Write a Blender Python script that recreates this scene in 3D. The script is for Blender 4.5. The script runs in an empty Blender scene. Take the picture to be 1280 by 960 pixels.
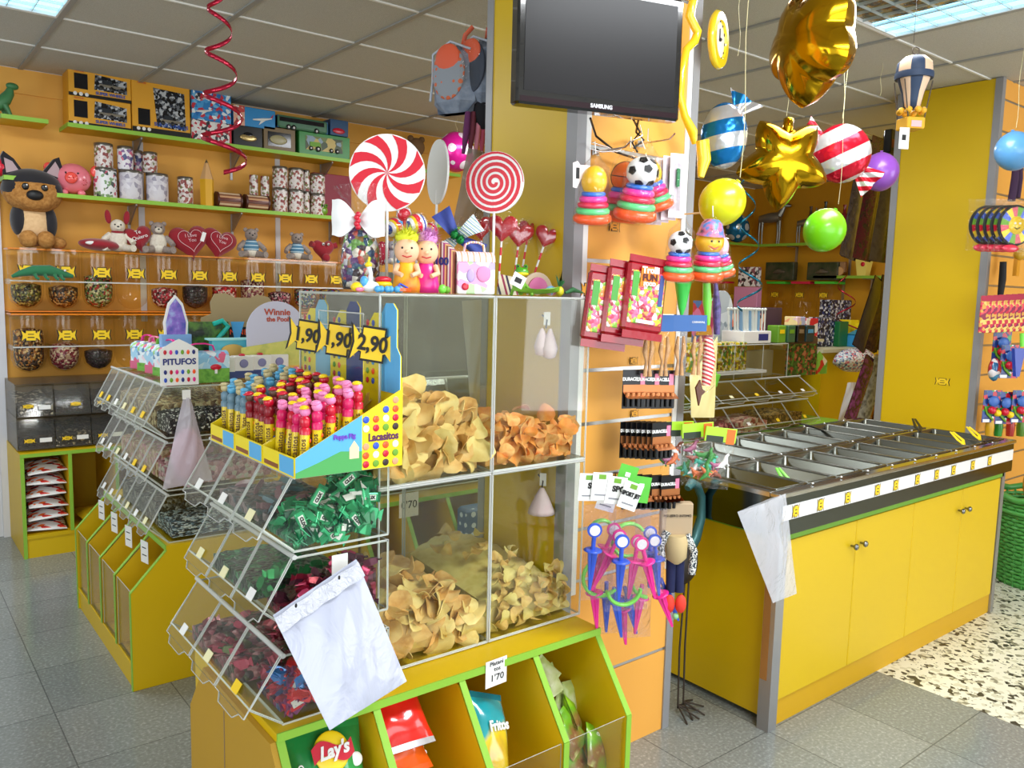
import bpy, math, random
from mathutils import Vector, Matrix, Euler
R = math.radians
PI = math.pi
random.seed(7)
sc = bpy.context.scene
col = sc.collection

# ---------------------------------------------------------------- camera, world, lights, exposure
F_PX, PITCH, ROLL, YAW, CAM_H = 1018.6, 0.11251, 0.024598, 0.67306, 1.55
_cy, _sy, _cp, _sp = math.cos(YAW), math.sin(YAW), math.cos(PITCH), math.sin(PITCH)
FW = Vector((_sy * _cp, _cy * _cp, -_sp))
_r0 = Vector((_cy, -_sy, 0))
_u0 = _r0.cross(FW)
RT = math.cos(ROLL) * _r0 + math.sin(ROLL) * _u0
UP = -math.sin(ROLL) * _r0 + math.cos(ROLL) * _u0
cam_d = bpy.data.cameras.new('camera')
cam = bpy.data.objects.new('camera', cam_d)
col.objects.link(cam)
cam_d.sensor_width = 36
cam_d.lens = F_PX / 1280 * 36
cam_d.clip_start = .02
mw = Matrix((RT, UP, -FW)).transposed().to_4x4()
mw.translation = Vector((0, 0, CAM_H))
cam.matrix_world = mw
sc.camera = cam

sc.view_settings.view_transform = 'Standard'
sc.view_settings.look = 'None'
sc.view_settings.gamma = 1
sc.view_settings.use_curve_mapping = False
sc.view_settings.exposure = 0.12
sc.cycles.transparent_max_bounces = 28
sc.cycles.max_bounces = 7
sc.cycles.diffuse_bounces = 3
sc.cycles.glossy_bounces = 3
sc.cycles.transmission_bounces = 4
sc.cycles.caustics_reflective = False
sc.cycles.caustics_refractive = False
sc.cycles.use_denoising = True
sc.cycles.sample_clamp_indirect = 4

w = bpy.data.worlds.new('world')
sc.world = w
w.use_nodes = True
w.node_tree.nodes['Background'].inputs[0].default_value = (.86, .93, 1, 1)
w.node_tree.nodes['Background'].inputs[1].default_value = 1.2

def area(name, loc, target, sx, sy, power, colr):
    d = bpy.data.lights.new(name, 'AREA')
    d.shape = 'RECTANGLE'
    d.size, d.size_y, d.energy, d.color = sx, sy, power, colr
    o = bpy.data.objects.new(name, d)
    col.objects.link(o)
    o.location = loc
    o.rotation_euler = (Vector(target) - Vector(loc)).to_track_quat('-Z', 'Y').to_euler()
    return o
# daylight through the shop front behind the photographer
area('shop_window_daylight', (.6, -2.35, 1.55), (1.5, 3.0, 1.2), 4.6, 2.2, 88, (.93, .97, 1))
area('shop_door_daylight', (5.9, -2.0, 1.5), (3.8, 2.4, 1.0), 2.2, 2.2, 62, (.93, .97, 1))
area('side_window_daylight', (-2.3, 1.6, 1.6), (1.2, 2.4, 1.0), 2.2, 1.8, 32, (.95, .98, 1))
CEIL = 2.77
# three recessed fluorescent fittings, then two added fill lamps that have no fitting
TROFFERS_AND_FILL = [(.185, 4.12), (3.3, 1.72), (1.9, .5), (5.4, 3.3), (3.3, 4.2), (2.0, 2.9 + .0)]
for k, (tx, ty) in enumerate(TROFFERS_AND_FILL[:5]):
    area('ceiling_fluorescent_and_fill_light', (tx, ty, CEIL - .03), (tx, ty, 0), 1.1, .5, 52 if k == 2 else 27, (.96, .98, 1))  # the unseen third one is raised to brighten the near cabinet

# ---------------------------------------------------------------- materials
def lin(h):
    h = h.lstrip('#')
    out = []
    for i in (0, 2, 4):
        c = int(h[i:i + 2], 16) / 255
        out.append(c / 12.92 if c <= .04045 else ((c + .055) / 1.055) ** 2.4)
    return (*out, 1)
MATS = {}
def base(name):
    m = bpy.data.materials.new(name)
    m.use_nodes = True
    return m, m.node_tree.nodes, m.node_tree.links, m.node_tree.nodes['Principled BSDF']
def mat(name, hexc, rough=.5, metal=0, coat=0, emit=0, bump=0, bscale=60, spec=.5, sheen=0, trans=0, bdist=.004):
    if name in MATS: return MATS[name]
    m, N, L, b = base(name)
    b.inputs['Base Color'].default_value = lin(hexc)
    b.inputs['Roughness'].default_value = rough
    b.inputs['Metallic'].default_value = metal
    b.inputs['Coat Weight'].default_value = coat
    b.inputs['Specular IOR Level'].default_value = spec
    b.inputs['Transmission Weight'].default_value = trans
    if sheen: b.inputs['Sheen Weight'].default_value = sheen
    if emit:
        b.inputs['Emission Color'].default_value = lin(hexc)
        b.inputs['Emission Strength'].default_value = emit
    if bump:
        t = N.new('ShaderNodeTexCoord')
        n = N.new('ShaderNodeTexNoise'); n.inputs['Scale'].default_value = bscale; n.inputs['Detail'].default_value = 4
        bp = N.new('ShaderNodeBump'); bp.inputs['Strength'].default_value = bump; bp.inputs['Distance'].default_value = bdist; n.inputs['Distortion'].default_value = 0 if bdist < .01 else 1.2
        L.new(t.outputs['Object'], n.inputs['Vector']); L.new(n.outputs['Fac'], bp.inputs['Height']); L.new(bp.outputs[0], b.inputs['Normal'])
    MATS[name] = m
    return m
def ramp(N, cols, const=True, pos=None):
    r = N.new('ShaderNodeValToRGB')
    r.color_ramp.interpolation = 'CONSTANT' if const else 'LINEAR'
    n = len(cols)
    while len(r.color_ramp.elements) < n: r.color_ramp.elements.new(.5)
    for i, c in enumerate(cols):
        e = r.color_ramp.elements[i]
        e.position = pos[i] if pos else (i / n if const else i / max(1, n - 1))
        e.color = lin(c)
    return r
def vor(name, cols, scale=60, rough=.45, metal=0, bump=0, coat=0, rnd=1, stretch=(1, 1, 1)):
    """printed or mixed surface: random Voronoi cells in the given colours"""
    if name in MATS: return MATS[name]
    m, N, L, b = base(name)
    t = N.new('ShaderNodeTexCoord'); mp = N.new('ShaderNodeMapping'); mp.inputs['Scale'].default_value = stretch
    v = N.new('ShaderNodeTexVoronoi'); v.inputs['Scale'].default_value = scale; v.inputs['Randomness'].default_value = rnd
    s = N.new('ShaderNodeSeparateColor'); r = ramp(N, cols)
    L.new(t.outputs['Object'], mp.inputs['Vector']); L.new(mp.outputs[0], v.inputs['Vector']); L.new(v.outputs['Color'], s.inputs[0])
    L.new(s.outputs[0], r.inputs[0]); L.new(r.outputs[0], b.inputs['Base Color'])
    b.inputs['Roughness'].default_value = rough; b.inputs['Metallic'].default_value = metal; b.inputs['Coat Weight'].default_value = coat
    if bump:
        bp = N.new('ShaderNodeBump'); bp.inputs['Strength'].default_value = bump; bp.inputs['Distance'].default_value = .01; bp.invert = True
        L.new(v.outputs['Distance'], bp.inputs['Height']); L.new(bp.outputs[0], b.inputs['Normal'])
    MATS[name] = m
    return m
def noisy(name, cols, scale=8, rough=.6, metal=0, detail=5, bump=0, pos=None, stretch=(1, 1, 1), coat=0):
    if name in MATS: return MATS[name]
    m, N, L, b = base(name)
    t = N.new('ShaderNodeTexCoord'); mp = N.new('ShaderNodeMapping'); mp.inputs['Scale'].default_value = stretch
    v = N.new('ShaderNodeTexNoise'); v.inputs['Scale'].default_value = scale; v.inputs['Detail'].default_value = detail
    r = ramp(N, cols, False, pos or [.3 + .4 * i / max(1, len(cols) - 1) for i in range(len(cols))])
    L.new(t.outputs['Object'], mp.inputs['Vector']); L.new(mp.outputs[0], v.inputs['Vector'])
    L.new(v.outputs['Fac'], r.inputs[0]); L.new(r.outputs[0], b.inputs['Base Color'])
    b.inputs['Roughness'].default_value = rough; b.inputs['Metallic'].default_value = metal; b.inputs['Coat Weight'].default_value = coat
    if bump:
        bp = N.new('ShaderNodeBump'); bp.inputs['Strength'].default_value = bump; bp.inputs['Distance'].default_value = .01
        L.new(v.outputs['Fac'], bp.inputs['Height']); L.new(bp.outputs[0], b.inputs['Normal'])
    MATS[name] = m
    return m
def stripes(name, cols, freq, vec=(0, 0, 1), rough=.4, metal=0, coat=0, bend=0, bump=0):
    """bands across the object along vec"""
    if name in MATS: return MATS[name]
    m, N, L, b = base(name)
    t = N.new('ShaderNodeTexCoord'); d = N.new('ShaderNodeVectorMath'); d.operation = 'DOT_PRODUCT'
    d.inputs[1].default_value = vec
    mu = N.new('ShaderNodeMath'); mu.operation = 'MULTIPLY_ADD'; mu.inputs[1].default_value = freq; mu.inputs[2].default_value = 50
    fr = N.new('ShaderNodeMath'); fr.operation = 'FRACT'; r = ramp(N, cols)
    L.new(t.outputs['Object'], d.inputs[0])
    L.new(d.outputs['Value'], mu.inputs[0]); L.new(mu.outputs[0], fr.inputs[0]); L.new(fr.outputs[0], r.inputs[0]); L.new(r.outputs[0], b.inputs['Base Color'])
    b.inputs['Roughness'].default_value = rough; b.inputs['Metallic'].default_value = metal; b.inputs['Coat Weight'].default_value = coat
    if bump:
        n = N.new('ShaderNodeTexNoise'); n.inputs['Scale'].default_value = 14
        bp = N.new('ShaderNodeBump'); bp.inputs['Strength'].default_value = bump; bp.inputs['Distance'].default_value = .02
        L.new(t.outputs['Object'], n.inputs['Vector']); L.new(n.outputs['Fac'], bp.inputs['Height']); L.new(bp.outputs[0], b.inputs['Normal'])
    MATS[name] = m
    return m
def dots(name, bg, dot, scale, rad=.3, rough=.3, metal=0):
    if name in MATS: return MATS[name]
    m, N, L, b = base(name)
    t = N.new('ShaderNodeTexCoord'); v = N.new('ShaderNodeTexVoronoi'); v.inputs['Scale'].default_value = scale; v.inputs['Randomness'].default_value = .25
    r = ramp(N, [dot, bg], True, [0, rad])
    L.new(t.outputs['Object'], v.inputs['Vector']); L.new(v.outputs['Distance'], r.inputs[0]); L.new(r.outputs[0], b.inputs['Base Color'])
    b.inputs['Roughness'].default_value = rough; b.inputs['Metallic'].default_value = metal
    MATS[name] = m
    return m
def clear(name, tint='#F4F6F2', gloss=1.0, ior=1.45, rough=.03, milk=0.0, milkcol='#FFFFFF', wrinkle=0):
    """clear plastic: see-through with a Fresnel reflection, optionally a little milky"""
    if name in MATS: return MATS[name]
    m, N, L, b = base(name)
    N.remove(b)
    out = N['Material Output']
    tr = N.new('ShaderNodeBsdfTransparent'); tr.inputs[0].default_value = lin(tint)
    gl = N.new('ShaderNodeBsdfGlossy'); gl.inputs['Roughness'].default_value = rough
    lw = N.new('ShaderNodeLayerWeight'); lw.inputs['Blend'].default_value = .5
    pw = N.new('ShaderNodeMath'); pw.operation = 'POWER'; pw.inputs[1].default_value = 4.0
    ma = N.new('ShaderNodeMath'); ma.operation = 'MULTIPLY_ADD'; ma.use_clamp = True
    ma.inputs[1].default_value = .45; ma.inputs[2].default_value = .022 * gloss
    mx = N.new('ShaderNodeMixShader')
    src = tr
    if milk:
        df = N.new('ShaderNodeBsdfDiffuse'); df.inputs[0].default_value = lin(milkcol)
        m2 = N.new('ShaderNodeMixShader'); m2.inputs[0].default_value = milk
        L.new(tr.outputs[0], m2.inputs[1]); L.new(df.outputs[0], m2.inputs[2]); src = m2
    L.new(lw.outputs['Facing'], pw.inputs[0]); L.new(pw.outputs[0], ma.inputs[0])
    L.new(ma.outputs[0], mx.inputs[0]); L.new(src.outputs[0], mx.inputs[1]); L.new(gl.outputs[0], mx.inputs[2])
    if wrinkle:
        t = N.new('ShaderNodeTexCoord'); n = N.new('ShaderNodeTexNoise'); n.inputs['Scale'].default_value = wrinkle; n.inputs['Detail'].default_value = 3
        n.inputs['Distortion'].default_value = 1.5
        bp = N.new('ShaderNodeBump'); bp.inputs['Strength'].default_value = .9; bp.inputs['Distance'].default_value = .02
        L.new(t.outputs['Object'], n.inputs['Vector']); L.new(n.outputs['Fac'], bp.inputs['Height'])
        L.new(bp.outputs[0], gl.inputs['Normal']); L.new(bp.outputs[0], lw.inputs['Normal'])
    L.new(mx.outputs[0], out.inputs[0])
    MATS[name] = m
    return m

YEL = mat('yellow_laminate', '#D9B400', .42, bump=.03, bscale=180)
YEL2 = mat('yellow_laminate_inner', '#E0B400', .5)
OCH = mat('ochre_panel', '#B98E20', .6)
ORA = mat('orange_slatwall', '#F0AC4A', .5, bump=.02)
GRN = mat('lime_edge_band', '#8DBF3A', .45)
GRND = mat('green_edge_dark', '#6FA52B', .5)
ALU = mat('brushed_aluminium', '#A6A6A8', .38, metal=.8)
STRIP = mat('grey_corner_strip', '#98989A', .45, metal=.3)
WHT = mat('white_plastic', '#EEEDEA', .35)
WALLO = noisy('orange_wall_paint', ['#E2A23C', '#E8AD4A'], 2.0, .6)
STEEL = mat('stainless_steel', '#C8CAC8', .16, metal=1)
STEELB = mat('brushed_steel', '#74766F', .27, metal=1)
CHR = mat('chrome', '#D8D8D8', .08, metal=1)
BLK = mat('black_plastic', '#0B0B0D', .3)
BLKM = mat('black_matte', '#121214', .7)
RED = mat('red_plastic', '#CC0E30', .3, coat=.3)
CRIM = mat('crimson_plush', '#960A20', .85, sheen=.4, bump=.2, bscale=200)
PINK = mat('pink_plastic', '#F07FA0', .3, coat=.4)
MAG = mat('magenta_plastic', '#E8268F', .3, coat=.2)
BLU = mat('blue_plastic', '#2F55C8', .3, coat=.2)
SKY = mat('sky_blue', '#4FA6E0', .35)
LIME = mat('lime_plastic', '#7BE04A', .3, coat=.2)
ORNG = mat('orange_plastic', '#FF5A1F', .28, coat=.3)
YLW = mat('yellow_plastic', '#F6D21A', .35)
TAGY = mat('yellow_tag_card', '#F7CE1C', .55)
PAPER = mat('white_paper', '#F1F0EC', .6)
INK = mat('black_ink', '#14110F', .6)
SKIN = mat('doll_skin', '#F2C29A', .5)
BRN = mat('brown_card', '#8A7558', .8)
ACR = clear('clear_acrylic', '#FCFDFA', 1.4, 1.4, .02)
ACRE = mat('acrylic_edge', '#C9CEC4', .2, coat=.6)
ACRW = clear('acrylic_edge_clear', '#F0F4EC', 1.8, 1.5, .05, .42, '#FFFFFF')
SMOKE = clear('smoky_acrylic', '#E6E2D8', 1.3, 1.45, .06, .03)
CELLO = clear('cellophane', '#FEFEFE', 1.2, 1.6, .05, .0, wrinkle=22)
POLY = clear('poly_bag', '#F8F8FA', 1.5, 1.5, .14, .34, '#EEF0F6', wrinkle=14)
POLYM = clear('milky_poly_bag', '#EEF0F2', 1.4, 1.5, .18, .8, '#DEE2EE', wrinkle=10)

# ---------------------------------------------------------------- mesh helpers
class MB:
    def __init__(s): s.v = []; s.f = []; s.m = []; s.s = []; s.mats = []
    def slot(s, m):
        if m not in s.mats: s.mats.append(m)
        return s.mats.index(m)
    def add(s, vs, fs, m, smooth=False, M=None):
        o = len(s.v); k = s.slot(m)
        s.v += [tuple(M @ Vector(p)) if M is not None else tuple(p) for p in vs]
        for f in fs:
            s.f.append([o + i for i in f]); s.m.append(k); s.s.append(smooth)
        return s
    def box(s, x0, y0, z0, x1, y1, z1, m, bev=0, M=None):
        if x0 > x1: x0, x1 = x1, x0
        if y0 > y1: y0, y1 = y1, y0
        if z0 > z1: z0, z1 = z1, z0
        if bev <= 0:
            vs = [(x, y, z) for z in (z0, z1) for x, y in ((x0, y0), (x1, y0), (x1, y1), (x0, y1))]
            return s.add(vs, [(3, 2, 1, 0), (4, 5, 6, 7), (0, 1, 5, 4), (1, 2, 6, 5), (2, 3, 7, 6), (3, 0, 4, 7)], m, M=M)
        b = min(bev, (x1 - x0) * .45, (y1 - y0) * .45, (z1 - z0) * .45)
        vs = []
        def ring(z, i):
            return [(x0 + b + i, y0 + i, z), (x1 - b - i, y0 + i, z), (x1 - i, y0 + b + i, z), (x1 - i, y1 - b - i, z),
                    (x1 - b - i, y1 - i, z), (x0 + b + i, y1 - i, z), (x0 + i, y1 - b - i, z), (x0 + i, y0 + b + i, z)]
        for z, i in ((z0, b * .7), (z0 + b, 0), (z1 - b, 0), (z1, b * .7)): vs += ring(z, i)
        fs = [tuple(range(7, -1, -1)), tuple(range(24, 32))]
        for r in range(3):
            for k in range(8):
                fs.append((r * 8 + k, r * 8 + (k + 1) % 8, r * 8 + 8 + (k + 1) % 8, r * 8 + 8 + k))
        return s.add(vs, fs, m, M=M)
    def prism(s, poly, a, b, m, axis='y', M=None, edge=None, smooth=False):
        """poly in the two other axes (x,z for y; y,z for x; x,y for z)"""
        n = len(poly)
        def P(p, t):
            return (p[0], t, p[1]) if axis == 'y' else ((t, p[0], p[1]) if axis == 'x' else (p[0], p[1], t))
        vs = [P(p, a) for p in poly] + [P(p, b) for p in poly]
        fs = [tuple(range(n)), tuple(range(2 * n - 1, n - 1, -1))]
        sd = [((i + 1) % n, i, n + i, n + (i + 1) % n) for i in range(n)]
        if edge is None: s.add(vs, fs + sd, m, M=M)
        else: s.add(vs, fs, m, M=M); s.add(vs, sd, edge, smooth, M=M)
        return s
    def tube(s, pts, r, m, n=8, M=None, caps=True, flat=1):
        pts = [Vector(p) for p in pts]; vs = []; fs = []
        rr = r if isinstance(r, (list, tuple)) else [r] * len(pts)
        ref = Vector((0, 0, 1))
        for i, p in enumerate(pts):
            t = (pts[min(i + 1, len(pts) - 1)] - pts[max(i - 1, 0)]).normalized()
            if abs(t.dot(ref)) > .95: ref = Vector((1, 0, 0)) if abs(t.x) < .9 else Vector((0, 1, 0))
            a = t.cross(ref).normalized(); b = a.cross(t).normalized(); ref = b
            for k in range(n):
                an = 2 * PI * k / n
                vs.append(p + (a * math.cos(an) + b * math.sin(an) * flat) * rr[i])
        for i in range(len(pts) - 1):
            for k in range(n):
                fs.append((i * n + k, i * n + (k + 1) % n, (i + 1) * n + (k + 1) % n, (i + 1) * n + k))
        s.add(vs, fs, m, True, M)
        if caps: s.add([vs[k] for k in range(n)], [tuple(range(n - 1, -1, -1))], m, M=M); s.add(vs[-n:], [tuple(range(n))], m, M=M)
        return s
    def lathe(s, prof, m, c=(0, 0, 0), n=20, M=None, smooth=True, sx=1, sy=1, caps=True):
        vs = []; fs = []
        for r, z in prof:
            for k in range(n):
                a = 2 * PI * k / n
                vs.append((c[0] + r * math.cos(a) * sx, c[1] + r * math.sin(a) * sy, c[2] + z))
        for i in range(len(prof) - 1):
            for k in range(n): fs.append((i * n + k, i * n + (k + 1) % n, (i + 1) * n + (k + 1) % n, (i + 1) * n + k))
        k0 = len(s.s); s.add(vs, fs, m, smooth, M)
        for i in range(len(prof) - 1):
            if prof[i][1] == prof[i + 1][1]: s.s[k0 + i * n:k0 + (i + 1) * n] = [False] * n
        if caps and prof[0][0] > 1e-5: s.add(vs[:n], [tuple(range(n - 1, -1, -1))], m, M=M)
        if caps and prof[-1][0] > 1e-5: s.add(vs[-n:], [tuple(range(n))], m, M=M)
        return s
    def ball(s, c, r, m, n=16, M=None, jit=0):
        r = (r, r, r) if isinstance(r, (int, float)) else r
        h = max(6, n // 2 + 2); vs = []; fs = []
        for i in range(h + 1):
            t = PI * i / h
            for k in range(n):
                a = 2 * PI * k / n; j = 1 + random.uniform(-jit, jit)
                vs.append((c[0] + r[0] * math.sin(t) * math.cos(a) * j, c[1] + r[1] * math.sin(t) * math.sin(a) * j, c[2] - r[2] * math.cos(t) * j))
        for i in range(h):
            for k in range(n): fs.append((i * n + k, i * n + (k + 1) % n, (i + 1) * n + (k + 1) % n, (i + 1) * n + k))
        return s.add(vs, fs, m, True, M)
    def grid(s, fn, nu, nv, m, M=None, smooth=True):
        vs = [fn(u / nu, v / nv) for v in range(nv + 1) for u in range(nu + 1)]
        fs = [(v * (nu + 1) + u, v * (nu + 1) + u + 1, (v + 1) * (nu + 1) + u + 1, (v + 1) * (nu + 1) + u) for v in range(nv) for u in range(nu)]
        return s.add(vs, fs, m, smooth, M)
    def shell(s, fn, nu, nv, m, th=.001, M=None, off=None):
        """a sheet with real thickness: fn plus an offset copy"""
        off = Vector(off) if off is not None else Vector((0, th, 0))
        s.grid(fn, nu, nv, m, M); s.grid(lambda u, v: Vector(fn(1 - u, v)) + off, nu, nv, m, M)
        rim = []
        for i in range(nu): rim.append(((i) / nu, 0, (i + 1) / nu, 0))
        for i in range(nu): rim.append(((i + 1) / nu, 1, i / nu, 1))
        for i in range(nv): rim.append((1, i / nv, 1, (i + 1) / nv))
        for i in range(nv): rim.append((0, (i + 1) / nv, 0, i / nv))
        for a, b, c, d in rim:
            p, q = Vector(fn(a, b)), Vector(fn(c, d))
            s.add([p, p + off, q + off, q], [(0, 1, 2, 3)], m, True, M)
        return s
    def plate(s, q, t, m, edge=None, M=None):
        """flat quad given by four corners, thickness t on its back; narrow sides in the edge material"""
        q = [Vector(p) for p in q]
        n = (q[1] - q[0]).cross(q[3] - q[0]).normalized() * t
        vs = q + [p - n for p in q]
        s.add(vs, [(0, 1, 2, 3), (7, 6, 5, 4)], m, M=M)
        s.add(vs, [((i + 1) % 4, i, 4 + i, 4 + (i + 1) % 4) for i in range(4)], edge or m, M=M)
        return s
    def build(s, name, parent=None, loc=None, rot=None, label=None):
        me = bpy.data.meshes.new(name)
        me.from_pydata(s.v, [], s.f)
        for m in s.mats: me.materials.append(m)
        me.polygons.foreach_set('material_index', s.m)
        me.polygons.foreach_set('use_smooth', s.s)
        me.update()
        o = bpy.data.objects.new(name, me)
        col.objects.link(o)
        if parent is not None: o.parent = parent
        if loc is not None: o.location = loc
        if rot is not None: o.rotation_euler = rot
        if label: o['label'] = label
        return o
def tag(o, label, cat, group=None, kind=None):
    o['label'] = label; o['category'] = cat
    if group: o['group'] = group
    if kind: o['kind'] = kind
    return o
def thing(name, label, cat, loc=(0, 0, 0), rz=0, group=None, rot=None):
    o = bpy.data.objects.new(name, None)
    o.empty_display_size = .02
    col.objects.link(o)
    o.location = loc
    o.rotation_euler = rot if rot is not None else (0, 0, rz)
    return tag(o, label, cat, group)
def struct(name, mb, **k):
    o = mb.build(name, **k); o['kind'] = 'structure'
    return o
def solo(name, mb, label, cat, loc=(0, 0, 0), rz=0, group=None, rot=None, kind=None):
    return tag(mb.build(name, loc=loc, rot=rot if rot is not None else (0, 0, rz)), label, cat, group, kind)
def copy_tree(o, parent=None):
    c = o.copy(); col.objects.link(c)
    if parent is not None: c.parent = parent
    for ch in [x for x in KIDS.get(o.name, ())]: copy_tree(ch, c)
    return c
KIDS = {}
def learn(o):
    KIDS[o.name] = list(o.children)
    for c in o.children: learn(c)
def dup(o, label, loc=None, rz=None, rot=None, group=None, scale=None):
    if o.name not in KIDS: learn(o)
    c = copy_tree(o)
    if label: c['label'] = label
    if loc is not None: c.location = loc
    if rz is not None: c.rotation_euler = (0, 0, rz)
    if rot is not None: c.rotation_euler = rot
    if group: c['group'] = group
    if scale: c.scale = (scale,) * 3 if isinstance(scale, (int, float)) else scale
    return c
FACE_Y = (PI / 2, 0, 0)            # text that faces -Y
def txt(s, size, m, parent, loc, rot=FACE_Y, name='lettering', shear=0, bold=0, sx=1):
    cu = bpy.data.curves.new('t', 'FONT')
    cu.body = s; cu.size = size; cu.align_x = 'CENTER'; cu.align_y = 'CENTER'; cu.extrude = .0006; cu.shear = shear; cu.offset = bold; cu.resolution_u = 3
    t = bpy.data.objects.new('t', cu); col.objects.link(t)
    me = bpy.data.meshes.new_from_object(t)
    bpy.data.objects.remove(t); bpy.data.curves.remove(cu)
    me.materials.clear(); me.materials.append(m); me.name = name
    for v in me.vertices: v.co.x *= sx
    o = bpy.data.objects.new(name, me); col.objects.link(o)
    o.parent = parent; o.location = loc; o.rotation_euler = rot
    return o
def at(px, py, ax, val):
    """the point of the room seen at photo pixel (px, py) on the plane x|y|z = val"""
    d = FW * F_PX + RT * (px - 640) - UP * (py - 480)
    k = 'xyz'.index(ax); o = Vector((0, 0, CAM_H))
    return o + d * ((val - o[k]) / d[k])
def T(x=0, y=0, z=0, rx=0, ry=0, rz=0, s=1):
    m = Matrix.Translation((x, y, z)) @ Euler((rx, ry, rz)).to_matrix().to_4x4()
    return m @ (Matrix.Diagonal((s, s, s, 1)) if isinstance(s, (int, float)) else Matrix.Diagonal((*s, 1)))
def circ(r, n=24, c=(0, 0), ry=None, a0=0, a1=2 * PI):
    ry = r if ry is None else ry
    full = abs(a1 - a0 - 2 * PI) < 1e-6
    return [(c[0] + r * math.cos(a0 + (a1 - a0) * k / (n if full else n - 1)), c[1] + ry * math.sin(a0 + (a1 - a0) * k / (n if full else n - 1))) for k in range(n)]
CAMYAW = -.67   # turned so the front looks towards the aisle

# ---------------------------------------------------------------- room
WY, WX = 5.67, 7.95
def floor_mat():
    m, N, L, b = base('grey_floor_tiles')
    t = N.new('ShaderNodeTexCoord'); mp = N.new('ShaderNodeMapping')
    mp.inputs['Location'].default_value = (-.066, -.375, 0)
    br = N.new('ShaderNodeTexBrick'); br.offset = 0; br.squash = 1
    br.inputs['Scale'].default_value = 1; br.inputs['Brick Width'].default_value = .402; br.inputs['Row Height'].default_value = .402
    br.inputs['Mortar Size'].default_value = .0025; br.inputs['Mortar Smooth'].default_value = .3
    br.inputs['Color1'].default_value = lin('#A2A8A4'); br.inputs['Color2'].default_value = lin('#949B98'); br.inputs['Mortar'].default_value = lin('#6E7472')
    n = N.new('ShaderNodeTexNoise'); n.inputs['Scale'].default_value = 90; n.inputs['Detail'].default_value = 3
    r = ramp(N, ['#6A6A6A', '#8E8E8E', '#D0D0D0'], False, [.3, .55, .75])
    n2 = N.new('ShaderNodeTexNoise'); n2.inputs['Scale'].default_value = 3.5; n2.inputs['Detail'].default_value = 4
    mx = N.new('ShaderNodeMix'); mx.data_type = 'RGBA'; mx.blend_type = 'OVERLAY'; mx.inputs[0].default_value = .6
    rr = ramp(N, ['#5A5A5A', '#7A7A7A'], False, [.35, .65])
    L.new(t.outputs['Object'], mp.inputs[0]); L.new(mp.outputs[0], br.inputs['Vector']); L.new(t.outputs['Object'], n.inputs['Vector']); L.new(t.outputs['Object'], n2.inputs['Vector'])
    L.new(n.outputs['Fac'], r.inputs[0]); L.new(br.outputs['Color'], mx.inputs[6]); L.new(r.outputs[0], mx.inputs[7])
    L.new(mx.outputs[2], b.inputs['Base Color']); L.new(n2.outputs['Fac'], rr.inputs[0]); L.new(rr.outputs[0], b.inputs['Roughness'])
    return m
def terrazzo_mat():
    m, N, L, b = base('white_terrazzo')
    t = N.new('ShaderNodeTexCoord')
    v = N.new('ShaderNodeTexVoronoi'); v.inputs['Scale'].default_value = 52
    s = N.new('ShaderNodeSeparateColor'); r = ramp(N, ['#3E3D36', '#8C8A76', '#CFCDB6', '#E4E3D0'], True, [0, .12, .2, .38])
    v2 = N.new('ShaderNodeTexVoronoi'); v2.inputs['Scale'].default_value = 44; r2 = ramp(N, ['#4A4A42', '#FFFFFF'], True, [0, .17])
    mx = N.new('ShaderNodeMix'); mx.data_type = 'RGBA'; mx.blend_type = 'MULTIPLY'; mx.inputs[0].default_value = .8
    L.new(t.outputs['Object'], v.inputs['Vector']); L.new(t.outputs['Object'], v2.inputs['Vector'])
    L.new(v.outputs['Color'], s.inputs[0]); L.new(s.outputs[0], r.inputs[0]); L.new(v2.outputs['Distance'], r2.inputs[0])
    L.new(r.outputs[0], mx.inputs[6]); L.new(r2.outputs[0], mx.inputs[7]); L.new(mx.outputs[2], b.inputs['Base Color'])
    b.inputs['Roughness'].default_value = .35
    return m
fm = floor_mat()
struct('floor', MB().box(-2.6, -2.6, -.1, 3.27, WY + .1, 0, fm))
struct('floor_terrazzo', MB().box(3.27, -2.6, -.1, WX + .1, WY + .1, 0, terrazzo_mat()))
CT = noisy('ceiling_tile', ['#B6B3A8', '#CECBC2'], 240, .9, bump=.25)
GRID = mat('ceiling_grid_grey', '#9B9C99', .5)
GRIDW = mat('ceiling_grid_white', '#E6E5E0', .5)
gx0, gy0, gs = .79, 5.06, .609
holes = []
def tile_at(x, y): return (math.floor((x - gx0) / gs), math.floor((y - gy0) / gs))
cm = MB()
TR = []
ti = {(-2, -2), (-1, -2), (3, -6), (4, -6), (1, -8), (2, -8)}
for i in range(-6, 13):
    for j in range(-13, 2):
        x0, y0 = gx0 + i * gs, gy0 + j * gs
        x1, y1 = min(x0 + gs, WX + .05), min(y0 + gs, WY + .05)
        if x1 <= x0 or y1 <= y0 or (i, j) in ti: continue
        cm.box(x0, y0, CEIL + .004, x1, y1, CEIL + .02, CT)
cl = struct('ceiling', cm)
for i in range(-6, 13):
    struct('trim_1', MB().box(gx0 + i * gs - .012, -2.6, CEIL - .004, gx0 + i * gs + .012, WY, CEIL + .012, GRID)).name = 'ceiling_grid_bar'
for j in range(-13, 2):
    struct('trim_1', MB().box(-2.6, gy0 + j * gs - .006, CEIL - .003, WX, gy0 + j * gs + .006, CEIL + .012, GRIDW)).name = 'ceiling_grid_bar'
struct('ceiling_slab', MB().box(-2.7, -2.7, CEIL + .18, WX + .1, WY + .1, CEIL + .25, BLKM))
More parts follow.
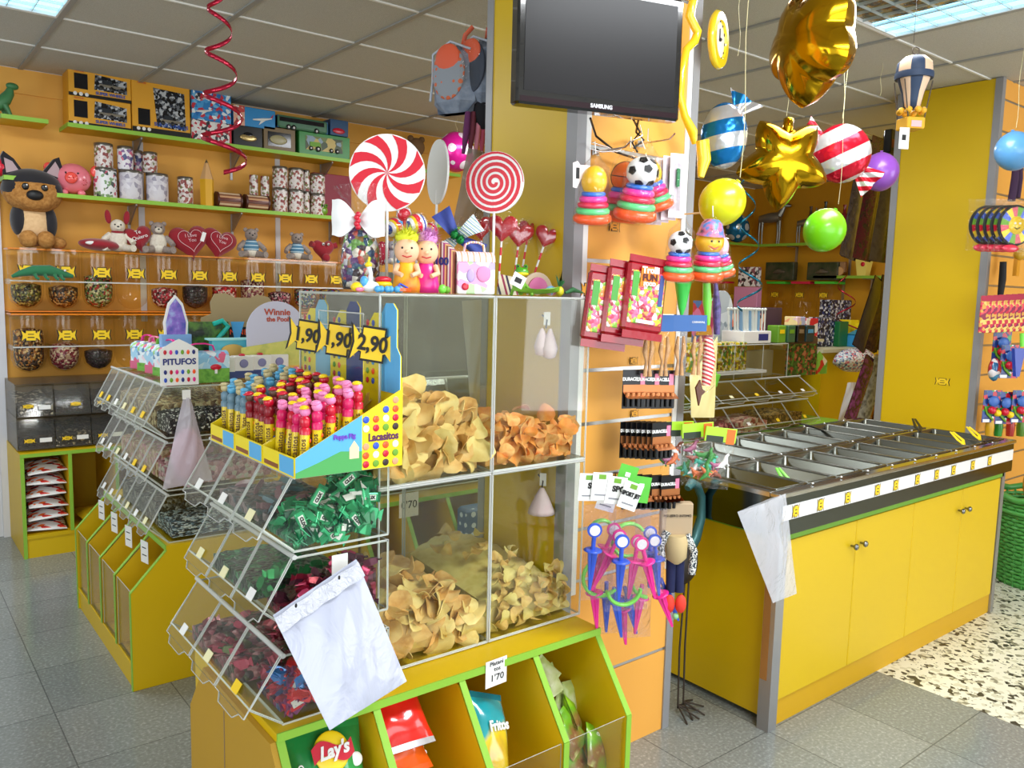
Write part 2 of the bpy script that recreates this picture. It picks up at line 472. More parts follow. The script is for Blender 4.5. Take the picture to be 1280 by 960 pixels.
# walls
struct('wall_left', MB().box(.655, WY, 0, 4.0, WY + .1, CEIL, WALLO).box(.655, WY - .012, CEIL - .14, 4.0, WY, CEIL, WALLO))
struct('wall_back', MB().box(4.0, WY, 0, WX + .1, WY + .1, CEIL, mat('golden_wall', '#D49A16', .6)))
struct('wall_right', MB().box(WX, -2.6, 0, WX + .1, WY, CEIL, mat('golden_wall', '#D49A16', .6)))
struct('trim_door', MB().box(.60, WY - .03, 0, .655, WY + .1, CEIL, mat('white_jamb', '#DCDCE0', .5)))
struct('wall_white', MB().box(-2.6, WY, 0, .60, WY + .1, CEIL, mat('white_wall', '#D9D8D6', .7)))
struct('wall_side', MB().box(-2.7, -2.6, 0, -2.6, WY, .6, mat('white_wall', '#D9D8D6', .7)).box(-2.7, -2.6, 2.5, -2.6, WY, CEIL, mat('white_wall', '', .7)).box(-2.7, 2.8, 0, -2.6, WY, CEIL, mat('white_wall', '', .7)))
struct('wall_front', MB().box(-2.6, -2.7, 2.6, WX, -2.6, CEIL, mat('white_wall', '', .7)).box(-2.6, -2.7, 0, WX, -2.6, .35, mat('white_wall', '', .7))
       .box(3.2, -2.7, 0, 4.6, -2.6, CEIL, mat('white_wall', '', .7)).box(-2.6, -2.7, 0, -1.8, -2.6, CEIL, mat('white_wall', '', .7)).box(7.2, -2.7, 0, WX, -2.6, CEIL, mat('white_wall', '', .7)))
struct('wall_strip', MB().box(1.418, WY - .006, 1.3, 1.455, WY, 2.46, mat('white_jamb', '', .5)).box(2.33, WY - .006, 1.3, 2.365, WY, 2.46, mat('white_jamb', '', .5)))
# recessed light fittings
LOUV = mat('blue_lit_louvre', '#9FD8F2', .3, emit=1.6)
LOUVD = mat('louvre_blade', '#DCEBEE', .25, metal=.6)
LOUVREFL = noisy('gold_dark_reflection', ['#2A2418', '#6B5A34', '#C9A030', '#7A6A50'], 26, .25, .9, bump=1)  # dark gold mottling paints the mirrored reflections in the louvre's unlit half
names = ['recessed ceiling light at the left corner over the toy shelves', 'recessed ceiling light over the steel pan counter', 'recessed ceiling light above the snack boxes',
         'added fill light without fitting over the far right shelves', 'added fill light without fitting over the rear aisle']
for k, (i, j) in enumerate([(-2, -2), (4, -6), (1, -8)]):
    x0, y0 = gx0 + i * gs, gy0 + j * gs
    if k == 1: x0 = gx0 + 3 * gs
    t = thing('ceiling_light', names[k], 'ceiling light', (x0, y0, CEIL))
    MB().box(0, 0, .02, 2 * gs, gs, .06, WHT).box(0, 0, -.002, 2 * gs, .02, .03, WHT).box(0, gs - .02, -.002, 2 * gs, gs, .03, WHT).box(0, .02, -.002, .02, gs - .02, .03, WHT).box(2 * gs - .02, .02, -.002, 2 * gs, gs - .02, .03, WHT).build('frame', t)
    lm = MB()
    for a in range(1, 12): lm.box(a * .1, .02, .0, a * .1 + .003, gs - .02, .03, LOUVD)
    for a in range(1, 6): lm.box(.02, a * .1, .0, 2 * gs - .02, a * .1 + .003, .03, LOUVD)
    lm.build('louvre', t)
    if k == 1:
        MB().box(.98, .02, .012, 2 * gs - .02, gs - .02, .02, LOUV).build('diffuser', t)
        MB().box(.02, .02, .012, .98, gs - .02, .02, LOUVREFL).build('reflection_panel', t)
    else: MB().box(.02, .02, .012, 2 * gs - .02, gs - .02, .02, LOUV).build('diffuser', t)
# pillar with the television
PX, PY, PXR, PYB = 1.675, 1.82, 2.205, 2.265
SL = [.303 + .1685 * k for k in range(-1, 15)]
def slat_face(x0, x1, y, z0, z1, grooves):
    """slatwall boards facing -Y with metal channels between them"""
    a = MB(); b = MB()
    zs = [z0] + [g for g in grooves if z0 + .02 < g < z1 - .02] + [z1]
    for u, v in zip(zs, zs[1:]):
        a.box(x0, y, u + (.006 if u > z0 else 0), x1, y + .018, v - (.006 if v < z1 else 0), ORA)
    for g in zs[1:-1]: b.box(x0, y + .003, g - .006, x1, y + .012, g + .006, mat('channel_aluminium', '#B9B9B7', .3, metal=.9))
    return a, b
a, b = slat_face(PX + .03, PXR - .03, PY, 0, CEIL, [g for g in SL if g > .25 and not (.32 < g < .6)])
struct('pillar_core', MB().box(PX + .004, PY + .018, 0, PXR - .004, PYB, CEIL, YEL)).name = 'wall_pillar_core'
struct('wall_pillar_slats', a); struct('wall_pillar_channels', b)
struct('wall_pillar_side', MB().box(PX - .004, PY + .02, 0, PX + .004, PYB - .02, CEIL, YEL))
struct('trim_1', MB().box(PX - .008, PY - .006, 0, PX + .03, PY + .04, CEIL, STRIP).box(PX - .008, PYB - .03, 0, PX + .02, PYB + .004, CEIL, STRIP).box(PXR - .03, PY - .006, 0, PXR + .004, PY + .04, CEIL, STRIP))
struct('trim_2', MB().box(PX + .03, PY - .004, .6, PX + .052, PY, CEIL, WHT).box(PXR - .052, PY - .004, .6, PXR - .03, PY, CEIL, WHT))
# second pillar on the right
QX, QY, QYB = 4.90, 1.95, 2.50
struct('wall_column_side', MB().box(QX, QY, 0, QX + .02, QYB, CEIL, YEL).box(QX + .02, QY + .02, 0, QX + 1.6, QYB, CEIL, YEL))
a, b = slat_face(QX + .03, QX + 1.6, QY, 0, CEIL, SL)
struct('wall_column_slats', a); struct('wall_column_channels', b)
struct('trim_3', MB().box(QX - .006, QY - .008, 0, QX + .035, QY + .03, CEIL, STRIP).box(QX - .006, QYB - .02, 0, QX + .02, QYB + .02, CEIL, STRIP))
# ================================================================ FURNITURE
def side_poly(D, H, lip, back_in=0, toe=0):
    """side panel outline in (y, z): front at y=0 (towards the viewer), back at y=D"""
    return [(0, 0), (0, lip), (D * back_in, H), (D, H), (D, 0)]
def slot_cabinet(label, loc, rz, W, D, H, lip, slope, n, cat='display cabinet', inner=YEL2, glass=True, shelfz=.1, bends=None):
    t = thing('snack_cabinet', label, cat, loc, rz)
    poly = [(0, 0), (0, lip), (slope, H), (D, H), (D, 0)]
    ds = bends or [W * k / n for k in range(n + 1)]
    for k, x in enumerate(ds):
        x = min(max(x, .009), W - .009)
        o = MB().prism([(p[0], p[1]) for p in poly] if k in (0, len(ds) - 1) else [(.004, shelfz), (.004, lip), (slope, H - .012), (D - .01, H - .012), (D - .01, shelfz)],
                       x - .009, x + .009, YEL if k in (0, len(ds) - 1) else inner, 'x')
        # lime edge band along the front and slope
        for (a, b) in (((0, shelfz if 0 < k < len(ds) - 1 else 0), (0, lip)), ((0, lip), (slope, H))):
            dy, dz = b[0] - a[0], b[1] - a[1]; l = math.hypot(dy, dz); ny, nz = -dz / l, dy / l
            o.add([(x + sx, a[0] + ny * e, a[1] + nz * e) if q == 0 else (x + sx, b[0] + ny * e, b[1] + nz * e) for q in (0, 1) for sx, e in ((-.0095, 0), (.0095, 0), (.0095, .0025), (-.0095, .0025))],
                  [(0, 1, 2, 3), (7, 6, 5, 4), (0, 4, 5, 1), (1, 5, 6, 2), (2, 6, 7, 3), (3, 7, 4, 0)], GRN)
        o.build('side_panel' if k in (0, len(ds) - 1) else 'divider', t)
    MB().box(0, slope - .004, H, W, D, H + .018, YEL).box(0, slope - .008, H - .001, W, slope - .004, H + .019, GRN).build('top_panel', t)
    MB().box(.018, D - .012, .02, W - .018, D - .002, H, inner).build('back_panel', t)
    MB().box(.018, .012, shelfz - .018, W - .018, D - .01, shelfz, inner).build('bottom_shelf', t)
    MB().box(.018, .006, 0, W - .018, .02, shelfz - .02, YEL).box(.018, .001, shelfz - .02, W - .018, .018, shelfz, YEL).build('kick_board', t)
    if glass:
        for a, b in zip(ds, ds[1:]):
            MB().plate([(a + .012, .006, shelfz), (b - .012, .006, shelfz), (b - .012, .006, lip - .004), (a + .012, .006, lip - .004)], .003, ACR, ACRE).build('front_pane', t)
    return t
# candy bins: tiers of sloped clear bins; local front is -y, near end at x = L
def price_label(mb, x, y, z, M=None, w=.028, h=.016, m=None): mb.box(x - w / 2, y - .001, z - h / 2, x + w / 2, y, z + h / 2, m or PAPER, M=M)
def bin_tier(name_lab, loc, rz, L, D, z0, z1, nose, nlid, cat='candy bin', seed=0):
    """clear bin: back at y=0, top front edge at y=-D, lid slopes on to y=-(D+nose)"""
    t = thing('acrylic_candy_bin', name_lab, cat, loc, rz)
    zl = z0 + (z1 - z0) * .34
    sec = [(0, z0), (0, z1), (-D, z1), (-(D + nose), zl), (-(D + .0), z0)]
    body = MB()
    th = .004
    for x in (0, L):
        body.prism([(p[0], p[1]) for p in sec], x - th / 2, x + th / 2, ACR, 'x')
        for a, b in zip(sec, sec[1:] + sec[:1]):
            body.tube([(x, a[0], a[1]), (x, b[0], b[1])], .0016, ACRW, 4)
    body.plate([(0, -D, z1), (L, -D, z1), (L, 0, z1), (0, 0, z1)], th, ACR, ACRE)
    body.plate([(0, -D, z0), (L, -D, z0), (L, 0, z0), (0, 0, z0)], th, ACR, ACRE)
    body.plate([(L, 0, z0), (0, 0, z0), (0, 0, z1), (L, 0, z1)], th, ACR, ACRE)
    body.plate([(0, -(D + nose), zl), (L, -(D + nose), zl), (L, -D, z0), (0, -D, z0)][::-1], th, ACR, ACRE)
    body.build('bin_body', t)
    MB().tube([(-.005, -D - .002, z1 + .004), (L + .012, -D - .002, z1 + .004)], .006, ACRW, 8).build('hinge_rod', t)
    for k in range(1, nlid):
        x = L * k / nlid
        MB().prism([(p[0], p[1]) for p in sec], x - .0015, x + .0015, ACR, 'x').build('divider', t)
    rnd = random.Random(seed)
    for k in range(nlid):
        a, b = L * k / nlid + .004, L * (k + 1) / nlid - .004
        y0, z_0, y1, z_1 = -D - .004, z1, -(D + nose) - .012, zl - .018
        m = MB()
        m.plate([(a, y1, z_1), (b, y1, z_1), (b, y0, z_0), (a, y0, z_0)], .003, ACR, ACRE)
        # stepped grip tab along the lower edge
        c = (a + b) / 2; wv = (b - a)
        dy, dz = (y1 - y0), (z_1 - z_0); l = math.hypot(dy, dz); dy /= l; dz /= l
        def q(x, s): return (x, y1 + dy * s, z_1 + dz * s)
        m.plate([q(c - wv * .24, .016), q(c + wv * .24, .016), q(c + wv * .34, 0), q(c - wv * .34, 0)], .003, ACR, ACRE)
        pts = [q(a, 0), q(c - wv * .34, 0), q(c - wv * .24, .016), q(c + wv * .24, .016), q(c + wv * .34, 0), q(b, 0)]
        m.tube(pts, .0013, ACRW, 4)
        for x in (a, b): m.tube([(x, y0, z_0), (x, y1, z_1)], .0013, ACRW, 4)
        o = m.build('lid', t)
        M = Matrix.Translation((c, (y0 + 3 * y1) / 4, (z_0 + 3 * z_1) / 4)) @ Euler((math.atan2(-(z_0 - z_1), -(y0 - y1)) + PI, 0, 0)).to_matrix().to_4x4()
        lab = MB(); wl = min(.034, wv * .6)
        lab.box(-wl / 2, -.013, .002, wl / 2, .013, .004, [PAPER, mat('cream_label', '#EFE9B8', .6), TAGY][rnd.choice([0, 0, 1, 2])], M=M)
        lab.build('price_label', o)
    return t
# ---- near unit
BX, BY0, BY1 = .666, 1.64, 2.24
near = slot_cabinet('yellow snack cabinet with lime edges under the clear potato chip boxes', (BX, 1.50, 0), 0, 1.64 - BX + .02, .70, .552, .36, .14, 4)
# chamfered cardboard-coloured end cover on the aisle side
o = MB().prism([(2.205, 0), (2.205, .40), (2.09, .55), (1.64, .55), (1.505, .37), (1.505, 0)], BX - .014, BX - .001, OCH, 'x').box(BX - .0155, 1.93, 0, BX - .014, 1.933, .5, BRN)
solo('end_panel', o, 'dull ochre end board closing the left side of the near snack cabinet', 'panel')
card = thing('price_card', 'white handwritten price card reading Platanitos 1\'70 on the near cabinet edge', 'price card', at(620, 840, 'y', 1.632), R(3)); card.scale = (1.3, 1, 1.15)
MB().box(-.028, -.0015, -.032, .028, 0, .032, PAPER).build('card', card)
txt('Platani\n tos', .014, INK, card, (0, -.0022, .016)); txt("1'70", .022, INK, card, (.002, -.0022, -.012))
# price card behind
# ---- middle unit : facing -X, local x -> -Y
MX = .735
mid = slot_cabinet('yellow four-slot candy cabinet with lime edges in the left aisle', (MX, 4.21, 0), -PI / 2, 1.02, .95, .532, .385, .135, 4)
# ---- left wall cabinet
left = slot_cabinet('low yellow snack cabinet with green edge under the smoky bins at the left wall', (.635, 5.12, 0), 0, .98, .54, .575, .575, 0.004, 4, glass=False, shelfz=.13, bends=[0, .245, .49, .735, .98])
# ---- back cabinet seen through the chip boxes
backc = slot_cabinet('yellow slot cabinet with lime edges behind the chip boxes', (1.70, 3.1, 0), 0, 1.2, .6, .552, .36, .12, 5)
t = thing('price_card', 'white price card reading 0\'70 behind the lower left chip box', 'price card', at(511, 631, 'y', 3.08), 0)
MB().box(-.05, -.002, -.055, .05, 0, .055, PAPER).build('card', t); txt("0'70", .05, INK, t, (0, -.003, 0))
solo('polka_dot_bag', MB().box(-.075, 0, 0, .075, .09, .4, dots('blue_polka_paper', '#4E6C96', '#D8E4F2', 22, .32), .012), 'blue gift bag with white polka dots standing behind the lower chip boxes', 'gift bag', (2.22, 3.0, .14))

# ---- steel pan counter
ct = thing('pan_counter', 'yellow four-door counter with stainless steel candy pan top', 'counter', (2.43, 1.56, 0))
CW, CD = 2.0, .80
MB().box(.09, .05, .02, CW - .05, CD - .02, .70, YEL).box(.085, .045, .02, .095, CD - .02, .715, YEL).build('carcass', ct)
MB().box(.09, .03, 0, CW - .05, .05, .095, mat('yellow_kick', '#D0A000', .5)).build('kick_board', ct)
MB().box(.07, .02, .70, CW - .03, CD - .01, .722, GRND).build('edge_band', ct)
o = MB().box(.035, .012, 0, .085, .06, .728, ALU).box(.033, .03, .19, .036, .058, .6, mat('worn_wood', '#9C6A30', .6)); o.build('corner_post', ct)
MB().box(CW - .05, .02, 0, CW - .015, .05, .728, ALU).build('corner_post', ct)
xs = [.095, .575, 1.045, 1.515, CW - .06]
for k in range(4):
    d = MB().box(xs[k] + .002, .022, .10, xs[k + 1] - .002, .04, .695, YEL, .002).build('door', ct)
    kx = xs[k + 1] - .035 if k % 2 == 0 else xs[k] + .035
    MB().lathe([(.004, 0), (.005, .012), (.012, .018), (.013, .024), (.009, .029), (0, .03)], mat('dark_chrome', '#8A8A88', .2, metal=1), (0, 0, 0), 14, T(kx, .022, .60, PI / 2)).build('knob', d)
GS = mat('mirror_steel_band', '#5E6666', .12, metal=1)
MB().box(0, 0, .728, CW, CD, .742, GS).box(0, 0, .742, .004, CD, .868, GS).box(CW - .004, 0, .742, CW, CD, .868, GS).box(0, 0, .742, CW, .004, .868, GS).box(0, CD - .004, .742, CW, CD, .868, GS).build('steel_skirt', ct)
MB().box(.02, -.0035, .785, CW - .01, -.0005, .838, WHT).build('label_strip', ct)
def candy_tag(mb, M, w=.034, h=.026, m=TAGY, th=.0012, inkm=INK):
    """wrapped-sweet shaped price tag, black outline"""
    p = lambda s: [(-.5 * s, -.5 * s), (.5 * s, -.5 * s), (.5 * s, -.3 * s), (.62 * s, -.25 * s), (1.0 * s, -.55 * s), (.86 * s, 0), (1.0 * s, .55 * s), (.62 * s, .25 * s), (.5 * s, .3 * s), (.5 * s, .5 * s), (-.5 * s, .5 * s), (-.5 * s, .3 * s), (-.62 * s, .25 * s), (-1.0 * s, .55 * s), (-.86 * s, 0), (-1.0 * s, -.55 * s), (-.62 * s, -.25 * s), (-.5 * s, -.3 * s)]
    S = Matrix.Diagonal((w, 1, h, 1))
    mb.prism(p(1.1), -th, 0, inkm, 'y', M @ S); mb.prism(p(.96), -th * 1.6, -th, m, 'y', M @ S)
    mb.box(-.3, -th * 2, .1, .3, -th * 1.6, .18, inkm, M=M @ S); mb.box(-.34, -th * 2, -.22, .34, -th * 1.6, -.12, inkm, M=M @ S)
for px_, py_ in [(995, 637), (1026, 630), (1060, 621), (1097, 613), (1120, 607), (1147, 599), (1171, 594), (1192, 589), (1216, 583), (1237, 578)]:
    p = at(px_, py_, 'y', 1.555)
    q = MB(); candy_tag(q, Matrix.Identity(4), .02, .04); q.build('price_tag', ct, (p.x - 2.43, -.004, .811))
top = MB()
npf, npb = 10, 9
py = [(.035, .385, npf), (.415, .765, npb + 1)]
# frame
top.box(-.008, -.008, .868, CW + .008, .035, .884, STEEL, .003).box(-.008, CD - .035, .868, CW + .008, CD + .008, .884, STEEL, .003).box(-.008, .035, .868, .03, CD - .035, .884, STEEL).box(CW - .03, .035, .868, CW + .008, CD - .035, .884, STEEL).box(.03, .385, .868, CW - .03, .415, .884, STEEL)
top.build('steel_top', ct)
pan_x = [.03 + (CW - .06) * k / 10 for k in range(11)]
def pan_mb(w, d, dep=.09):
    m = MB()
    rad = .03
    def ring(ix, z, r):
        pts = []
        x0, x1, y0, y1 = ix, w - ix, ix, d - ix
        for cx, cy, a in ((x1 - r, y1 - r, 0), (x0 + r, y1 - r, PI / 2), (x0 + r, y0 + r, PI), (x1 - r, y0 + r, 1.5 * PI)):
            for k in range(5): pts.append((cx + r * math.cos(a + k * PI / 8), cy + r * math.sin(a + k * PI / 8), z))
        return pts
    rings = [ring(0, .884, .003), ring(0, .888, .003), ring(.010, .8885, .012), ring(.014, .883, .016), ring(.02, .884 - dep + .012, .024), ring(.032, .884 - dep, .02)]
    vs = sum(rings, []); fs = []
    for i in range(len(rings) - 1):
        for k in range(20): fs.append((i * 20 + k, i * 20 + (k + 1) % 20, (i + 1) * 20 + (k + 1) % 20, (i + 1) * 20 + k))
    m.add(vs, fs, STEELB, True); m.add(rings[-1], [tuple(range(20))], STEELB)
    return m
pm = None; n_ = 0
for (ya, yb, npn) in ((.035, .385, 10), (.415, .765, 10)):
    for k in range(10):
        wv = pan_x[1] - pan_x[0] - .003
        if pm is None:
            pm = pan_mb(wv, .35)
            pan0 = pm.build('steel_pan'); o = pan0
        else:
            o = pan0.copy(); col.objects.link(o)
        o.location = (2.43 + pan_x[k] + .0015, 1.56 + ya, .0)
        row = 'front' if ya < .2 else 'back'
        nth = ['first', 'second', 'third', 'fourth', 'fifth', 'sixth', 'seventh', 'eighth', 'ninth', 'tenth'][k]
        tag(o, f'empty steel candy pan, {nth} from the left in the {row} row', 'pan', 'steel pans in the counter top')
bm = MB().lathe([(0, -.003), (.006, -.001), (.006, .003), (.003, .005), (0, .005)], CHR, n=8)
for ya in (.0, .40, .775):
    for k in range(1, 10):
        bm2 = bm.build('rivet', ct, (pan_x[k], ya + (.015 if ya == 0 else 0), .889)) if (ya == 0 and k == 1) else None
        if bm2: rv = bm2
        else:
            r_ = rv.copy(); col.objects.link(r_); r_.parent = ct; r_.location = (pan_x[k], ya + (.015 if ya == 0 else 0), .889)
# leftover sweets, tongs
for k, (dx, dy) in enumerate([(.07, .28), (.11, .24), (.14, .26), (.16, .2)]):
    solo('sweet', MB().ball((0, 0, .01), (.02, .013, .01), mat('pale_green_sweet', '#C8D890', .4), 10), 'pale green sweet left in the second front pan', 'sweet', (2.43 + pan_x[1] + dx, 1.60 + dy, .796), k, 'sweets left in the second front pan')
def tongs(label, p, rz, m, l=.16, tilt=.3):
    t = thing('tongs', label, 'tongs', p, rot=(0, -tilt, rz))
    for s in (-1, 1): MB().tube([(0, 0, 0), (l * .3, s * .012, .004), (l, s * .006, 0)], [.007, .008, .006], m, 8, flat=.5).build('arm', t)
    return t
tongs('lime green plastic tongs leaning in the second front pan', at(985, 605, 'z', .86), 1.1, LIME, .09, .5)
tongs('yellow plastic tongs in the front pans, left of the pair', at(1205, 556, 'z', .885), .9, YLW, .12, .35)
tongs('yellow plastic tongs in the front pans, right of the pair', at(1225, 550, 'z', .89), .8, YLW, .14, .3)
tongs('black handled tongs lying over the back pans', at(1000, 530, 'z', .93), -.15, BLK, .17, -.25)
tongs('black handled tongs lying on the middle rail at the right', at(1150, 540, 'z', .89), .6, BLK, .2, .2)
tongs('black handled tongs at the right end of the counter', at(1230, 552, 'z', .9), .05, BLK, .16, .0)
def sheet_bag(label, c, cat='plastic bag', m=POLY, name='plastic_bag', puff=.02, nu=14, nv=18, seed=1, hang=None, group=None):
    """flat plastic bag given by corners TL TR BR BL; slightly puffed, crumpled, two walls"""
    tl, tr, br, bl = [Vector(p) for p in c]
    o0 = (tl + tr + br + bl) / 4
    n = (tr - tl).cross(bl - tl).normalized()
    rn = random.Random(seed); ph = [rn.uniform(0, 6) for _ in range(6)]
    def f(u, v, s):
        p = (tl * (1 - u) + tr * u) * (1 - v) + (bl * (1 - u) + br * u) * v
        k = math.sin(PI * u) * math.sin(PI * min(1, .08 + v * .92)) ** .7
        wv = .3 * math.sin(u * 9 + ph[0] + v * 3) * math.sin(v * 7 + ph[1]) + .2 * math.sin(u * 17 + v * 11 + ph[2])
        return p - o0 + n * (s * puff * k + puff * .45 * wv * (.3 + k))
    mb = MB().grid(lambda u, v: f(u, v, 1), nu, nv, m).grid(lambda u, v: f(1 - u, v, -1), nu, nv, m)
    o = mb.build(name, loc=o0)
    return tag(o, label, cat, group)
sheet_bag('clear empty plastic bag hanging on the left corner of the steel counter', (at(922, 640, 'y', 1.53), at(982, 617, 'y', 1.53), at(996, 742, 'y', 1.5), at(966, 754, 'y', 1.5)), puff=.02, seed=4)

# ---- near unit: candy bins
BL_ = .54
nt1 = bin_tier('clear three-lid bin with green mint sweets, topmost on the near cabinet', (.98, 2.24, 0), -PI / 2, BL_, .245, .955, 1.125, .07, 3, seed=3)
nt2 = bin_tier('clear three-lid bin with dark red sweets, middle of the near stack', (.98, 2.24, 0), -PI / 2, BL_, .245, .765, .94, .07, 3, seed=5)
nt3 = bin_tier('clear three-lid bin with red and blue sweets, lowest of the near stack', (.96, 2.24, 0), -PI / 2, BL_ + .04, .27, .575, .735, .075, 3, seed=8)
# ---- middle unit bins
mlabs = ['clear six-lid bin in the left aisle, topmost tier under the gift boxes', 'clear six-lid bin in the left aisle, middle tier', 'clear six-lid bin in the left aisle, lowest tier on the cabinet']
for k, (z0, z1) in enumerate([(.965, 1.16), (.76, .945), (.555, .74)]):
    bin_tier(mlabs[k], (1.32, 4.03, 0), -PI / 2, .82, .44, z0, z1, .07, 6, seed=k)
# ---- chips boxes
def chip_box(label, x0, z0, w=.346, h=.478):
    t = thing('acrylic_chip_box', label, 'display box', (x0, 1.74, z0))
    D = .46; th = .004; b = MB()
    b.plate([(0, 0, 0), (w, 0, 0), (w, 0, h), (0, 0, h)], th, ACR, ACRE)
    b.plate([(w, D, 0), (0, D, 0), (0, D, h), (w, D, h)], th, ACR, ACRE)
    b.plate([(0, D, 0), (0, 0, 0), (0, 0, h), (0, D, h)], th, ACR, ACRE)
    b.plate([(w, 0, 0), (w, D, 0), (w, D, h), (w, 0, h)], th, ACR, ACRE)
    b.plate([(0, 0, h), (w, 0, h), (w, D, h), (0, D, h)], th, ACR, ACRE)
    b.plate([(0, D, .002), (w, D, .002), (w, 0, .002), (0, 0, .002)], th, ACR, ACRE)
    b.build('box_panels', t)
    e = MB()
    for x in (0, w):
        e.tube([(x, 0, 0), (x, 0, h)], .0028, ACRW, 4); e.tube([(x, D, 0), (x, D, h)], .0025, ACRW, 4)
        for z in (0, h): e.tube([(x, 0, z), (x, D, z)], .0025, ACRW, 4)
    for z in (0, h): e.tube([(0, 0, z), (w, 0, z)], .003, ACRW, 4); e.tube([(0, D, z), (w, D, z)], .0025, ACRW, 4)
    e.build('box_edges', t)
    return t
CHB = [('clear potato chip box, upper left of the four', .975, 1.058), ('clear chip box with paprika crisps, upper right of the four', 1.327, 1.058),
       ('clear potato chip box, lower left of the four', .975, .575), ('clear chip box, lower right of the four', 1.327, .575)]
for l, x, z in CHB: chip_box(l, x, z)
holder = thing('label_holder', 'long clear label holder on the side of the upper left chip box', 'label holder', (.968, 1.80, 1.47), -PI / 2)
MB().box(-.25, -.004, -.018, .0, 0, .018, ACR).tube([(-.25, -.005, .018), (0, -.005, .018), (0, -.005, -.018), (-.25, -.005, -.018), (-.25, -.005, .018)], .0018, ACRW, 4).build('holder_sleeve', holder)
CHIPM = [noisy('chip_golden_a', ['#C89040', '#DFB468', '#E8C680'], 18, .6), noisy('chip_golden_b', ['#BC8034', '#DCAC60', '#E6C484'], 25, .6), noisy('chip_golden_c', ['#D4B058', '#E6CE84', '#E2C06C'], 20, .6)]
CHIPP = [noisy('chip_paprika_a', ['#D06A1C', '#E6963C', '#EAAE60'], 22, .6), noisy('chip_paprika_b', ['#DC8630', '#E8B46A', '#D87424'], 30, .6)]
CHIPY = [noisy('chip_pale_a', ['#CCB458', '#E2D080', '#D8BC68'], 22, .6), noisy('chip_pale_b', ['#C49444', '#DEBC6C', '#D2AC5C'], 22, .6)]
def chip_mesh(m, r, seed, name='potato_chip'):
    rn = random.Random(seed); a = rn.uniform(.006, .015); tw = rn.uniform(-1, 1); el = rn.uniform(.66, 1.0); ph = rn.uniform(0, 6)
    def f(u, v, s):
        an = 2 * PI * u; rr = r * v * (1 + .07 * math.sin(3 * an + ph) + .05 * math.sin(5 * an))
        x, y = rr * math.cos(an), rr * el * math.sin(an)
        q = v * v
        return (x, y, a * (math.cos(2 * an + tw) * q) + .004 * math.sin(an + ph) * q + s * .0009)
    b = MB().grid(lambda u, v: f(u, v, 1), 14, 4, m).grid(lambda u, v: f(1 - u, v, -1), 14, 4, m)
    b.grid(lambda u, v: f(u, 1, 1 - 2 * v), 14, 1, m)
    return b
chip_protos = {}
def chips(box, mats, n, hfun, label, group, rmin=.024, rmax=.036, seed=0):
    l, x0, z0 = CHB[box]
    rn = random.Random(seed)
    key = mats[0].name
    if key not in chip_protos:
        chip_protos[key] = []
        for k in range(6):
            o = chip_mesh(mats[k % len(mats)], rmin + (rmax - rmin) * k / 5, k + seed).build('potato_chip'); chip_protos[key].append(o)
    # the mass under the visible chips
    def f(u, v):
        x = .012 + u * .322; y = .05 + v * .395
        return (x, y, hfun(u, v) - .045 + .006 * math.sin(u * 40) * math.sin(v * 37))
    b = MB().grid(f, 20, 20, mats[0])
    for (ua, va, ub, vb) in ((0, 0, 1, 0), (1, 0, 1, 1), (1, 1, 0, 1), (0, 1, 0, 0)):
        b.grid(lambda u, v: (lambda p: (p[0], p[1], .006 + (p[2] - .006) * v))(f(ua + (ub - ua) * u, va + (vb - va) * u)), 20, 2, mats[0])
    solo('potato_chip_heap', b, 'lower mass of ' + group, 'potato chips', (x0, 1.74, z0), kind='stuff')
    for k in range(n):
        p = chip_protos[key][k % 6]
        o = p if not p.get('category') else p.copy()
        if o is not p: col.objects.link(o)
        front = k < n * .62
        if front:
            nf = int(n * .62); nc = 9; rw = max(1, nf // nc); u = min(1, max(0, ((k % nc) + .5 + rn.uniform(-.4, .4) + .5 * ((k // nc) % 2) - .25) / nc)); hz = hfun(u, 0); z = .02 + (k // nc + rn.random() * .6) / rw * (hz - .022)
            o.location = (x0 + .028 + u * .29, 1.74 + .016 + rn.random() * .026, z0 + z)
            o.rotation_euler = (PI / 2 + rn.gauss(0, .38), rn.gauss(0, .35), rn.gauss(0, .4) )
            if rn.random() < .6: o.rotation_euler = (rn.gauss(1.15, .3), rn.uniform(-.9, .9), rn.gauss(0, .6))
        else:
            u, v = rn.random(), rn.random() ** 2.0
            o.location = (x0 + .035 + u * .28, 1.74 + .03 + v * .38, z0 + hfun(u, v) - .006 + rn.random() * .014)
            o.rotation_euler = (rn.gauss(.2, .45), rn.gauss(0, .45), rn.uniform(0, 6))
        sc_ = rn.uniform(.85, 1.15)
        o.scale = (sc_, sc_, sc_)
        tag(o, label, 'potato chip', group)
chips(0, CHIPM, 84, lambda u, v: .165 + .05 * math.sin(PI * min(1, u + .2)) * (1 - v * .6) + .02 * v, 'large golden potato chip in the pile of the upper left box', 'chips in the upper left box', .026, .042, 1)
chips(1, CHIPP, 62, lambda u, v: .09 + .03 * math.sin(5 * u + 1) * (1 - v) + .05 * u * (1 - v * .4), 'orange paprika crisp in the pile of the upper right box', 'crisps in the upper right box', .022, .034, 2)
chips(2, CHIPM, 76, lambda u, v: .13 + .05 * v + .035 * math.sin(PI * u) * (1 - v), 'golden potato chip in the pile of the lower left box', 'chips in the lower left box', .024, .036, 3)
chips(3, CHIPY, 78, lambda u, v: .14 + .06 * v * math.sin(PI * (.2 + .6 * u)) + .02 * math.sin(4 * u), 'small pale yellow crisp in the pile of the lower right box', 'crisps in the lower right box', .016, .026, 4)
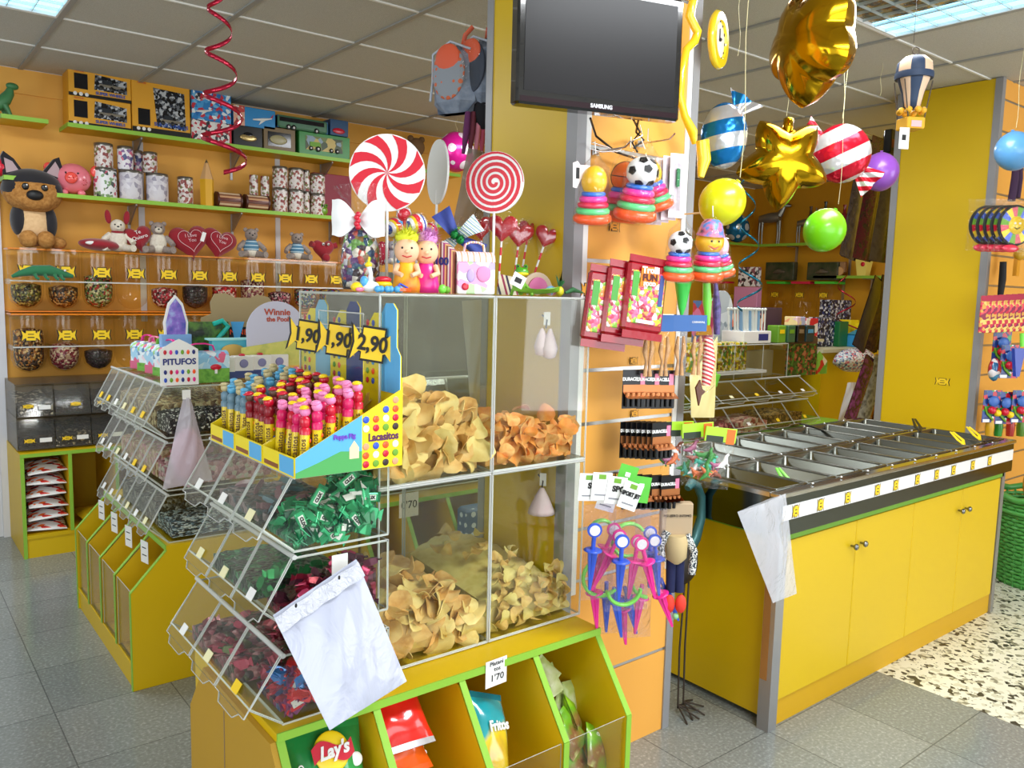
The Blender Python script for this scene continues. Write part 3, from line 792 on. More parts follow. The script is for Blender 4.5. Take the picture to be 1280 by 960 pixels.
# ---- wrapped candies
WR = {}
def candy_mesh(m, m2, l=.03, w=.012, h=.008, fan=.012):
    b = MB(); l *= 1.15; w *= 1.45; h *= 1.2; fan *= .8
    def sec(x, a, c): return [(x, -a, -c), (x, a, -c), (x, a * 1.02, c), (x, -a, c)]
    rings = [sec(-l / 2 - fan, w * .8, .0008), sec(-l / 2, w * .35, .0015), sec(-l / 2 + .003, w * .7, h * .7), sec(0, w * .75, h), sec(l / 2 - .003, w * .7, h * .7), sec(l / 2, w * .35, .0015), sec(l / 2 + fan, w * .8, .0008)]
    vs = sum(rings, [])
    for i in range(6):
        b.add(vs[i * 4:i * 4 + 8], [(k, (k + 1) % 4, 4 + (k + 1) % 4, 4 + k) for k in range(4)], m, False)
    b.add(rings[0], [(3, 2, 1, 0)], m); b.add(rings[-1], [(0, 1, 2, 3)], m)
    if m2: b.box(-l * .36, -w * .42, h + .0001, l * .36, w * .42, h + .0008, m2)
    return b
def candy_heap(x0, x1, y0, y1, z0, hf, protos, n, label, group, name='wrapped_candy', rng=0, under=None, cat='wrapped sweet'):
    rn = random.Random(rng)
    if under:
        def f(u, v): return (x0 + (x1 - x0) * u, y0 + .022 + (y1 - y0 - .022) * v, z0 + max(.004, hf(u, v) - .018) + .003 * math.sin(u * 31) * math.sin(v * 29))
        b = MB().grid(f, 14, 14, under)
        for (ua, va, ub, vb) in ((0, 0, 1, 0), (1, 0, 1, 1), (1, 1, 0, 1), (0, 1, 0, 0)):
            b.grid(lambda u, v: (lambda p: (p[0], p[1], z0 + .004 + (p[2] - z0 - .004) * v))(f(ua + (ub - ua) * u, va + (vb - va) * u)), 14, 1, under)
        solo('candy_mass', b, 'lower mass of ' + group, 'sweets', kind='stuff')
    for k in range(n):
        p = rn.choice(protos)
        o = p if not p.get('category') else p.copy()
        if o is not p: col.objects.link(o)
        u, v = rn.random(), rn.random()
        if rn.random() < .45: v = rn.random() * .06
        hz = hf(u, v)
        z = hz - rn.random() * .012 if v > .08 else .008 + rn.random() * max(.002, hz - .01)
        o.location = (x0 + (x1 - x0) * (.06 + .88 * u), y0 + (y1 - y0) * (.06 + .88 * v), z0 + z)
        o.rotation_euler = (rn.gauss(.25, .35) + (.9 if v < .08 else 0), rn.gauss(0, .35), rn.uniform(0, 6.28))
        tag(o, label, cat, group)
GMINT = [mat('foil_green', '#0F7A4C', .25, coat=.5, metal=.3), mat('foil_green_light', '#3FB57C', .25, metal=.3), mat('foil_green_dark', '#0A4A34', .25, metal=.3)]
clx = []
for k in range(5):
    o = candy_mesh(GMINT[k % 3], WHT if k % 2 == 0 else None, .036, .014, .007).build('wrapped_candy')
    if k % 2 == 0:
        pass
    clx.append(o)
candy_heap(.74, .965, 1.712, 1.87, .96, lambda u, v: .055 + .075 * u + .01 * math.sin(9 * u) - .02 * (1 - u), clx, 95, 'green wrapped mint sweet in the topmost near bin', 'green mint sweets in the topmost near bin', rng=1, under=vor('mint_mass', ['#0F6A44', '#0A4A34', '#1F8A5C', '#08382A', '#2FA070'], 60, .3, coat=.4, bump=1))
# printed mint wrappers with readable lettering on top of the pile
for k, (px_, py_, a) in enumerate([(408, 648, .4), (463, 622, .1), (436, 600, -.6), (378, 652, 1.2), (420, 668, -.3), (446, 650, .9), (398, 622, -1)]):
    p = at(px_, py_, 'y', 1.712)
    t = thing('wrapped_candy', 'green mint sweet with a white lettered band against the side of the topmost near bin', 'wrapped sweet', p, rot=(0, a, 0), group='printed mint sweets against the bin side')
    MB().box(-.023, 0, -.011, .023, .01, .011, GMINT[1], .003).box(-.03, .004, -.013, -.022, .005, .013, GMINT[0]).box(.022, .004, -.013, .03, .005, .013, GMINT[0]).build('wrapper', t)
    MB().box(-.015, -.0008, -.0065, .015, 0, .0065, WHT).build('printed_band', t)
    txt('CLIX', .011, BLK, t, (0, -.0014, 0), bold=.0006)
rdm = [mat('foil_crimson', '#A8123A', .25, metal=.3), mat('foil_plum', '#5E1838', .25, metal=.3), mat('foil_pink', '#E04878', .25, metal=.3), mat('foil_brown', '#4A2A20', .3, metal=.2)]
rds = [candy_mesh(m, None, .034, .010, .008).build('wrapped_candy') for m in rdm]
candy_heap(.74, .965, 1.712, 1.87, .77, lambda u, v: .04 + .07 * u, rds, 55, 'dark red wrapped sweet in the middle near bin', 'dark red sweets in the middle near bin', rng=2, under=vor('plum_mass', ['#5E1838', '#8A1238', '#3A1020', '#A03058'], 60, .3, coat=.4, bump=1))
rbm = [mat('foil_red', '#E0202E', .22, metal=.2, coat=.5), mat('foil_blue', '#2F78C8', .22, metal=.2, coat=.5), mat('foil_purple', '#7A1E60', .3, metal=.3)]
rb = [candy_mesh(rbm[0], WHT, .036, .013, .008).build('wrapped_candy'), candy_mesh(rbm[1], None, .036, .013, .008).build('wrapped_candy'), candy_mesh(rbm[0], None, .034, .012, .008).build('wrapped_candy'), candy_mesh(rbm[2], None, .036, .012, .008).build('wrapped_candy')]
candy_heap(.70, .95, 1.675, 1.84, .58, lambda u, v: .035 + .05 * u, rb, 70, 'red or blue wrapped sweet in the lowest near bin', 'red and blue sweets in the lowest near bin', rng=3, under=vor('purple_mass', ['#7A1E60', '#A81C38', '#2A4A88', '#3A1030', '#C02838'], 55, .3, coat=.4, bump=1))
for k, (px_, py_, a, c) in enumerate([(392, 896, .3, 0), (360, 885, -.7, 1), (345, 900, .6, 0), (420, 862, .2, 1)]):
    pass
pkm = [candy_mesh(mat('foil_rose', '#C84A68', .25, metal=.3), None, .034, .011, .008).build('wrapped_candy'), candy_mesh(mat('foil_olive', '#5E6A3A', .25, metal=.4), None, .034, .011, .008).build('wrapped_candy'), candy_mesh(mat('foil_maroon', '#7A1428', .25, metal=.3), None, .034, .011, .008).build('wrapped_candy')]
candy_heap(.66, .95, 1.85, 2.2, .585, lambda u, v: .05 + .02 * math.sin(9 * v), pkm, 40, 'rose or olive wrapped sweet in the far compartments of the lowest near bin', 'sweets in the far compartments of the lowest near bin', rng=4, under=vor('rose_olive_mass', ['#8A3A4A', '#4A4A2A', '#A84A60', '#3A2020', '#C08088'], 60, .3, coat=.4, bump=1))
gfm = [candy_mesh(mat('foil_emerald', '#2FA860', .2, metal=.6), None, .03, .011, .008).build('wrapped_candy')]
candy_heap(.72, .96, 1.88, 2.2, .775, lambda u, v: .06, gfm, 20, 'shiny green foil sweet in the far compartments of the middle near bin', 'green foil sweets in the middle near bin', rng=5, under=vor('dark_green_mass', ['#1A3A28', '#2A6A40', '#10201A', '#3A9A5C'], 70, .3, coat=.4, bump=1))
mvm = [candy_mesh(mat('wrap_grey_blue', '#6E8CA0', .4), None, .04, .008, .006).build('wrapped_candy'), candy_mesh(mat('wrap_mauve', '#9A6A78', .4), None, .04, .008, .006).build('wrapped_candy')]
candy_heap(.74, .96, 1.9, 2.2, .965, lambda u, v: .05, mvm, 20, 'grey or mauve wrapped sweet in the far compartments of the topmost near bin', 'mauve sweets in the topmost near bin', rng=6, under=vor('mauve_mass', ['#6A5A60', '#8A7078', '#4A5A68', '#A89098', '#3A3034'], 60, .4, bump=1))
# middle unit contents (masses seen through the end panel)
LIQ = vor('liquorice_mix', ['#15100F', '#241C1A', '#F0EEE8', '#1A1414', '#3A2A2C', '#120E0E'], 150, .4, bump=1)
BLU2 = vor('blue_white_sticks', ['#2A3E50', '#B8CFE0', '#E4EEF4', '#54728A', '#1E2A38'], 75, .4, bump=1, stretch=(1, 1, 3))
PNKM = vor('pink_sweet_mix', ['#C88A98', '#E8B8C4', '#9A5A68', '#D8CFC8'], 60, .5, bump=1)
def mass(label, m, x0, x1, y0, y1, z0, h, seed=0, cat='sweets', slope=.3):
    rn = random.Random(seed); a, b_ = rn.uniform(0, 6), rn.uniform(0, 6)
    def f(u, v): return (x0 + (x1 - x0) * u, y0 + (y1 - y0) * v, z0 + h * (1 - slope + slope * math.sin(PI * (.15 + .7 * u)) + .12 * math.sin(5 * u + a) * math.sin(4 * v + b_)) + .004 * math.sin(57 * u + a) * math.sin(61 * v))
    b = MB().grid(f, 28, 28, m)
    for (ua, va, ub, vb) in ((0, 0, 1, 0), (1, 0, 1, 1), (1, 1, 0, 1), (0, 1, 0, 0)):
        b.grid(lambda u, v: (lambda p: (p[0], p[1], z0 + (p[2] - z0) * v))(f(ua + (ub - ua) * u, va + (vb - va) * u)), 28, 1, m)
    return solo('candy_mass', b, label, cat, kind='stuff')
mass('black and white liquorice pieces in the topmost aisle bin', LIQ, .9, 1.3, 3.225, 3.4, .975, .075, 1)
mass('brown sweets further along the topmost aisle bin', vor('brown_mix', ['#6A4A30', '#B89468', '#8A6A48', '#D8C49A'], 60, .5, bump=1), .9, 1.3, 3.42, 4.0, .975, .10, 2)
mass('pink twisted sweets in the middle aisle bin', PNKM, .9, 1.3, 3.225, 3.4, .77, .08, 3)
mass('beige and pink sweets along the middle aisle bin', vor('beige_mix', ['#C8A078', '#E8D0B0', '#D8889A', '#A87850'], 60, .5, bump=1), .9, 1.3, 3.42, 4.0, .77, .11, 4)
mass('blue and white wrapped sticks in the lowest aisle bin', BLU2, .9, 1.3, 3.225, 3.42, .565, .07, 5)
mass('grey and black sweets along the lowest aisle bin', vor('grey_mix', ['#2E2C2A', '#6A6A66', '#9A9A94', '#1A1A1A'], 80, .5, bump=1), .9, 1.3, 3.44, 4.0, .565, .10, 6)
# ================================================================ LEFT WALL GOODS
def shelf(label, x0, x1, z, y0=5.42, y1=WY, brackets=(), edge=GRN):
    t = thing('wall_shelf', label, 'shelf', (x0, y0, z))
    MB().box(0, .003, -.022, x1 - x0, y1 - y0, 0, YEL2).build('board', t)
    MB().box(-.001, 0, -.023, x1 - x0 + .001, .003, .001, edge).box(-.002, 0, -.023, 0, y1 - y0, .001, edge).build('edge_band', t)
    for bx in brackets:
        b = MB().prism([(y1 - y0, -.022), (y1 - y0, -.14), (y1 - y0 - .018, -.14), (.06, -.032), (.06, -.022)], bx - x0 - .005, bx - x0 + .005, ALU, 'x')
        b.box(bx - x0 - .008, y1 - y0 - .006, -.2, bx - x0 + .008, y1 - y0, -.02, ALU); b.build('bracket', t)
    return t
SZ1, SZ2 = 2.463, 2.055
shelf('top wall shelf with green edge carrying the boxed toy vehicles', .985, 3.75, SZ1, brackets=(1.40, 2.02, 2.68))
shelf('middle wall shelf with green edge carrying the piggy bank and tins', .90, 3.1, SZ2, brackets=(1.36, 2.02, 2.75))
shelf('short green edged shelf at the top left corner under the green dinosaur', .655, .885, SZ1)
shelf('short green edged shelf behind the plush dog', .655, .83, 2.13)
shelf('green edged wall shelf behind the white lollipop back, far along the left wall', 3.1, 4.4, 2.06)
YB = mat('truck_box_yellow', '#E0A020', .45)
def wbox(px0, px1, py0, py1, label, m, cat='toy box', yf=5.47, d=.17, name='toy_box', zb=SZ1, front=None):
    """carton on the wall: left and right pixel columns, top pixel row, standing on shelf zb"""
    a = at(px0, py1, 'y', yf); b = at(px1, py1, 'y', yf); zt = at((px0 + px1) / 2, py0, 'y', yf).z
    t = thing(name, label, cat, (a.x, yf, zb))
    w = b.x - a.x - .004; h = zt - zb
    MB().box(0, 0, .001, w, d, h, m, .003).build('carton', t)
    return t, w, h
TOYW = vor('toy_print_dark', ['#1A1C22', '#2E3440', '#6A6E74', '#B8BCC0', '#101216'], 75, .2)
DARKW = mat('dark_window_film', '#14161C', .12)
def truck_box(px0, px1, py0, py1, zb, label, big=False):
    t, w, h = wbox(px0, px1, py0, py1, label, YB, zb=zb)
    if not big:
        MB().box(w * .09, -.002, h * .28, w * .3, .001, h * .85, DARKW).build('round_window', t)
        MB().prism([(w * .4, h * .33), (w * .93, h * .3), (w * .93, h * .8), (w * .42, h * .9)], -.002, .001, TOYW, 'y').build('window', t)
        c = MB()
    else:
        MB().box(w * .1, -.002, h * .16, w * .3, .001, h * .45, DARKW).build('round_window', t)
        MB().prism([(w * .42, h * .16), (w * .92, h * .14), (w * .9, h * .82), (w * .36, h * .85)], -.002, .001, TOYW, 'y').build('window', t)
    v = MB()
    z = h * (.34 if not big else .2)
    x0, x1 = (w * .48, w * .88)
    v.box(x0, -.006, z + .02, x1, -.002, z + .035, CHR).box(x0 + .02, -.008, z + .035, x0 + .07, -.002, z + .06, mat('toy_dark', '#202830', .3))
    for x in (x0 + .012, (x0 + x1) / 2, x1 - .012): v.ball((x, -.004, z + .015), (.014, .004, .014), BLK, 10)
    v.build('toy_vehicle', t)
    MB().box(0, -.0015, 0, w, 0, h * .12, BLK).build('base_stripe', t)
    for k in range(3): MB().ball((w * (.1 + .09 * k), -.002, h * .09), (.011, .001, .011), WHT, 10).build('picture_dot', t)
    txt('SUPER WHEELS', .024 if not big else .03, mat('blue_ink', '#1F4FA8', .5), t, (w * .66, -.0035, h * .2), bold=.0008)
    txt('MOTOR', .014, RED, t, (w * .17, -.003, h * .93 if not big else h * .9))
    return t, h
t, h = truck_box(86, 165, 124, 158, SZ1, 'yellow boxed toy truck set, lower of the two stacked at the shelf left end')
truck_box(86, 165, 91, 122, SZ1 + h, 'yellow boxed toy truck set, upper of the two stacked at the shelf left end')
truck_box(166, 239, 101, 172, SZ1, 'large yellow boxed toy truck set beside the two stacked yellow boxes', True)
BLB = vor('airplane_box_print', ['#2A80C4', '#4BA0DC', '#E8EEF2', '#C83040', '#2A80C4', '#1F6AB0', '#7ABCE4'], 45, .3)
REDB = vor('red_toy_print', ['#E8E6E2', '#C02C40', '#D8D8DA', '#30343C', '#E8E4E0'], 55, .3)
def plane_on(t, x, z, s=1, m=None):
    b = MB().tube([(x - .05 * s, -.004, z - .006 * s), (x, -.005, z), (x + .05 * s, -.004, z + .012 * s)], [.004 * s, .008 * s, .003 * s], m or WHT, 8)
    b.prism([(x - .005 * s, z), (x + .02 * s, z), (x - .02 * s, z - .03 * s)], -.005, -.002, m or WHT, 'y').prism([(x + .035 * s, z + .005 * s), (x + .05 * s, z + .01 * s), (x + .06 * s, z + .035 * s)], -.005, -.002, RED, 'y')
    b.build('airplane_picture', t)
t, w_, h1 = wbox(240, 290, 152, 177, 'boxed white and red toy vehicle under the blue airplane box', REDB, zb=SZ1)
MB().box(w_ - .012, -.002, 0, w_, 0, h1, RED).build('red_edge', t)
t, w_, h = wbox(240, 290, 114, 152, 'blue toy airplane box beside the large yellow box', BLB, zb=SZ1 + h1)
plane_on(t, w_ * .3, h * .3); MB().ball((w_ * .2, -.003, h * .75), (.03, .002, .026), REDB, 12).build('picture_disc', t)
t, w_, h1 = wbox(292, 329, 158, 180, 'black boxed gold toy car on the top shelf', mat('black_carton', '#15161A', .3), zb=SZ1)
MB().ball((w_ * .5, -.004, h1 * .45), (w_ * .3, .006, h1 * .16), mat('gold_car', '#C8B078', .2, metal=.6), 14).ball((w_ * .5, -.004, h1 * .58), (w_ * .16, .005, h1 * .14), DARKW, 12).build('toy_car', t)
t, w_, h = wbox(292, 345, 135, 158, 'blue toy airplane box with a red helicopter over the black car box', mat('sky_print', '#2F8CCB', .3), zb=SZ1 + h1)
plane_on(t, w_ * .68, h * .45, 1.3); MB().box(0, -.002, 0, w_ * .26, 0, h, vor('red_plane_print', ['#C84040', '#E0A890', '#A82830', '#E0D8D0'], 40, .4)).build('side_print', t)
t, w_, h1 = wbox(330, 370, 160, 188, 'brown boxed vintage toy car on the top shelf', mat('brown_carton', '#7A6440', .4), zb=SZ1)
MB().box(w_ * .12, -.002, h1 * .2, w_ * .85, 0, h1 * .8, DARKW).ball((w_ * .45, -.005, h1 * .48), (w_ * .28, .006, h1 * .2), mat('grey_car', '#A8A078', .3), 12).build('toy_car', t)
t, w_, h2 = wbox(374, 438, 168, 194, 'green boxed toy tractor at the right end of the top shelf', mat('tractor_green', '#2F8A3A', .35), zb=SZ1)
o = MB().box(w_ * .12, -.002, h2 * .25, w_ * .85, 0, h2 * .85, vor('farm_print', ['#C8B060', '#6A7A38', '#3A4A28', '#8AA0B0'], 18, .4))
for x, r in ((.22, .016), (.36, .02), (.62, .016), (.74, .016)): o.ball((w_ * x, -.006, h2 * .32), (r, .005, r), BLK, 12).ball((w_ * x, -.011, h2 * .32), (r * .4, .002, r * .4), WHT, 8)
o.box(w_ * .2, -.008, h2 * .4, w_ * .4, -.003, h2 * .6, GRND).build('toy_tractor', t)
t, w_, h = wbox(347, 411, 148, 165, 'long green toy bus in a clear box, right part of the top shelf', mat('bus_tray_blue', '#2A6A9A', .4), zb=SZ1 + h2 * 1.02, d=.15)
MB().box(.0, -.01, h * .0, w_ * .98, .1, h * 1.0, mat('bus_green', '#4A7A5C', .3), .01).box(.01, -.0115, h * .5, w_ * .9, -.009, h * .85, DARKW).build('toy_bus', t)
for x in (.2, .3, .75): MB().ball((w_ * x, -.012, h * .1), (.018, .004, .018), BLK, 12).ball((w_ * x, -.016, h * .1), (.008, .002, .008), WHT, 8).build('wheel', t)
t, w_, h = wbox(413, 436, 150, 168, 'small blue box with a red toy car at the end of the top shelf', mat('dark_blue_carton', '#27507A', .4), zb=SZ1 + h2 * 1.02, d=.12)
MB().ball((w_ * .45, -.004, h * .3), (w_ * .35, .006, h * .18), RED, 12).build('toy_car', t)
# middle shelf
def tin(px, pyt, pyb, wpx, label, m, zb=SZ2, yf=5.50, group=None):
    p = at(px, pyb, 'y', yf); r = (at(px + wpx / 2, pyb, 'y', yf).x - p.x) * .92
    h = at(px, pyt, 'y', yf).z - zb
    t = thing('printed_tin', label, 'tin', (p.x, yf, zb), group=group)
    MB().lathe([(r * .97, 0), (r, .004), (r, h - .004), (r * .97, h)], m, n=24).build('tin_body', t)
    MB().lathe([(r * 1.02, h - .016), (r * 1.02, h), (r * .9, h + .003), (0, h + .003)], mat('tin_rim', '#8A8680', .3, metal=.8), n=24).build('lid', t)
    return h
OWL = vor('owl_print', ['#E4DCD8', '#E4DCD8', '#8A3A38', '#E4DCD8', '#7A7A4A', '#A05A50', '#CFC4C0'], 66, .4)
GREYP = vor('grey_sketch_print', ['#D4CFD6', '#C2BCC8', '#E0DCE2', '#9A94A4', '#D8D4DA'], 40, .4)
TREEP = vor('tree_print', ['#E8E8EA', '#E8E8EA', '#7A9A6A', '#E8E8EA', '#C84868', '#E8E8EA', '#44504A'], 60, .4)
NAVYP = vor('pink_navy_print', ['#ECE8EC', '#4A5080', '#D86A88', '#ECE8EC', '#8A6A9A', '#ECE8EC'], 52, .4)
h = tin(132, 211, 245, 31, 'white tin printed with green trees beside the piggy bank', TREEP)
tin(130, 180, 211, 25, 'tin with brown owl print stacked on the tree tin', OWL, zb=SZ2 + h + .004)
h = tin(164, 214, 248, 31, 'grey tin with a house sketch, second from the piggy bank', GREYP)
tin(157, 184, 213, 21, 'tin with pink and navy print stacked on the second tin', NAVYP, zb=SZ2 + h + .004)
tin(173, 189, 213, 12, 'narrow tin with pink and navy print behind the second tin', NAVYP, zb=SZ2 + h + .004, yf=5.56)
h = tin(197, 218, 250, 29, 'grey tin with sketch print, third from the piggy bank', GREYP)
tin(188, 191, 219, 19, 'tin with owl print stacked on the third tin', OWL, zb=SZ2 + h + .004)
tin(232, 222, 252, 20, 'short owl print tin standing alone left of the big pencil', OWL)
for px_, t0, w_, l in [(350, 236, 19, 'second tall column of the owl tins, lower tin'), (370, 238, 19, 'third tall column of the owl tins, lower tin'), (383, 240, 8, 'slim owl tin squeezed between the tall columns'), (397, 243, 18, 'right end owl tin, lower one')]:
    h = tin(px_, t0, t0 + 26, w_, l, OWL)
    tin(px_, t0 - 27 + (0 if px_ < 390 else 2), t0, w_, l.replace('lower tin', 'upper tin').replace('lower one', 'upper one').replace('slim', 'upper slim'), OWL, zb=SZ2 + h + .004)
BRS = stripes('brown_stripe_wrap', ['#6A2E20', '#C89870', '#8A5A40', '#E0C8A8', '#9A6A50', '#5A2A1C'], 14, (0, 0, 1), .35)
for px_, l, zz in [(258 + 27, 'brown striped roll lying right of the big pencil', 0), (320, 'brown striped roll lying under the owl tins', 0)]:
    p = at(px_, 250, 'y', 5.5)
    t = thing('striped_roll', l, 'roll', (p.x, 5.5, SZ2 + .052))
    MB().lathe([(.048, -.08), (.05, -.075), (.05, .075), (.048, .08)], BRS, n=24, M=T(ry=PI / 2)).build('roll_body', t)
    MB().lathe([(.052, -.082), (.052, -.07)], mat('dark_brown_rim', '#4A2018', .4), n=24, M=T(ry=PI / 2)).build('rim', t); MB().lathe([(.052, .07), (.052, .082)], mat('dark_brown_rim', '', .4), n=24, M=T(ry=PI / 2)).build('rim', t)
for px_, t0 in ((317, 209), (331, 210)):
    p = at(px_, 235, 'y', 5.5)
    solo('printed_tin', MB().lathe([(.028, 0), (.028, .13)], OWL, n=20), 'owl print tin standing on the striped rolls, ' + ('left of the two' if px_ < 320 else 'right of the two'), 'tin', (p.x, 5.5, SZ2 + .104))
p = at(259, 257, 'y', 5.47)
t = thing('giant_pencil', 'giant yellow wooden pencil standing on the middle shelf', 'pencil', (p.x, 5.47, SZ2))
MB().lathe([(.042, 0), (.044, .17)], mat('pencil_yellow', '#E0A818', .4), n=6, smooth=False).build('pencil_body', t)
MB().lathe([(.044, .17), (.012, .275)], mat('pale_wood', '#D8A870', .6), n=6, smooth=False).build('wood_cone', t)
MB().lathe([(.012, .275), (0, .30)], mat('graphite', '#6A5A40', .4), n=6).build('pencil_tip', t)
# piggy bank
p = at(92, 243, 'y', 5.52)
t = thing('piggy_bank', 'pink ceramic piggy bank at the left end of the middle shelf', 'piggy bank', (p.x, 5.52, SZ2), R(-14))
PG = mat('pig_pink', '#F0808E', .22, coat=.6); PGR = mat('pig_coral', '#F2544A', .25, coat=.5)
MB().ball((0, 0, .1), (.098, .09, .09), PG, 26).build('body', t)
for s in (-1, 1):
    MB().ball((s * .062, -.005, .185), (.03, .014, .034), PGR, 14, M=T(ry=s * .35)).build('ear', t)
    for q in (-1, 1): MB().ball((s * .045, q * .045, .014), (.022, .02, .018), PG, 12).build('foot', t)
    MB().ball((s * .032, -.083, .125), .0055, BLK, 8).build('eye', t)
MB().lathe([(.032, 0), (.034, .012), (.028, .02), (0, .021)], PGR, (0, 0, 0), 20, T(-.004, -.08, .096, PI / 2)).ball((-.014, -.102, .096), .004, mat('nostril', '#B83028', .4), 6).ball((.008, -.102, .096), .004, mat('nostril', '', .4), 6).build('snout', t)
sl = MB()
for a in range(7): sl.ball((.062 + .014 * math.cos(a * .9), -.072 + .008 * a / 7, .075 + .014 * math.sin(a * .9)), .0035, mat('nostril', '', .4), 6)
sl.build('speaker_holes', t)
# frog bank, red box, dinosaur
p = at(403, 266, 'y', 5.48)
t = thing('frog_figure', 'small green frog ornament right of the owl tins', 'ornament', (p.x, 5.48, SZ2))
FG = mat('frog_green', '#6E9A30', .3, coat=.5)
MB().ball((0, 0, .035), (.04, .035, .035), FG, 16).build('body', t)
for s in (-1, 1): MB().ball((s * .016, -.024, .07), .014, FG, 10).build('eye_bulge', t); MB().ball((s * .016, -.038, .07), .006, BLK, 8).build('eye', t)
t, w_, h = wbox(392, 440, 218, 268, 'dark red box behind the pinwheel lollipop on the middle shelf', mat('wine_red_box', '#8E1430', .5), zb=SZ2, yf=5.6, d=.06)
solo('heart_box', MB().box(0, 0, 0, .19, .12, .2, mat('wine_red_box', '', .5), .01), 'wine red box on the middle shelf end beside the pinwheel lollipop', 'box', (2.78, 5.46, 1.86))
p = at(9, 140, 'y', 5.5)
t = thing('dinosaur_toy', 'green toy dinosaur standing on the top left shelf', 'toy dinosaur', (p.x, 5.5, SZ1), R(15))
DG = mat('dino_green', '#3E7A4A', .45)
MB().tube([(-.06, 0, .02), (-.05, 0, .05), (-.01, 0, .09), (.015, 0, .13), (.02, -.005, .16)], [.012, .03, .034, .026, .016], DG, 12).build('body', t)
MB().ball((.028, -.01, .17), (.034, .02, .02), DG, 12).build('head', t)
for s in (-1, 1): MB().tube([(-.02, s * .02, .06), (-.005, s * .028, .03), (.005, s * .028, 0)], [.018, .012, .012], DG, 8).build('leg', t)
p = at(2, 205, 'y', 5.5)
solo('red_toy', MB().ball((0, 0, .05), (.05, .04, .05), RED, 14).ball((.02, 0, .1), .02, BLK, 8), 'red round toy at the left photo edge on the shelf over the plush dog', 'toy', (p.x - .01, 5.5, 2.13))

# ---- dispenser jars
JZ = 1.74
JW = mat('jar_lid_orange', '#F08A1C', .3, coat=.5)
JAR = clear('jar_plastic', '#FCF9F0', 1.6, 1.5, .05)
def jar_proto(z):
    t = thing('candy_jar', '', 'candy jar', (0, 5.53, z))
    r, H = .092, .36
    prof = [(0, -H), (r * .5, -H + .013), (r * .87, -H + .045), (r, -H + .088), (r, -.02)]
    MB().lathe(prof, JAR, n=26, sy=.95).build('jar_body', t)
    MB().box(-.096, -.095, -.018, .096, .09, -.008, JW, .003).build('lid', t)
    q = MB(); candy_tag(q, Matrix.Identity(4), .050, .058); q.build('price_tag', t, (0, -.104, -.135))
    return t
jp = jar_proto(JZ)
JN = {0: 'greenish brown', 1: 'brown and gold', 2: 'green brown and red', 3: 'no', 4: 'dark red and white', 5: 'black', 6: 'bright red', 7: 'dark red and beige', 8: 'plum and pink', 9: 'green blue and red', 10: 'mixed red and green', 11: 'mixed'}
JC = {0: ['#3A3A1E', '#6A6A30', '#C0B060', '#2A2010', '#7A5A30'], 1: ['#2A1A10', '#A86A28', '#D8B070', '#3A1E10', '#6A3A18'], 2: ['#4A5A28', '#7A8A48', '#A83028', '#C8C08A', '#2A3018'],
      4: ['#7A1028', '#C83048', '#E8D8D8', '#4A0A18', '#9A1830'], 5: ['#100C10', '#2A2028', '#4A3A44', '#181418'], 6: ['#B01024', '#E02838', '#F0D8D0', '#8A0A18'], 7: ['#6A1428', '#B89880', '#8A2840', '#D8C0A8'],
      8: ['#4A1A3A', '#B05070', '#D8B8C0', '#2A1020'], 9: ['#1E5A38', '#2850A0', '#B02030', '#D8D8C8', '#14301E'], 10: ['#B02030', '#2F8A3A', '#2A40A0', '#E0B030', '#6A1420'], 11: ['#7A3A28', '#C8A058', '#3A5A30']}
fill = {0: .14, 1: .13, 2: .2, 4: .13, 5: .15, 6: .15, 7: .2, 8: .12, 9: .15, 10: .15, 11: .13}
def jar_fill(x, z, k, hh, label):
    r = .08; H = .36
    prof = [(0, -H + .008), (r * .5, -H + .02), (r * .87, -H + .05), (r * .98, -H + .09)]
    if hh > .1: prof.append((r * .98, -H + hh))
    prof += [(r * .6, -H + max(hh, .1) + .01), (0, -H + max(hh, .1) + .016)]
    m = vor('jar_sweets_%d' % k, JC[k], 85, .25, coat=.5, bump=1)
    b = MB().lathe(prof, m, n=22, sy=.95)
    solo('candy_mass', b, label, 'sweets', (x, 5.53, z), kind='stuff')
ordn = ['first', 'second', 'third', 'fourth', 'fifth', 'sixth', 'seventh', 'eighth', 'ninth', 'tenth', 'eleventh', 'twelfth', 'thirteenth']
xs_ = []
for k in range(12):
    x = .755 + .193 * k
    lab = f'dispenser jar with {JN[k]} sweets, {ordn[k]} from the left in the upper row'
    if k == 0: o = jp; o['label'] = lab; o.location = (x, 5.53, JZ)
    else: o = dup(jp, lab, (x, 5.53, JZ), group='dispenser jars in the upper row')
    o['group'] = 'dispenser jars in the upper row'
    if k in JC: jar_fill(x, JZ, k, fill[k], f'{JN[k]} sweets filling the {ordn[k]} jar of the upper row')
for k in range(9):
    x = .755 + .187 * k
    kk = [1, 7, 5, None, None, 0, 4, 9, 2][k]
    lab = f'dispenser jar with {JN[kk] if kk is not None else "no"} sweets, {ordn[k]} from the left in the lower row'
    o = dup(jp, lab, (x, 5.53, 1.365), group='dispenser jars in the lower row')
    if kk is not None: jar_fill(x, 1.365, kk, [.25, .16, .12, 0, 0, .12, .12, .12, .12][k], f'{JN[kk]} sweets filling the {ordn[k]} jar of the lower row')
for z, x1, l in ((1.545, 3.1, 'clear ledge holding the upper row of dispenser jars'), (1.165, 2.5, 'clear ledge holding the lower row of dispenser jars')):
    t = thing('jar_rail', l, 'rail', (.66, 5.41, z))
    MB().box(0, 0, -.003, x1 - .66, .035, .002, ACR).box(0, -.002, -.004, x1 - .66, .0, .004, ACRW).box(0, 0, .16, x1 - .66, .003, .19, ACR).build('ledge', t)
    for x in (0, .2, x1 - .7): MB().box(x, .0, -.02, x + .004, WY - 5.42, .01, ACR).build('support', t)
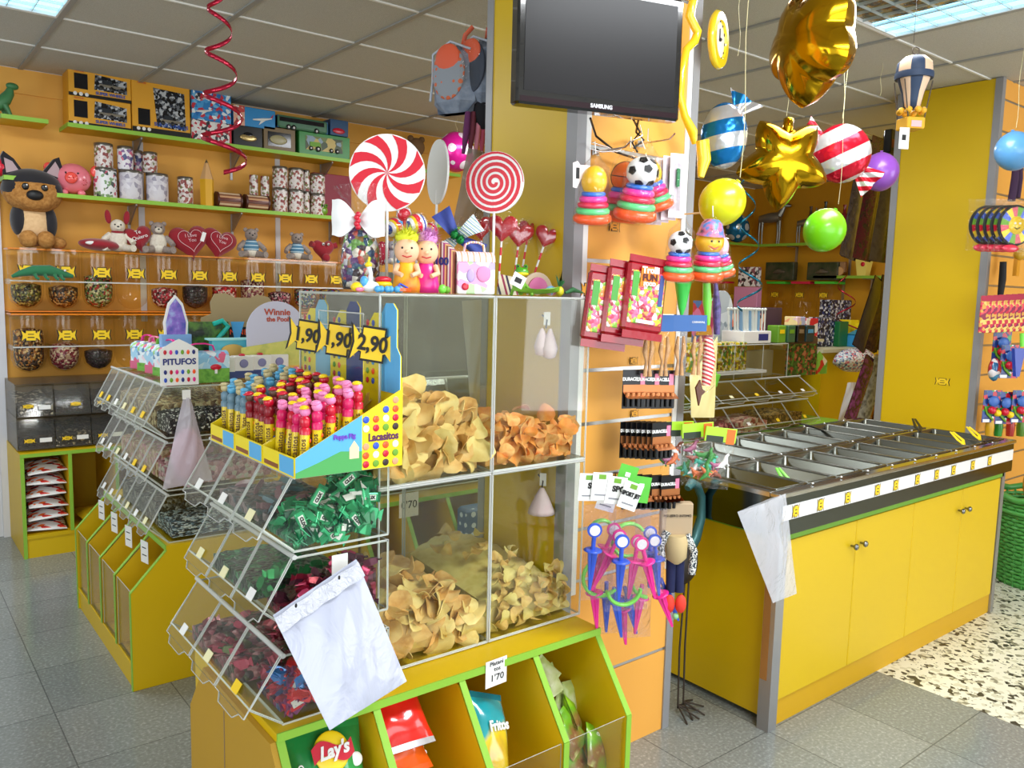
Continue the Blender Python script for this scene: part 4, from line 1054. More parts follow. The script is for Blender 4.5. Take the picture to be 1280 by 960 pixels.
solo('shelf_strip', MB().box(.66, 5.5, 1.365, 3.1, WY - .001, 1.37, mat('orange_acrylic', '#F08A20', .3)), 'orange plastic strip running over the lower row of jars', 'shelf strip')
# crocodile
p = at(55, 348, 'y', 5.39)
t = thing('plush_crocodile', 'green plush crocodile lying on the ledge before the first two jars', 'plush toy', (p.x, 5.385, 1.555))
CG = mat('croc_green', '#1F6E44', .8, sheen=.3)
MB().tube([(-.16, 0, .012), (-.12, 0, .03), (-.05, 0, .05), (.03, 0, .052), (.09, 0, .036), (.15, 0, .022)], [.008, .017, .03, .032, .024, .01], CG, 12).build('body', t)
for x in (-.05, .0, .05, .08): MB().tube([(x, -.02, .03), (x + .008, -.03, .008), (x + .02, -.034, .002)], [.011, .008, .009], CG, 8).build('leg', t)
MB().ball((.105, -.02, .055), .007, WHT, 8).build('eye', t)
# ---- smoky bin rack + bags
rk = thing('bin_rack', 'smoky clear rack of six dark sweet bins at the left wall', 'candy bin', (.635, 5.20, .60))
b = MB()
for z in (0, .185, .37): b.box(0, 0, z, .75, .4, z + .004, SMOKE)
for k in range(5): b.box(k * .187, 0, 0, k * .187 + .004, .4, .37, SMOKE)
b.box(0, .39, 0, .75, .4, .37, mat('rack_back', '#8A7A60', .5)); b.build('rack_frame', rk)
for r_ in range(2):
    for c_ in range(4):
        x0, z0 = c_ * .187 + .006, r_ * .185 + .008
        d = MB().plate([(x0, -.03, z0), (x0 + .178, -.03, z0), (x0 + .178, .015, z0 + .165), (x0, .015, z0 + .165)], .003, SMOKE, ACRW)
        lid = d.build('bin_door', rk)
        q = MB(); candy_tag(q, Matrix.Identity(4), .028, .022); q.build('price_tag', lid, (x0 + .05 + (.05 if (r_, c_) == (1, 1) else 0), -.034, z0 + (.05 if r_ == 0 else .06)))
        if (r_, c_) != (1, 1): MB().box(-.03, -.002, -.012, .03, 0, .012, PAPER).build('white_label', lid, (x0 + .13, -.034, z0 + .05))
        m = vor('dark_sweets_%d' % ((r_ * 4 + c_) % 3), [['#16121A', '#2A2430', '#0E0C10', '#3E3846'], ['#14100E', '#E8E4DA', '#1E1A18', '#0E0C0A', '#2A2624'], ['#1A2410', '#2A1018', '#3A3020', '#10100C']][(r_ * 4 + c_) % 3], 70, .4, bump=1)
        f = lambda u, v: (.635 + x0 + u * .178, 5.20 + .012 + v * .35, .60 + z0 + .07 + .03 * v + .008 * math.sin(9 * u) * math.sin(8 * v))
        s = MB().grid(f, 12, 12, m).grid(lambda u, v: (.635 + x0 + u * .178, 5.212, .60 + z0 + (f(u, 0)[2] - .60 - z0) * v), 12, 1, m)
        solo('candy_mass', s, f'dark sweets in the smoky rack, {["lower", "upper"][r_]} row, {ordn[c_]} bin', 'sweets', kind='stuff')
def pillow_mb(w, h, d, m, m_end=None, nu=12, nv=12, crimp=.07, seed=0, edge=None):
    """sealed snack bag standing in the xz plane, centre at origin"""
    rn = random.Random(seed); ph = [rn.uniform(0, 6) for _ in range(4)]
    def f(u, v, s):
        e = max(0, min(1, (min(v, 1 - v) - crimp * .5) / .28)); e = math.sin(e * PI / 2)
        k = math.sin(PI * min(1, max(0, u))) ** .5 * e
        wr = .1 * math.sin(u * 11 + ph[0] + v * 4) * math.sin(v * 9 + ph[1])
        return ((u - .5) * w * (1 - .05 * e), s * d / 2 * k * (1 + wr) + .001 * s, (v - .5) * h)
    b = MB()
    for a, c, mm in ((0, crimp, m_end or m), (crimp, 1 - crimp, m), (1 - crimp, 1, m_end or m)):
        n = 1 if mm is not m or c - a < .2 else nv
        b.grid(lambda u, v: f(u, a + (c - a) * v, -1), nu, n, mm); b.grid(lambda u, v: f(1 - u, a + (c - a) * v, 1), nu, n, mm)
    return b
SNK = vor('white_orange_bag_print', ['#E8E6E4', '#E86A2A', '#E8E6E4', '#3A3440', '#D8D6D8', '#C8302A', '#E4E2E0'], 26, .25, stretch=(1, 1, 3))
for k in range(6):
    b = pillow_mb(.2, .2, .05, SNK, WHT, seed=k)
    solo('snack_bag', b, f'white and orange snack bag lying in the left wall cabinet, {ordn[k]} from the bottom', 'snack bag', (.765, 5.24, .165 + .066 * k), rot=(R(-78), R(3 * (-1) ** k), R(4 * (k % 3 - 1))), group='snack bags in the left cabinet')
solo('snack_bag', pillow_mb(.2, .2, .05, noisy('yellow_black_bag', ['#2A2418', '#C8A818', '#F0D020', '#302818'], 9, .3), seed=9), 'yellow and black snack bag in the second slot of the left wall cabinet', 'snack bag', (1.03, 5.3, .17), rot=(R(-80), 0, R(12)))
solo('snack_bag', pillow_mb(.18, .18, .05, noisy('yellow_black_bag', [], 9, .3), seed=10), 'yellow and black snack bag, lower one in the second slot of the left cabinet', 'snack bag', (1.06, 5.28, .145), rot=(R(-85), 0, R(-8)))

# ---- plush animals on the jars (top of lids z = JZ-.008)
PZ = JZ - .006
DOGB, DOGT, DOGC = mat('dog_black', '#1C1A20', .9, sheen=.3), noisy('dog_tan', ['#9A6428', '#C08A48'], 60, .9, bump=.5), noisy('dog_cream', ['#D8B080', '#E4C090'], 60, .9, bump=.4)
p = at(43, 305, 'y', 5.5)
dg = thing('plush_dog', 'large plush shepherd dog with big eyes sitting on the first two jars', 'plush toy', (p.x, 5.5, PZ), R(4))
MB().ball((0, .02, .14), (.1, .08, .13), DOGC, 22).build('body', dg)
MB().ball((-.075, .015, .16), (.04, .07, .09), DOGB, 16).ball((.08, .015, .15), (.045, .07, .1), DOGB, 16).build('back_saddle', dg)
MB().ball((-.0, -.01, .315), (.155, .11, .115), DOGT, 28).build('head', dg)
MB().ball((-.0, .004, .365), (.15, .112, .088), DOGB, 28).ball((-.10, .0, .33), (.058, .09, .07), DOGB, 16).ball((.10, .0, .33), (.058, .09, .07), DOGB, 16).build('head_cap', dg)
for s in (-1, 1):
    e = dg
    MB().prism([(-.045, 0), (-.02, .085), (.0, .105), (.03, .06), (.045, 0)], -.014, .014, DOGB, 'y', T(s * .1, -.01, .42, 0, s * .35, 0, 1.15)).prism([(-.028, .005), (-.01, .075), (.018, .05), (.028, .005)], -.017, -.013, mat('ear_pink', '#B8A0A4', .9), 'y', T(s * .1, -.01, .42, 0, s * .35, 0, 1.15)).build('ear', e)
    MB().ball((s * .048 - .01, -.104, .34), (.026, .012, .026), mat('eye_amber', '#B87A30', .2), 16).ball((s * .048 - .01, -.113, .34), (.019, .009, .02), BLK, 14).ball((s * .048 - .004, -.121, .348), .005, WHT, 8).build('eye', e)
    MB().ball((s * .045, -.07, .05), (.048, .05, .05), DOGT, 16).build('front_paw', e)
MB().ball((.12, -.02, .035), (.045, .05, .036), DOGT, 14).build('hind_paw', dg)
MB().ball((-.012, -.115, .295), (.044, .026, .03), mat('dog_nose', '#141416', .5), 16).build('nose', dg)
MB().ball((-.0, -.07, .275), (.1, .05, .06), DOGT, 20).build('muzzle', dg)
def heart_poly(s, n=36):
    return [(s * .0625 * 16 * math.sin(a) ** 3 * .5, s * .0625 * (13 * math.cos(a) - 5 * math.cos(2 * a) - 2 * math.cos(3 * a) - math.cos(4 * a)) * .5) for a in [2 * PI * k / n for k in range(n)]][::-1]
def heart_mb(s, d, m, M=None):
    """puffy heart in the xz plane"""
    hp = heart_poly(s, 40); b = MB()
    def f(u, v, sg):
        k = int(u * 40) % 40; x, z = hp[k]; q = 1 - v
        return (x * (1 - q), sg * d / 2 * math.sqrt(max(0, 1 - (1 - q) ** 2)) , z * (1 - q) + 0)
    b.grid(lambda u, v: f(u, 1 - v, -1), 40, 7, m, M); b.grid(lambda u, v: f(1 - u, 1 - v, 1), 40, 7, m, M)
    return b
def heart_pillow(px_, py_, s, label, rz=0, tilt=0, word=True):
    p = at(px_, py_, 'y', 5.47)
    t = thing('heart_pillow', label, 'plush heart', (p.x, 5.47, p.z + .014), rot=(R(-8), tilt, rz))
    heart_mb(s, .09, CRIM).build('heart', t)
    if word:
        hp = heart_poly(s * .62, 30)
        MB().tube([(x, -.046 + abs(x) * .1, z + .004) for x, z in hp + hp[:1]], .0018, mat('pale_thread', '#E8C0C4', .7), 5).build('stitched_heart', t)
        txt('I Love\n You', .03, mat('pale_thread', '', .7), t, (0, -.049, .012), (PI / 2, 0, 0))
    return t
heart_pillow(237, 304, .25, 'crimson heart pillow with I Love You stitched, left of the two on the jars', 0, -.15)
heart_pillow(274, 306, .23, 'crimson heart pillow with I Love You stitched, right of the two on the jars', 0, .2)
MB().box(-.012, -.002, -.03, .012, 0, .03, PAPER).build('paper_tag', None)
o = bpy.data.objects['paper_tag']; tag(o, 'white swing tag on top of the left stitched heart pillow', 'tag'); o.location = at(254, 296, 'y', 5.4); o.rotation_euler = (0, .3, 0)
p = at(124, 306, 'y', 5.46)
t = thing('heart_pillow', 'crimson heart pillow with white motif lying flat on the third jar', 'plush heart', (p.x, 5.46, PZ + .038))
MB().ball((0, 0, 0), (.115, .09, .036), CRIM, 24, M=T(ry=.06)).build('heart', t)
MB().ball((-.05, -.068, .006), (.04, .012, .012), WHT, 12).build('motif', t)
GRYP, CRMP = noisy('plush_grey', ['#8A7E78', '#A8988E'], 80, .95, bump=.4), noisy('plush_cream', ['#D8CCBA', '#E8E0D0'], 80, .95, bump=.4)
STS = stripes('blue_stripe_shirt', ['#4A7A98', '#C8DCE4', '#4A7A98', '#5A88A4'], 40, (0, 0, 1), .9)
def bear(px_, label, m, m2, shirt, s=1, kind='bear', face=None, name='plush_bear'):
    p = at(px_, 318, 'y', 5.47)
    t = thing(name, label, 'plush toy', (p.x, 5.47, PZ), R(-10)); t.scale = (s, s, s)
    MB().ball((0, 0, .07), (.052, .045, .065), shirt, 18).build('body', t)
    MB().ball((0, 0, .035), (.055, .05, .035), CRMP, 16).build('trousers', t)
    MB().ball((0, -.01, .155), (.042, .04, .042), m, 20).build('head', t)
    MB().ball((0, -.045, .145), (.022, .018, .018), m2, 12).ball((0, -.062, .15), (.007, .005, .005), BLK, 8).build('muzzle', t)
    for q in (-1, 1):
        if kind == 'rabbit': MB().ball((q * .026, 0, .215), (.018, .01, .042), CRIM, 12, M=T(ry=q * .12)).build('ear', t)
        else: MB().ball((q * .036, 0, .188), (.015, .009, .015), m, 10).build('ear', t)
        MB().ball((q * .016, -.045, .163), .005, BLK, 8).build('eye', t)
        MB().tube([(q * .04, 0, .105), (q * .075, -.01, .075), (q * .085, -.03, .055)], [.02, .018, .016], m if kind != 'rabbit' else m, 10).build('arm', t)
        MB().tube([(q * .03, -.02, .03), (q * .06, -.06, .022), (q * .08, -.09, .024)], [.024, .02, .022], m, 10).build('leg', t)
    return t
bear(314, 'small grey plush bear in a blue striped shirt, left of the pair on the jars', GRYP, GRYP, STS, 1.0)
bear(371, 'small grey plush bear in a blue striped shirt, right of the pair on the jars', GRYP, GRYP, STS, .95)
bear(198, 'small grey plush monkey in a pale shirt between the hearts', GRYP, CRMP, CRMP, 1.0, 'monkey', name='plush_monkey')
rb_ = bear(148, 'white plush rabbit with crimson ears and scarf on the jars', CRMP, CRMP, CRMP, 1.0, 'rabbit', name='plush_rabbit')
MB().lathe([(.03, 0), (.04, .008), (.03, .016)], CRIM, (0, -.005, .112), 16).build('scarf', rb_)
h_ = heart_pillow(172, 300, .18, 'crimson heart pillow with white lettering held by the plush rabbit', 0, -.25, False)
txt('Te\nQuiero', .032, WHT, h_, (0, -.05, .01), (PI / 2, -.1, 0))
p = at(404, 320, 'y', 5.47)
t = thing('plush_heart_figure', 'crimson plush heart figure with arms and small eyes near the lollipop', 'plush toy', (p.x, 5.47, PZ + .085))
heart_mb(.17, .09, CRIM).build('heart', t)
for q in (-1, 1):
    MB().tube([(q * .06, 0, .02), (q * .1, -.01, .035)], [.02, .022], CRIM, 10).build('arm', t)
    MB().ball((q * .02, -.045, .035), .01, WHT, 10).ball((q * .02, -.053, .033), .005, BLK, 8).build('eye', t)
MB().ball((0, -.05, -.06), (.03, .02, .03), CRIM, 12).build('small_heart', t)
p = at(482, 318, 'y', 5.47)
solo('plush_polka_heart', MB().ball((0, 0, .08), (.055, .05, .09), dots('red_polka_cloth', '#9A1030', '#E8D8DC', 55, .28, .8), 18), 'crimson plush with white dots behind the candy bag', 'plush toy', (p.x - .03, 5.47, PZ))
bear(490, 'grey plush mouse behind the beach ball lollipops', mat('mouse_grey', '#9A98A0', .9), CRMP, mat('mouse_grey', '', .9), .9, name='plush_mouse')

# ================================================================ TOP OF THE MIDDLE UNIT
TZ = 1.168
def gable_box(label, p, rz, w, d, h, m, top, handle, group=None, name='gift_box', window=None):
    t = thing(name, label, 'gift box', p, rz, group)
    MB().box(-w / 2, -d / 2, 0, w / 2, d / 2, h * .62, m, .003).build('box_body', t)
    arc = [(d / 2 * math.cos(a), h * .62 + h * .2 * math.sin(a)) for a in [PI * k / 10 for k in range(11)]]
    MB().prism([(y, z) for y, z in arc], -w / 2, w / 2, top, 'x').build('curved_top', t)
    MB().tube([(-w * .28, 0, h * .78), (-w * .24, 0, h * .95), (-w * .1, 0, h * 1.0), (w * .1, 0, h * 1.0), (w * .24, 0, h * .95), (w * .28, 0, h * .78)], .009, handle, 8, flat=.35).build('handle', t)
    return t
GB1 = vor('gift_print_blue', ['#A8D4EC', '#8CC4E4', '#E8F0F4', '#A8D4EC', '#C8E4F0', '#E0688A'], 40, .3)
GB2 = vor('gift_print_white', ['#E4EEF2', '#B8D8E8', '#F0D8E0', '#E07090', '#A0CC78', '#6A90B8', '#E8F0F4'], 60, .3)
GRASS = noisy('grass_print', ['#5A9A38', '#7ABA48', '#4A8A30'], 30, .35)
for k in range(6):
    y = 3.30 + .115 * k
    g = gable_box(f'pastel gable gift box on the aisle bins, {ordn[k]} from the near end' if k else 'gable gift box with green meadow print, near end of the row on the aisle bins', (.995 if k else 1.03, y if k else 3.26, TZ), 0 if k == 0 else R(-80 + 3 * k), .2 if k == 0 else .13, .085, .15, GRASS if k == 0 else [GB2, GB1][k % 2], GB1 if k == 0 else GB2, [MAG, PINK, MAG, mat('leaf_handle', '#7CC040', .4), PINK, MAG][k], 'gable gift boxes on the aisle bins')
    if k == 0:
        MB().box(-.099, -.0445, .055, .099, -.0425, .095, GB1).build('sky_print', g)
        MB().ball((.045, -.045, .06), (.022, .003, .012), RED, 12).box(.04, -.047, .035, .05, -.044, .055, WHT).ball((-.05, -.045, .045), (.014, .003, .011), WHT, 10).build('mushroom_print', g)
    else: MB().box(-.066, -.044, .0, .066, -.0428, .035, [GRASS, mat('rose_print', '#D86888', .4)][k % 2]).build('lower_print', g)
p = at(225, 483, 'y', 3.185)
t = thing('shop_sign', 'small white card sign with one dark blue word and rows of tiny coloured motifs', 'sign', (p.x, 3.185, TZ))
MB().prism([(-.07, 0), (.07, 0), (.07, .135), (.03, .16), (0, .175), (-.03, .16), (-.07, .135)], 0, .004, WHT, 'y').build('card', t)
txt('PITUFOS', .032, mat('navy_ink', '#26307A', .5), t, (0, -.001, .088), bold=.001)
mo = MB(); cc = [RED, MAG, BLU, GRND, ORNG, mat('navy_ink', '', .5)]
for zz in (.02, .05, .125):
    for k in range(6): mo.ball((-.052 + .021 * k, -.001, zz), (.006, .001, .009), cc[(k + int(zz * 100)) % 6], 8)
mo.build('tiny_motifs', t)
# castle card, generic blue ice arch
p = at(226, 440, 'y', 3.5)
t = thing('card_display', 'blue and violet cardboard display with a pointed arch behind the gift boxes', 'display card', (p.x, 3.55, TZ))
MB().box(-.06, 0, 0, .06, .04, .17, mat('ice_blue_card', '#7AA8DC', .4)).build('card_box', t)
MB().prism([(-.045, .15), (.045, .15), (.05, .22), (.03, .3), (.0, .335), (-.03, .3), (-.05, .22)], .01, .016, WHT, 'y').prism([(-.036, .155), (.036, .155), (.04, .22), (.022, .29), (.0, .32), (-.022, .29), (-.04, .22)], .006, .01, noisy('violet_ice_print', ['#3A4AA8', '#8A6AC8', '#A8D0F0'], 22, .4), 'y').build('arch_card', t)
# cardboard display with brown top, monster print, S shape
p = at(300, 415, 'y', 3.75)
t = thing('card_display', 'brown cardboard display header with cloud outline and a black band under it', 'display card', (p.x, 3.75, TZ), R(-12))
MB().box(-.18, 0, 0, .16, .2, .19, BLKM).build('display_box', t)
MB().prism([(-.17, .19), (.16, .19), (.16, .29), (.13, .33), (.08, .34), (.05, .325), (-.02, .325), (-.06, .345), (-.11, .34), (-.13, .30), (-.125, .25), (-.17, .23)], -.002, .006, mat('kraft_card', '#A8946C', .8), 'y').build('kraft_header', t)
txt('MINECO', .035, ORNG, t, (.02, -.004, .165)); MB().ball((-.11, -.004, .165), (.03, .002, .02), mat('seal_brown', '#6A5A40', .5), 14).build('seal', t)
MB().box(-.18, -.02, .0, -.1, -.002, .13, vor('grey_green_print', ['#5A6A60', '#A8B8B0', '#3A4440', '#8AA098'], 30, .4)).build('side_print', t)
p = at(262, 420, 'y', 3.6)
t = thing('toy_blister', 'black toy card with a green creature print and a turquoise curl', 'toy card', (p.x, 3.62, TZ))
MB().box(-.09, 0, 0, .09, .02, .22, noisy('creature_print', ['#101418', '#202C20', '#5A8A30', '#18202A'], 16, .3)).build('card', t)
MB().tube([(.02, -.01, .21), (.06, -.01, .225), (.085, -.01, .2), (.06, -.01, .17), (.04, -.01, .15), (.06, -.01, .125), (.085, -.01, .13)], .011, mat('turquoise', '#1FB8A8', .35), 8).build('curl', t)
MB().box(-.1, -.004, .0, -.085, .0, .23, mat('turquoise', '', .35)).build('edge_strip', t)
MB().prism([(.1, .22), (.16, .22), (.125, .1)], -.004, .002, SKY, 'y').build('pennant', t)
p = at(290, 440, 'y', 3.42)
t = thing('picture_book', 'turquoise book with a fair haired child on the cover standing on the bins', 'book', (p.x, 3.44, TZ + .03), R(-4))
MB().box(-.075, 0, 0, .075, .05, .12, mat('aqua_cover', '#58BED0', .4)).box(-.09, -.01, .12, .09, .06, .127, mat('aqua_light', '#A8E4E0', .4)).build('book_block', t)
MB().ball((.01, -.002, .055), (.045, .003, .035), SKIN, 18).ball((.01, -.004, .075), (.05, .003, .028), mat('fair_hair', '#E0B860', .6), 16).ball((-.005, -.006, .05), .004, BRN, 6).ball((.025, -.006, .05), .004, BRN, 6).build('cover_picture', t)
t = thing('picture_book', 'pale blue and yellow booklet beside the disc topped display', 'book', at(322, 447, 'y', 3.4), R(-4))
MB().box(-.035, 0, -.03, .035, .03, .15, mat('pale_sky', '#A8CCE8', .4)).box(-.035, -.001, -.03, .035, 0, .06, mat('straw', '#D8CC60', .5)).build('booklet', t)
# round-topped display
p = at(348, 440, 'y', 3.36)
t = thing('card_display', 'round topped lilac card display with two red words over the aisle bins', 'display card', (p.x, 3.38, TZ), R(-6))
MB().prism([(-.125, 0.04), (.125, .04)] + circ(.128, 22, (0, .19), None, -.15, PI + .15), 0, .004, mat('lilac_card', '#C8C8DC', .5), 'y').build('round_card', t)
MB().prism([(-.15, .04), (.13, .04), (.13, .13), (.05, .15), (-.15, .12)], -.004, -.001, noisy('meadow_print', ['#C8CC60', '#D8D470', '#A8B858'], 14, .5), 'y').build('meadow', t)
txt('Winnie', .038, mat('brick_ink', '#B84830', .5), t, (.005, -.001, .27), bold=.001); txt('the Pooh', .028, mat('brick_ink', '', .5), t, (.01, -.001, .24), bold=.001)
for k in range(7):
    MB().ball((-.1 + .035 * k, -.03, .02), (.018, .018, .018), [mat('coral_sweet', '#F06858', .4), PINK][k % 2], 10).build('sweet_cup', t)
for k in range(4):
    t = thing('egg_box', f'small white carton right of the meadow gift box, {ordn[k]} from the left', 'carton', (1.14 + .085 * k, 3.30 + .02 * k, TZ), R(-5), 'small white cartons on the aisle bins')
    MB().box(-.04, 0, 0, .04, .06, .09, WHT, .003).box(-.04, -.001, .0, .04, 0, .03, mat('navy_print', '#3A4A8A', .5)).ball((0, -.001, .06), (.018, .002, .018), mat('lilac_print', '#8A88B8', .5), 10).build('carton', t)
    MB().ball((0, .03, .094), (.014, .014, .006), RED, 10).build('button', t)
# hanging milky bag with pink contents
sheet_bag('milky plastic bag with pink foam sweets hanging on the aisle bins', (at(229, 497, 'y', 3.14), at(238, 497, 'y', 3.14), at(266, 600, 'y', 3.10), at(203, 612, 'y', 3.10)), puff=.035, m=clear('milky_bag_light', '#F0EEF2', 1.6, 1.5, .12, .42, '#E4DCE4', wrinkle=12), seed=11)
solo('foam_sweets', MB().ball((0, 0, 0), (.06, .022, .11), mat('foam_pink', '#E8B8C8', .7, bump=.6, bscale=30), 20, jit=.06), 'pink foam sweets inside the hanging milky bag', 'sweets', at(235, 572, 'y', 3.13), kind='stuff')
MB().box(-.015, -.002, -.015, .015, .001, .02, PAPER).build('bag_clip'); o = bpy.data.objects['bag_clip']; o.location = at(233, 494, 'y', 3.13); tag(o, 'white paper clip label over the hanging milky bag', 'label')
for k in range(4):
    q = thing('price_card', f'white price card hanging on the left aisle cabinet, {ordn[k]} from the far end', 'price card', (MX + .10, 4.13 - .25 * k, .525), -PI / 2 + .2, 'price cards on the aisle cabinet')
    MB().box(-.03, -.0015, -.09, .03, 0, .0, PAPER).box(-.018, -.002, -.03, .015, -.0015, -.026, INK).box(-.018, -.002, -.06, .018, -.0015, -.056, INK).build('card', q)
# ================================================================ ON THE NEAR UNIT
UZ = 1.541       # top of the chip boxes
def frontrot(rx=0, ry=0, rz=-.62): return (rx, ry, rz)
def disc_card(mb, r, m, y=0, th=.006, n=48): mb.prism(circ(r, n), y, y + th, m, 'y', edge=WHT); return mb
# pinwheel lollipop
p = at(484, 216, 'y', 1.93)
t = thing('lollipop_sign', 'large round red and white pinwheel lollipop decoration over the chip boxes', 'lollipop decoration', (p.x, 1.93, UZ), rot=frontrot(0, 0, -.62))
hz = p.z - UZ; rr = .1
disc_card(MB(), rr, WHT).build('candy_disc', t, (0, 0, hz))
sw = MB()
REDC = mat('lollipop_red', '#D00C2A', .4, coat=.1)
for k in range(8):
    a0 = 2 * PI * k / 8 + .2; wv = 2 * PI / 16 * 1.02
    L1, L2 = [], []
    for i in range(9):
        r = rr * .985 * i / 8; tw = .85 * (i / 8) ** 1.2
        L1.append((r * math.cos(a0 + tw), r * math.sin(a0 + tw))); L2.append((r * math.cos(a0 + tw + wv), r * math.sin(a0 + tw + wv)))
    for i in range(8):
        q = [L1[i], L1[i + 1], L2[i + 1], L2[i]] if i else [L1[0], L1[1], L2[1]]
        sw.add([(x, -.0012, z) for x, z in q], [tuple(range(len(q)))], REDC)
sw.build('red_swirl', t, (0, 0, hz))
MB().tube([(0, .003, 0), (0, .003, hz - rr * .5)], .004, WHT, 8).build('stick', t)
p = at(618, 228, 'y', 1.86)
t = thing('lollipop_sign', 'large round lollipop decoration with red spiral, right one over the chip boxes', 'lollipop decoration', (p.x, 1.86, UZ), rot=frontrot(0, 0, -.95))
hz = p.z - UZ; rr = .085
disc_card(MB(), rr, WHT).build('candy_disc', t, (0, 0, hz))
sp = MB(); N_ = 150; turns = 5.0
for i in range(N_):
    a, b_ = turns * 2 * PI * i / N_, turns * 2 * PI * (i + 1) / N_
    pitch = rr / (turns + .15)
    def ring_(an): r = pitch * an / (2 * PI); return r, max(0.0, r - pitch * .0), min(rr * .99, r + pitch * .62)
    (r0, i0, o0), (r1, i1, o1) = ring_(a), ring_(b_)
    sp.add([(i0 * math.cos(a), -.0012, -i0 * math.sin(a)), (o0 * math.cos(a), -.0012, -o0 * math.sin(a)), (o1 * math.cos(b_), -.0012, -o1 * math.sin(b_)), (i1 * math.cos(b_), -.0012, -i1 * math.sin(b_))], [(0, 1, 2, 3)], REDC)
sp.build('red_spiral', t, (0, 0, hz)); MB().tube([(0, .003, 0), (0, .003, hz - rr * .5)], .004, WHT, 8).build('stick', t)
p = at(543, 216, 'y', 2.06)
t = thing('lollipop_sign', 'round lollipop decoration seen from its plain white back between the two red ones', 'lollipop decoration', (p.x, 2.06, UZ), rot=frontrot(0, .06, -1.82))
disc_card(MB(), .092, mat('card_back', '#D8D8D2', .6)).build('candy_disc', t, (0, 0, p.z - UZ)); MB().tube([(0, .003, 0), (0, .003, p.z - UZ - .05)], .004, WHT, 8).build('stick', t)
# candy bag with bow
p = at(450, 360, 'y', 1.95)
t = thing('candy_gift_bag', 'cellophane bag of mixed sweets tied with a white bow', 'sweet bag', (p.x, 1.95, UZ), R(-38))
MIXC = vor('mixed_sweets', ['#5A2A68', '#C8C8CC', '#6A9A48', '#2A4A68', '#B8483A', '#8A6A3A', '#D8D0C0', '#3A2A30'], 75, .25, coat=.4, bump=1)
MB().lathe([(.0, .004), (.045, .006), (.052, .05), (.05, .11), (.04, .15), (.014, .175), (0, .178)], MIXC, n=20, sy=.8).build('sweets', t)
MB().lathe([(.048, .0), (.057, .03), (.058, .09), (.05, .14), (.018, .18), (.01, .188)], CELLO, n=24, sy=.85).build('bag_film', t)
for k in range(7):
    a = -.9 + .3 * k
    MB().plate([(-.006, .0, .185), (.006, .004 * k - .01, .185), (math.sin(a + .16) * .085, .02 * math.cos(3 * a), .185 + .1 * math.cos(a * .6)), (math.sin(a - .16) * .085, .02 * math.cos(3 * a + 1), .185 + .1 * math.cos(a * .6))], .0008, CELLO).build('film_flare', t)
BOW = mat('bow_white', '#F2F2F2', .6)
for s in (-1, 1):
    f = lambda u, v: (s * (.004 + .064 * u), -.03 - .012 * math.sin(PI * u) + .004 * math.sin(v * 9), .183 + (v - .5) * (.018 + .078 * math.sin(min(1, u * 1.15) * PI * .62)) + .006 * u)
    MB().shell(f, 10, 8, BOW, .006).build('bow_loop', t)
o = MB()
for k in range(5): o.ball((.002 * (-1) ** k, -.042, .165 + .008 * k), .0075, RED, 8)
o.build('red_knot', t)
# dolls
def fuzzy(c, r, m, n=260, seed=1, l=.02):
    rn = random.Random(seed); b = MB().ball(c, r, m, 16)
    for k in range(n):
        d = Vector((rn.gauss(0, 1), rn.gauss(0, 1), rn.gauss(.4, .8))).normalized(); q = Vector(c) + Vector((d.x * r[0], d.y * r[1], d.z * r[2])) * .95
        e = q + d * l * rn.uniform(.6, 1.2) + Vector((rn.gauss(0, .004), 0, rn.gauss(0, .004)))
        s = d.cross(Vector((.3, .2, 1))).normalized() * .0012
        b.add([q - s, q + s, e], [(0, 1, 2), (2, 1, 0)], m)
    return b
def doll(px_, hair, dress, label, dx=0):
    p = at(px_, 366, 'y', 1.84)
    t = thing('troll_doll_bank', label, 'doll', (p.x, 1.84, UZ), R(-30))
    MB().lathe([(0, 0), (.034, .001), (.036, .02), (.03, .05), (.024, .072), (.012, .085)], dress, n=20, sy=.8).build('dress', t)
    MB().ball((0, -.004, .108), (.032, .03, .034), SKIN, 20).build('head', t)
    MB().ball((0, -.036, .104), (.006, .005, .005), SKIN, 8).tube([(-.012, -.032, .094), (0, -.035, .09), (.012, -.032, .094)], .0015, RED, 5).ball((-.012, -.031, .114), .003, BLK, 6).ball((.012, -.031, .114), .003, BLK, 6).build('face', t)
    fuzzy((0, .004, .142), (.03, .026, .02), hair, 300, px_).build('hair', t)
    for s in (-1, 1): MB().tube([(s * .024, -.01, .07), (s * .03, -.03, .052), (s * .012, -.044, .044)], [.008, .007, .006], SKIN, 8).build('arm', t)
    return t
doll(508, mat('neon_yellow_hair', '#E8EC3A', .9), noisy('yellow_orange_dress', ['#F6C820', '#F0682A'], 16, .4), 'doll with fluffy yellow hair in a yellow and orange dress on the chip boxes')
doll(532, mat('lilac_hair', '#E49AD8', .9), MAG, 'doll with fluffy lilac hair in a magenta dress on the chip boxes')
solo('flip_flop', MB().prism(circ(.03, 20, (0, 0), .012), -.004, .004, ORNG, 'z').tube([(-.02, 0, .004), (0, .008, .014), (.02, 0, .004)], .003, BLU, 6), 'orange toy sandal with blue strap before the yellow haired doll', 'toy sandal', at(503, 362, 'y', 1.775) + Vector((0, 0, 0)), .3)
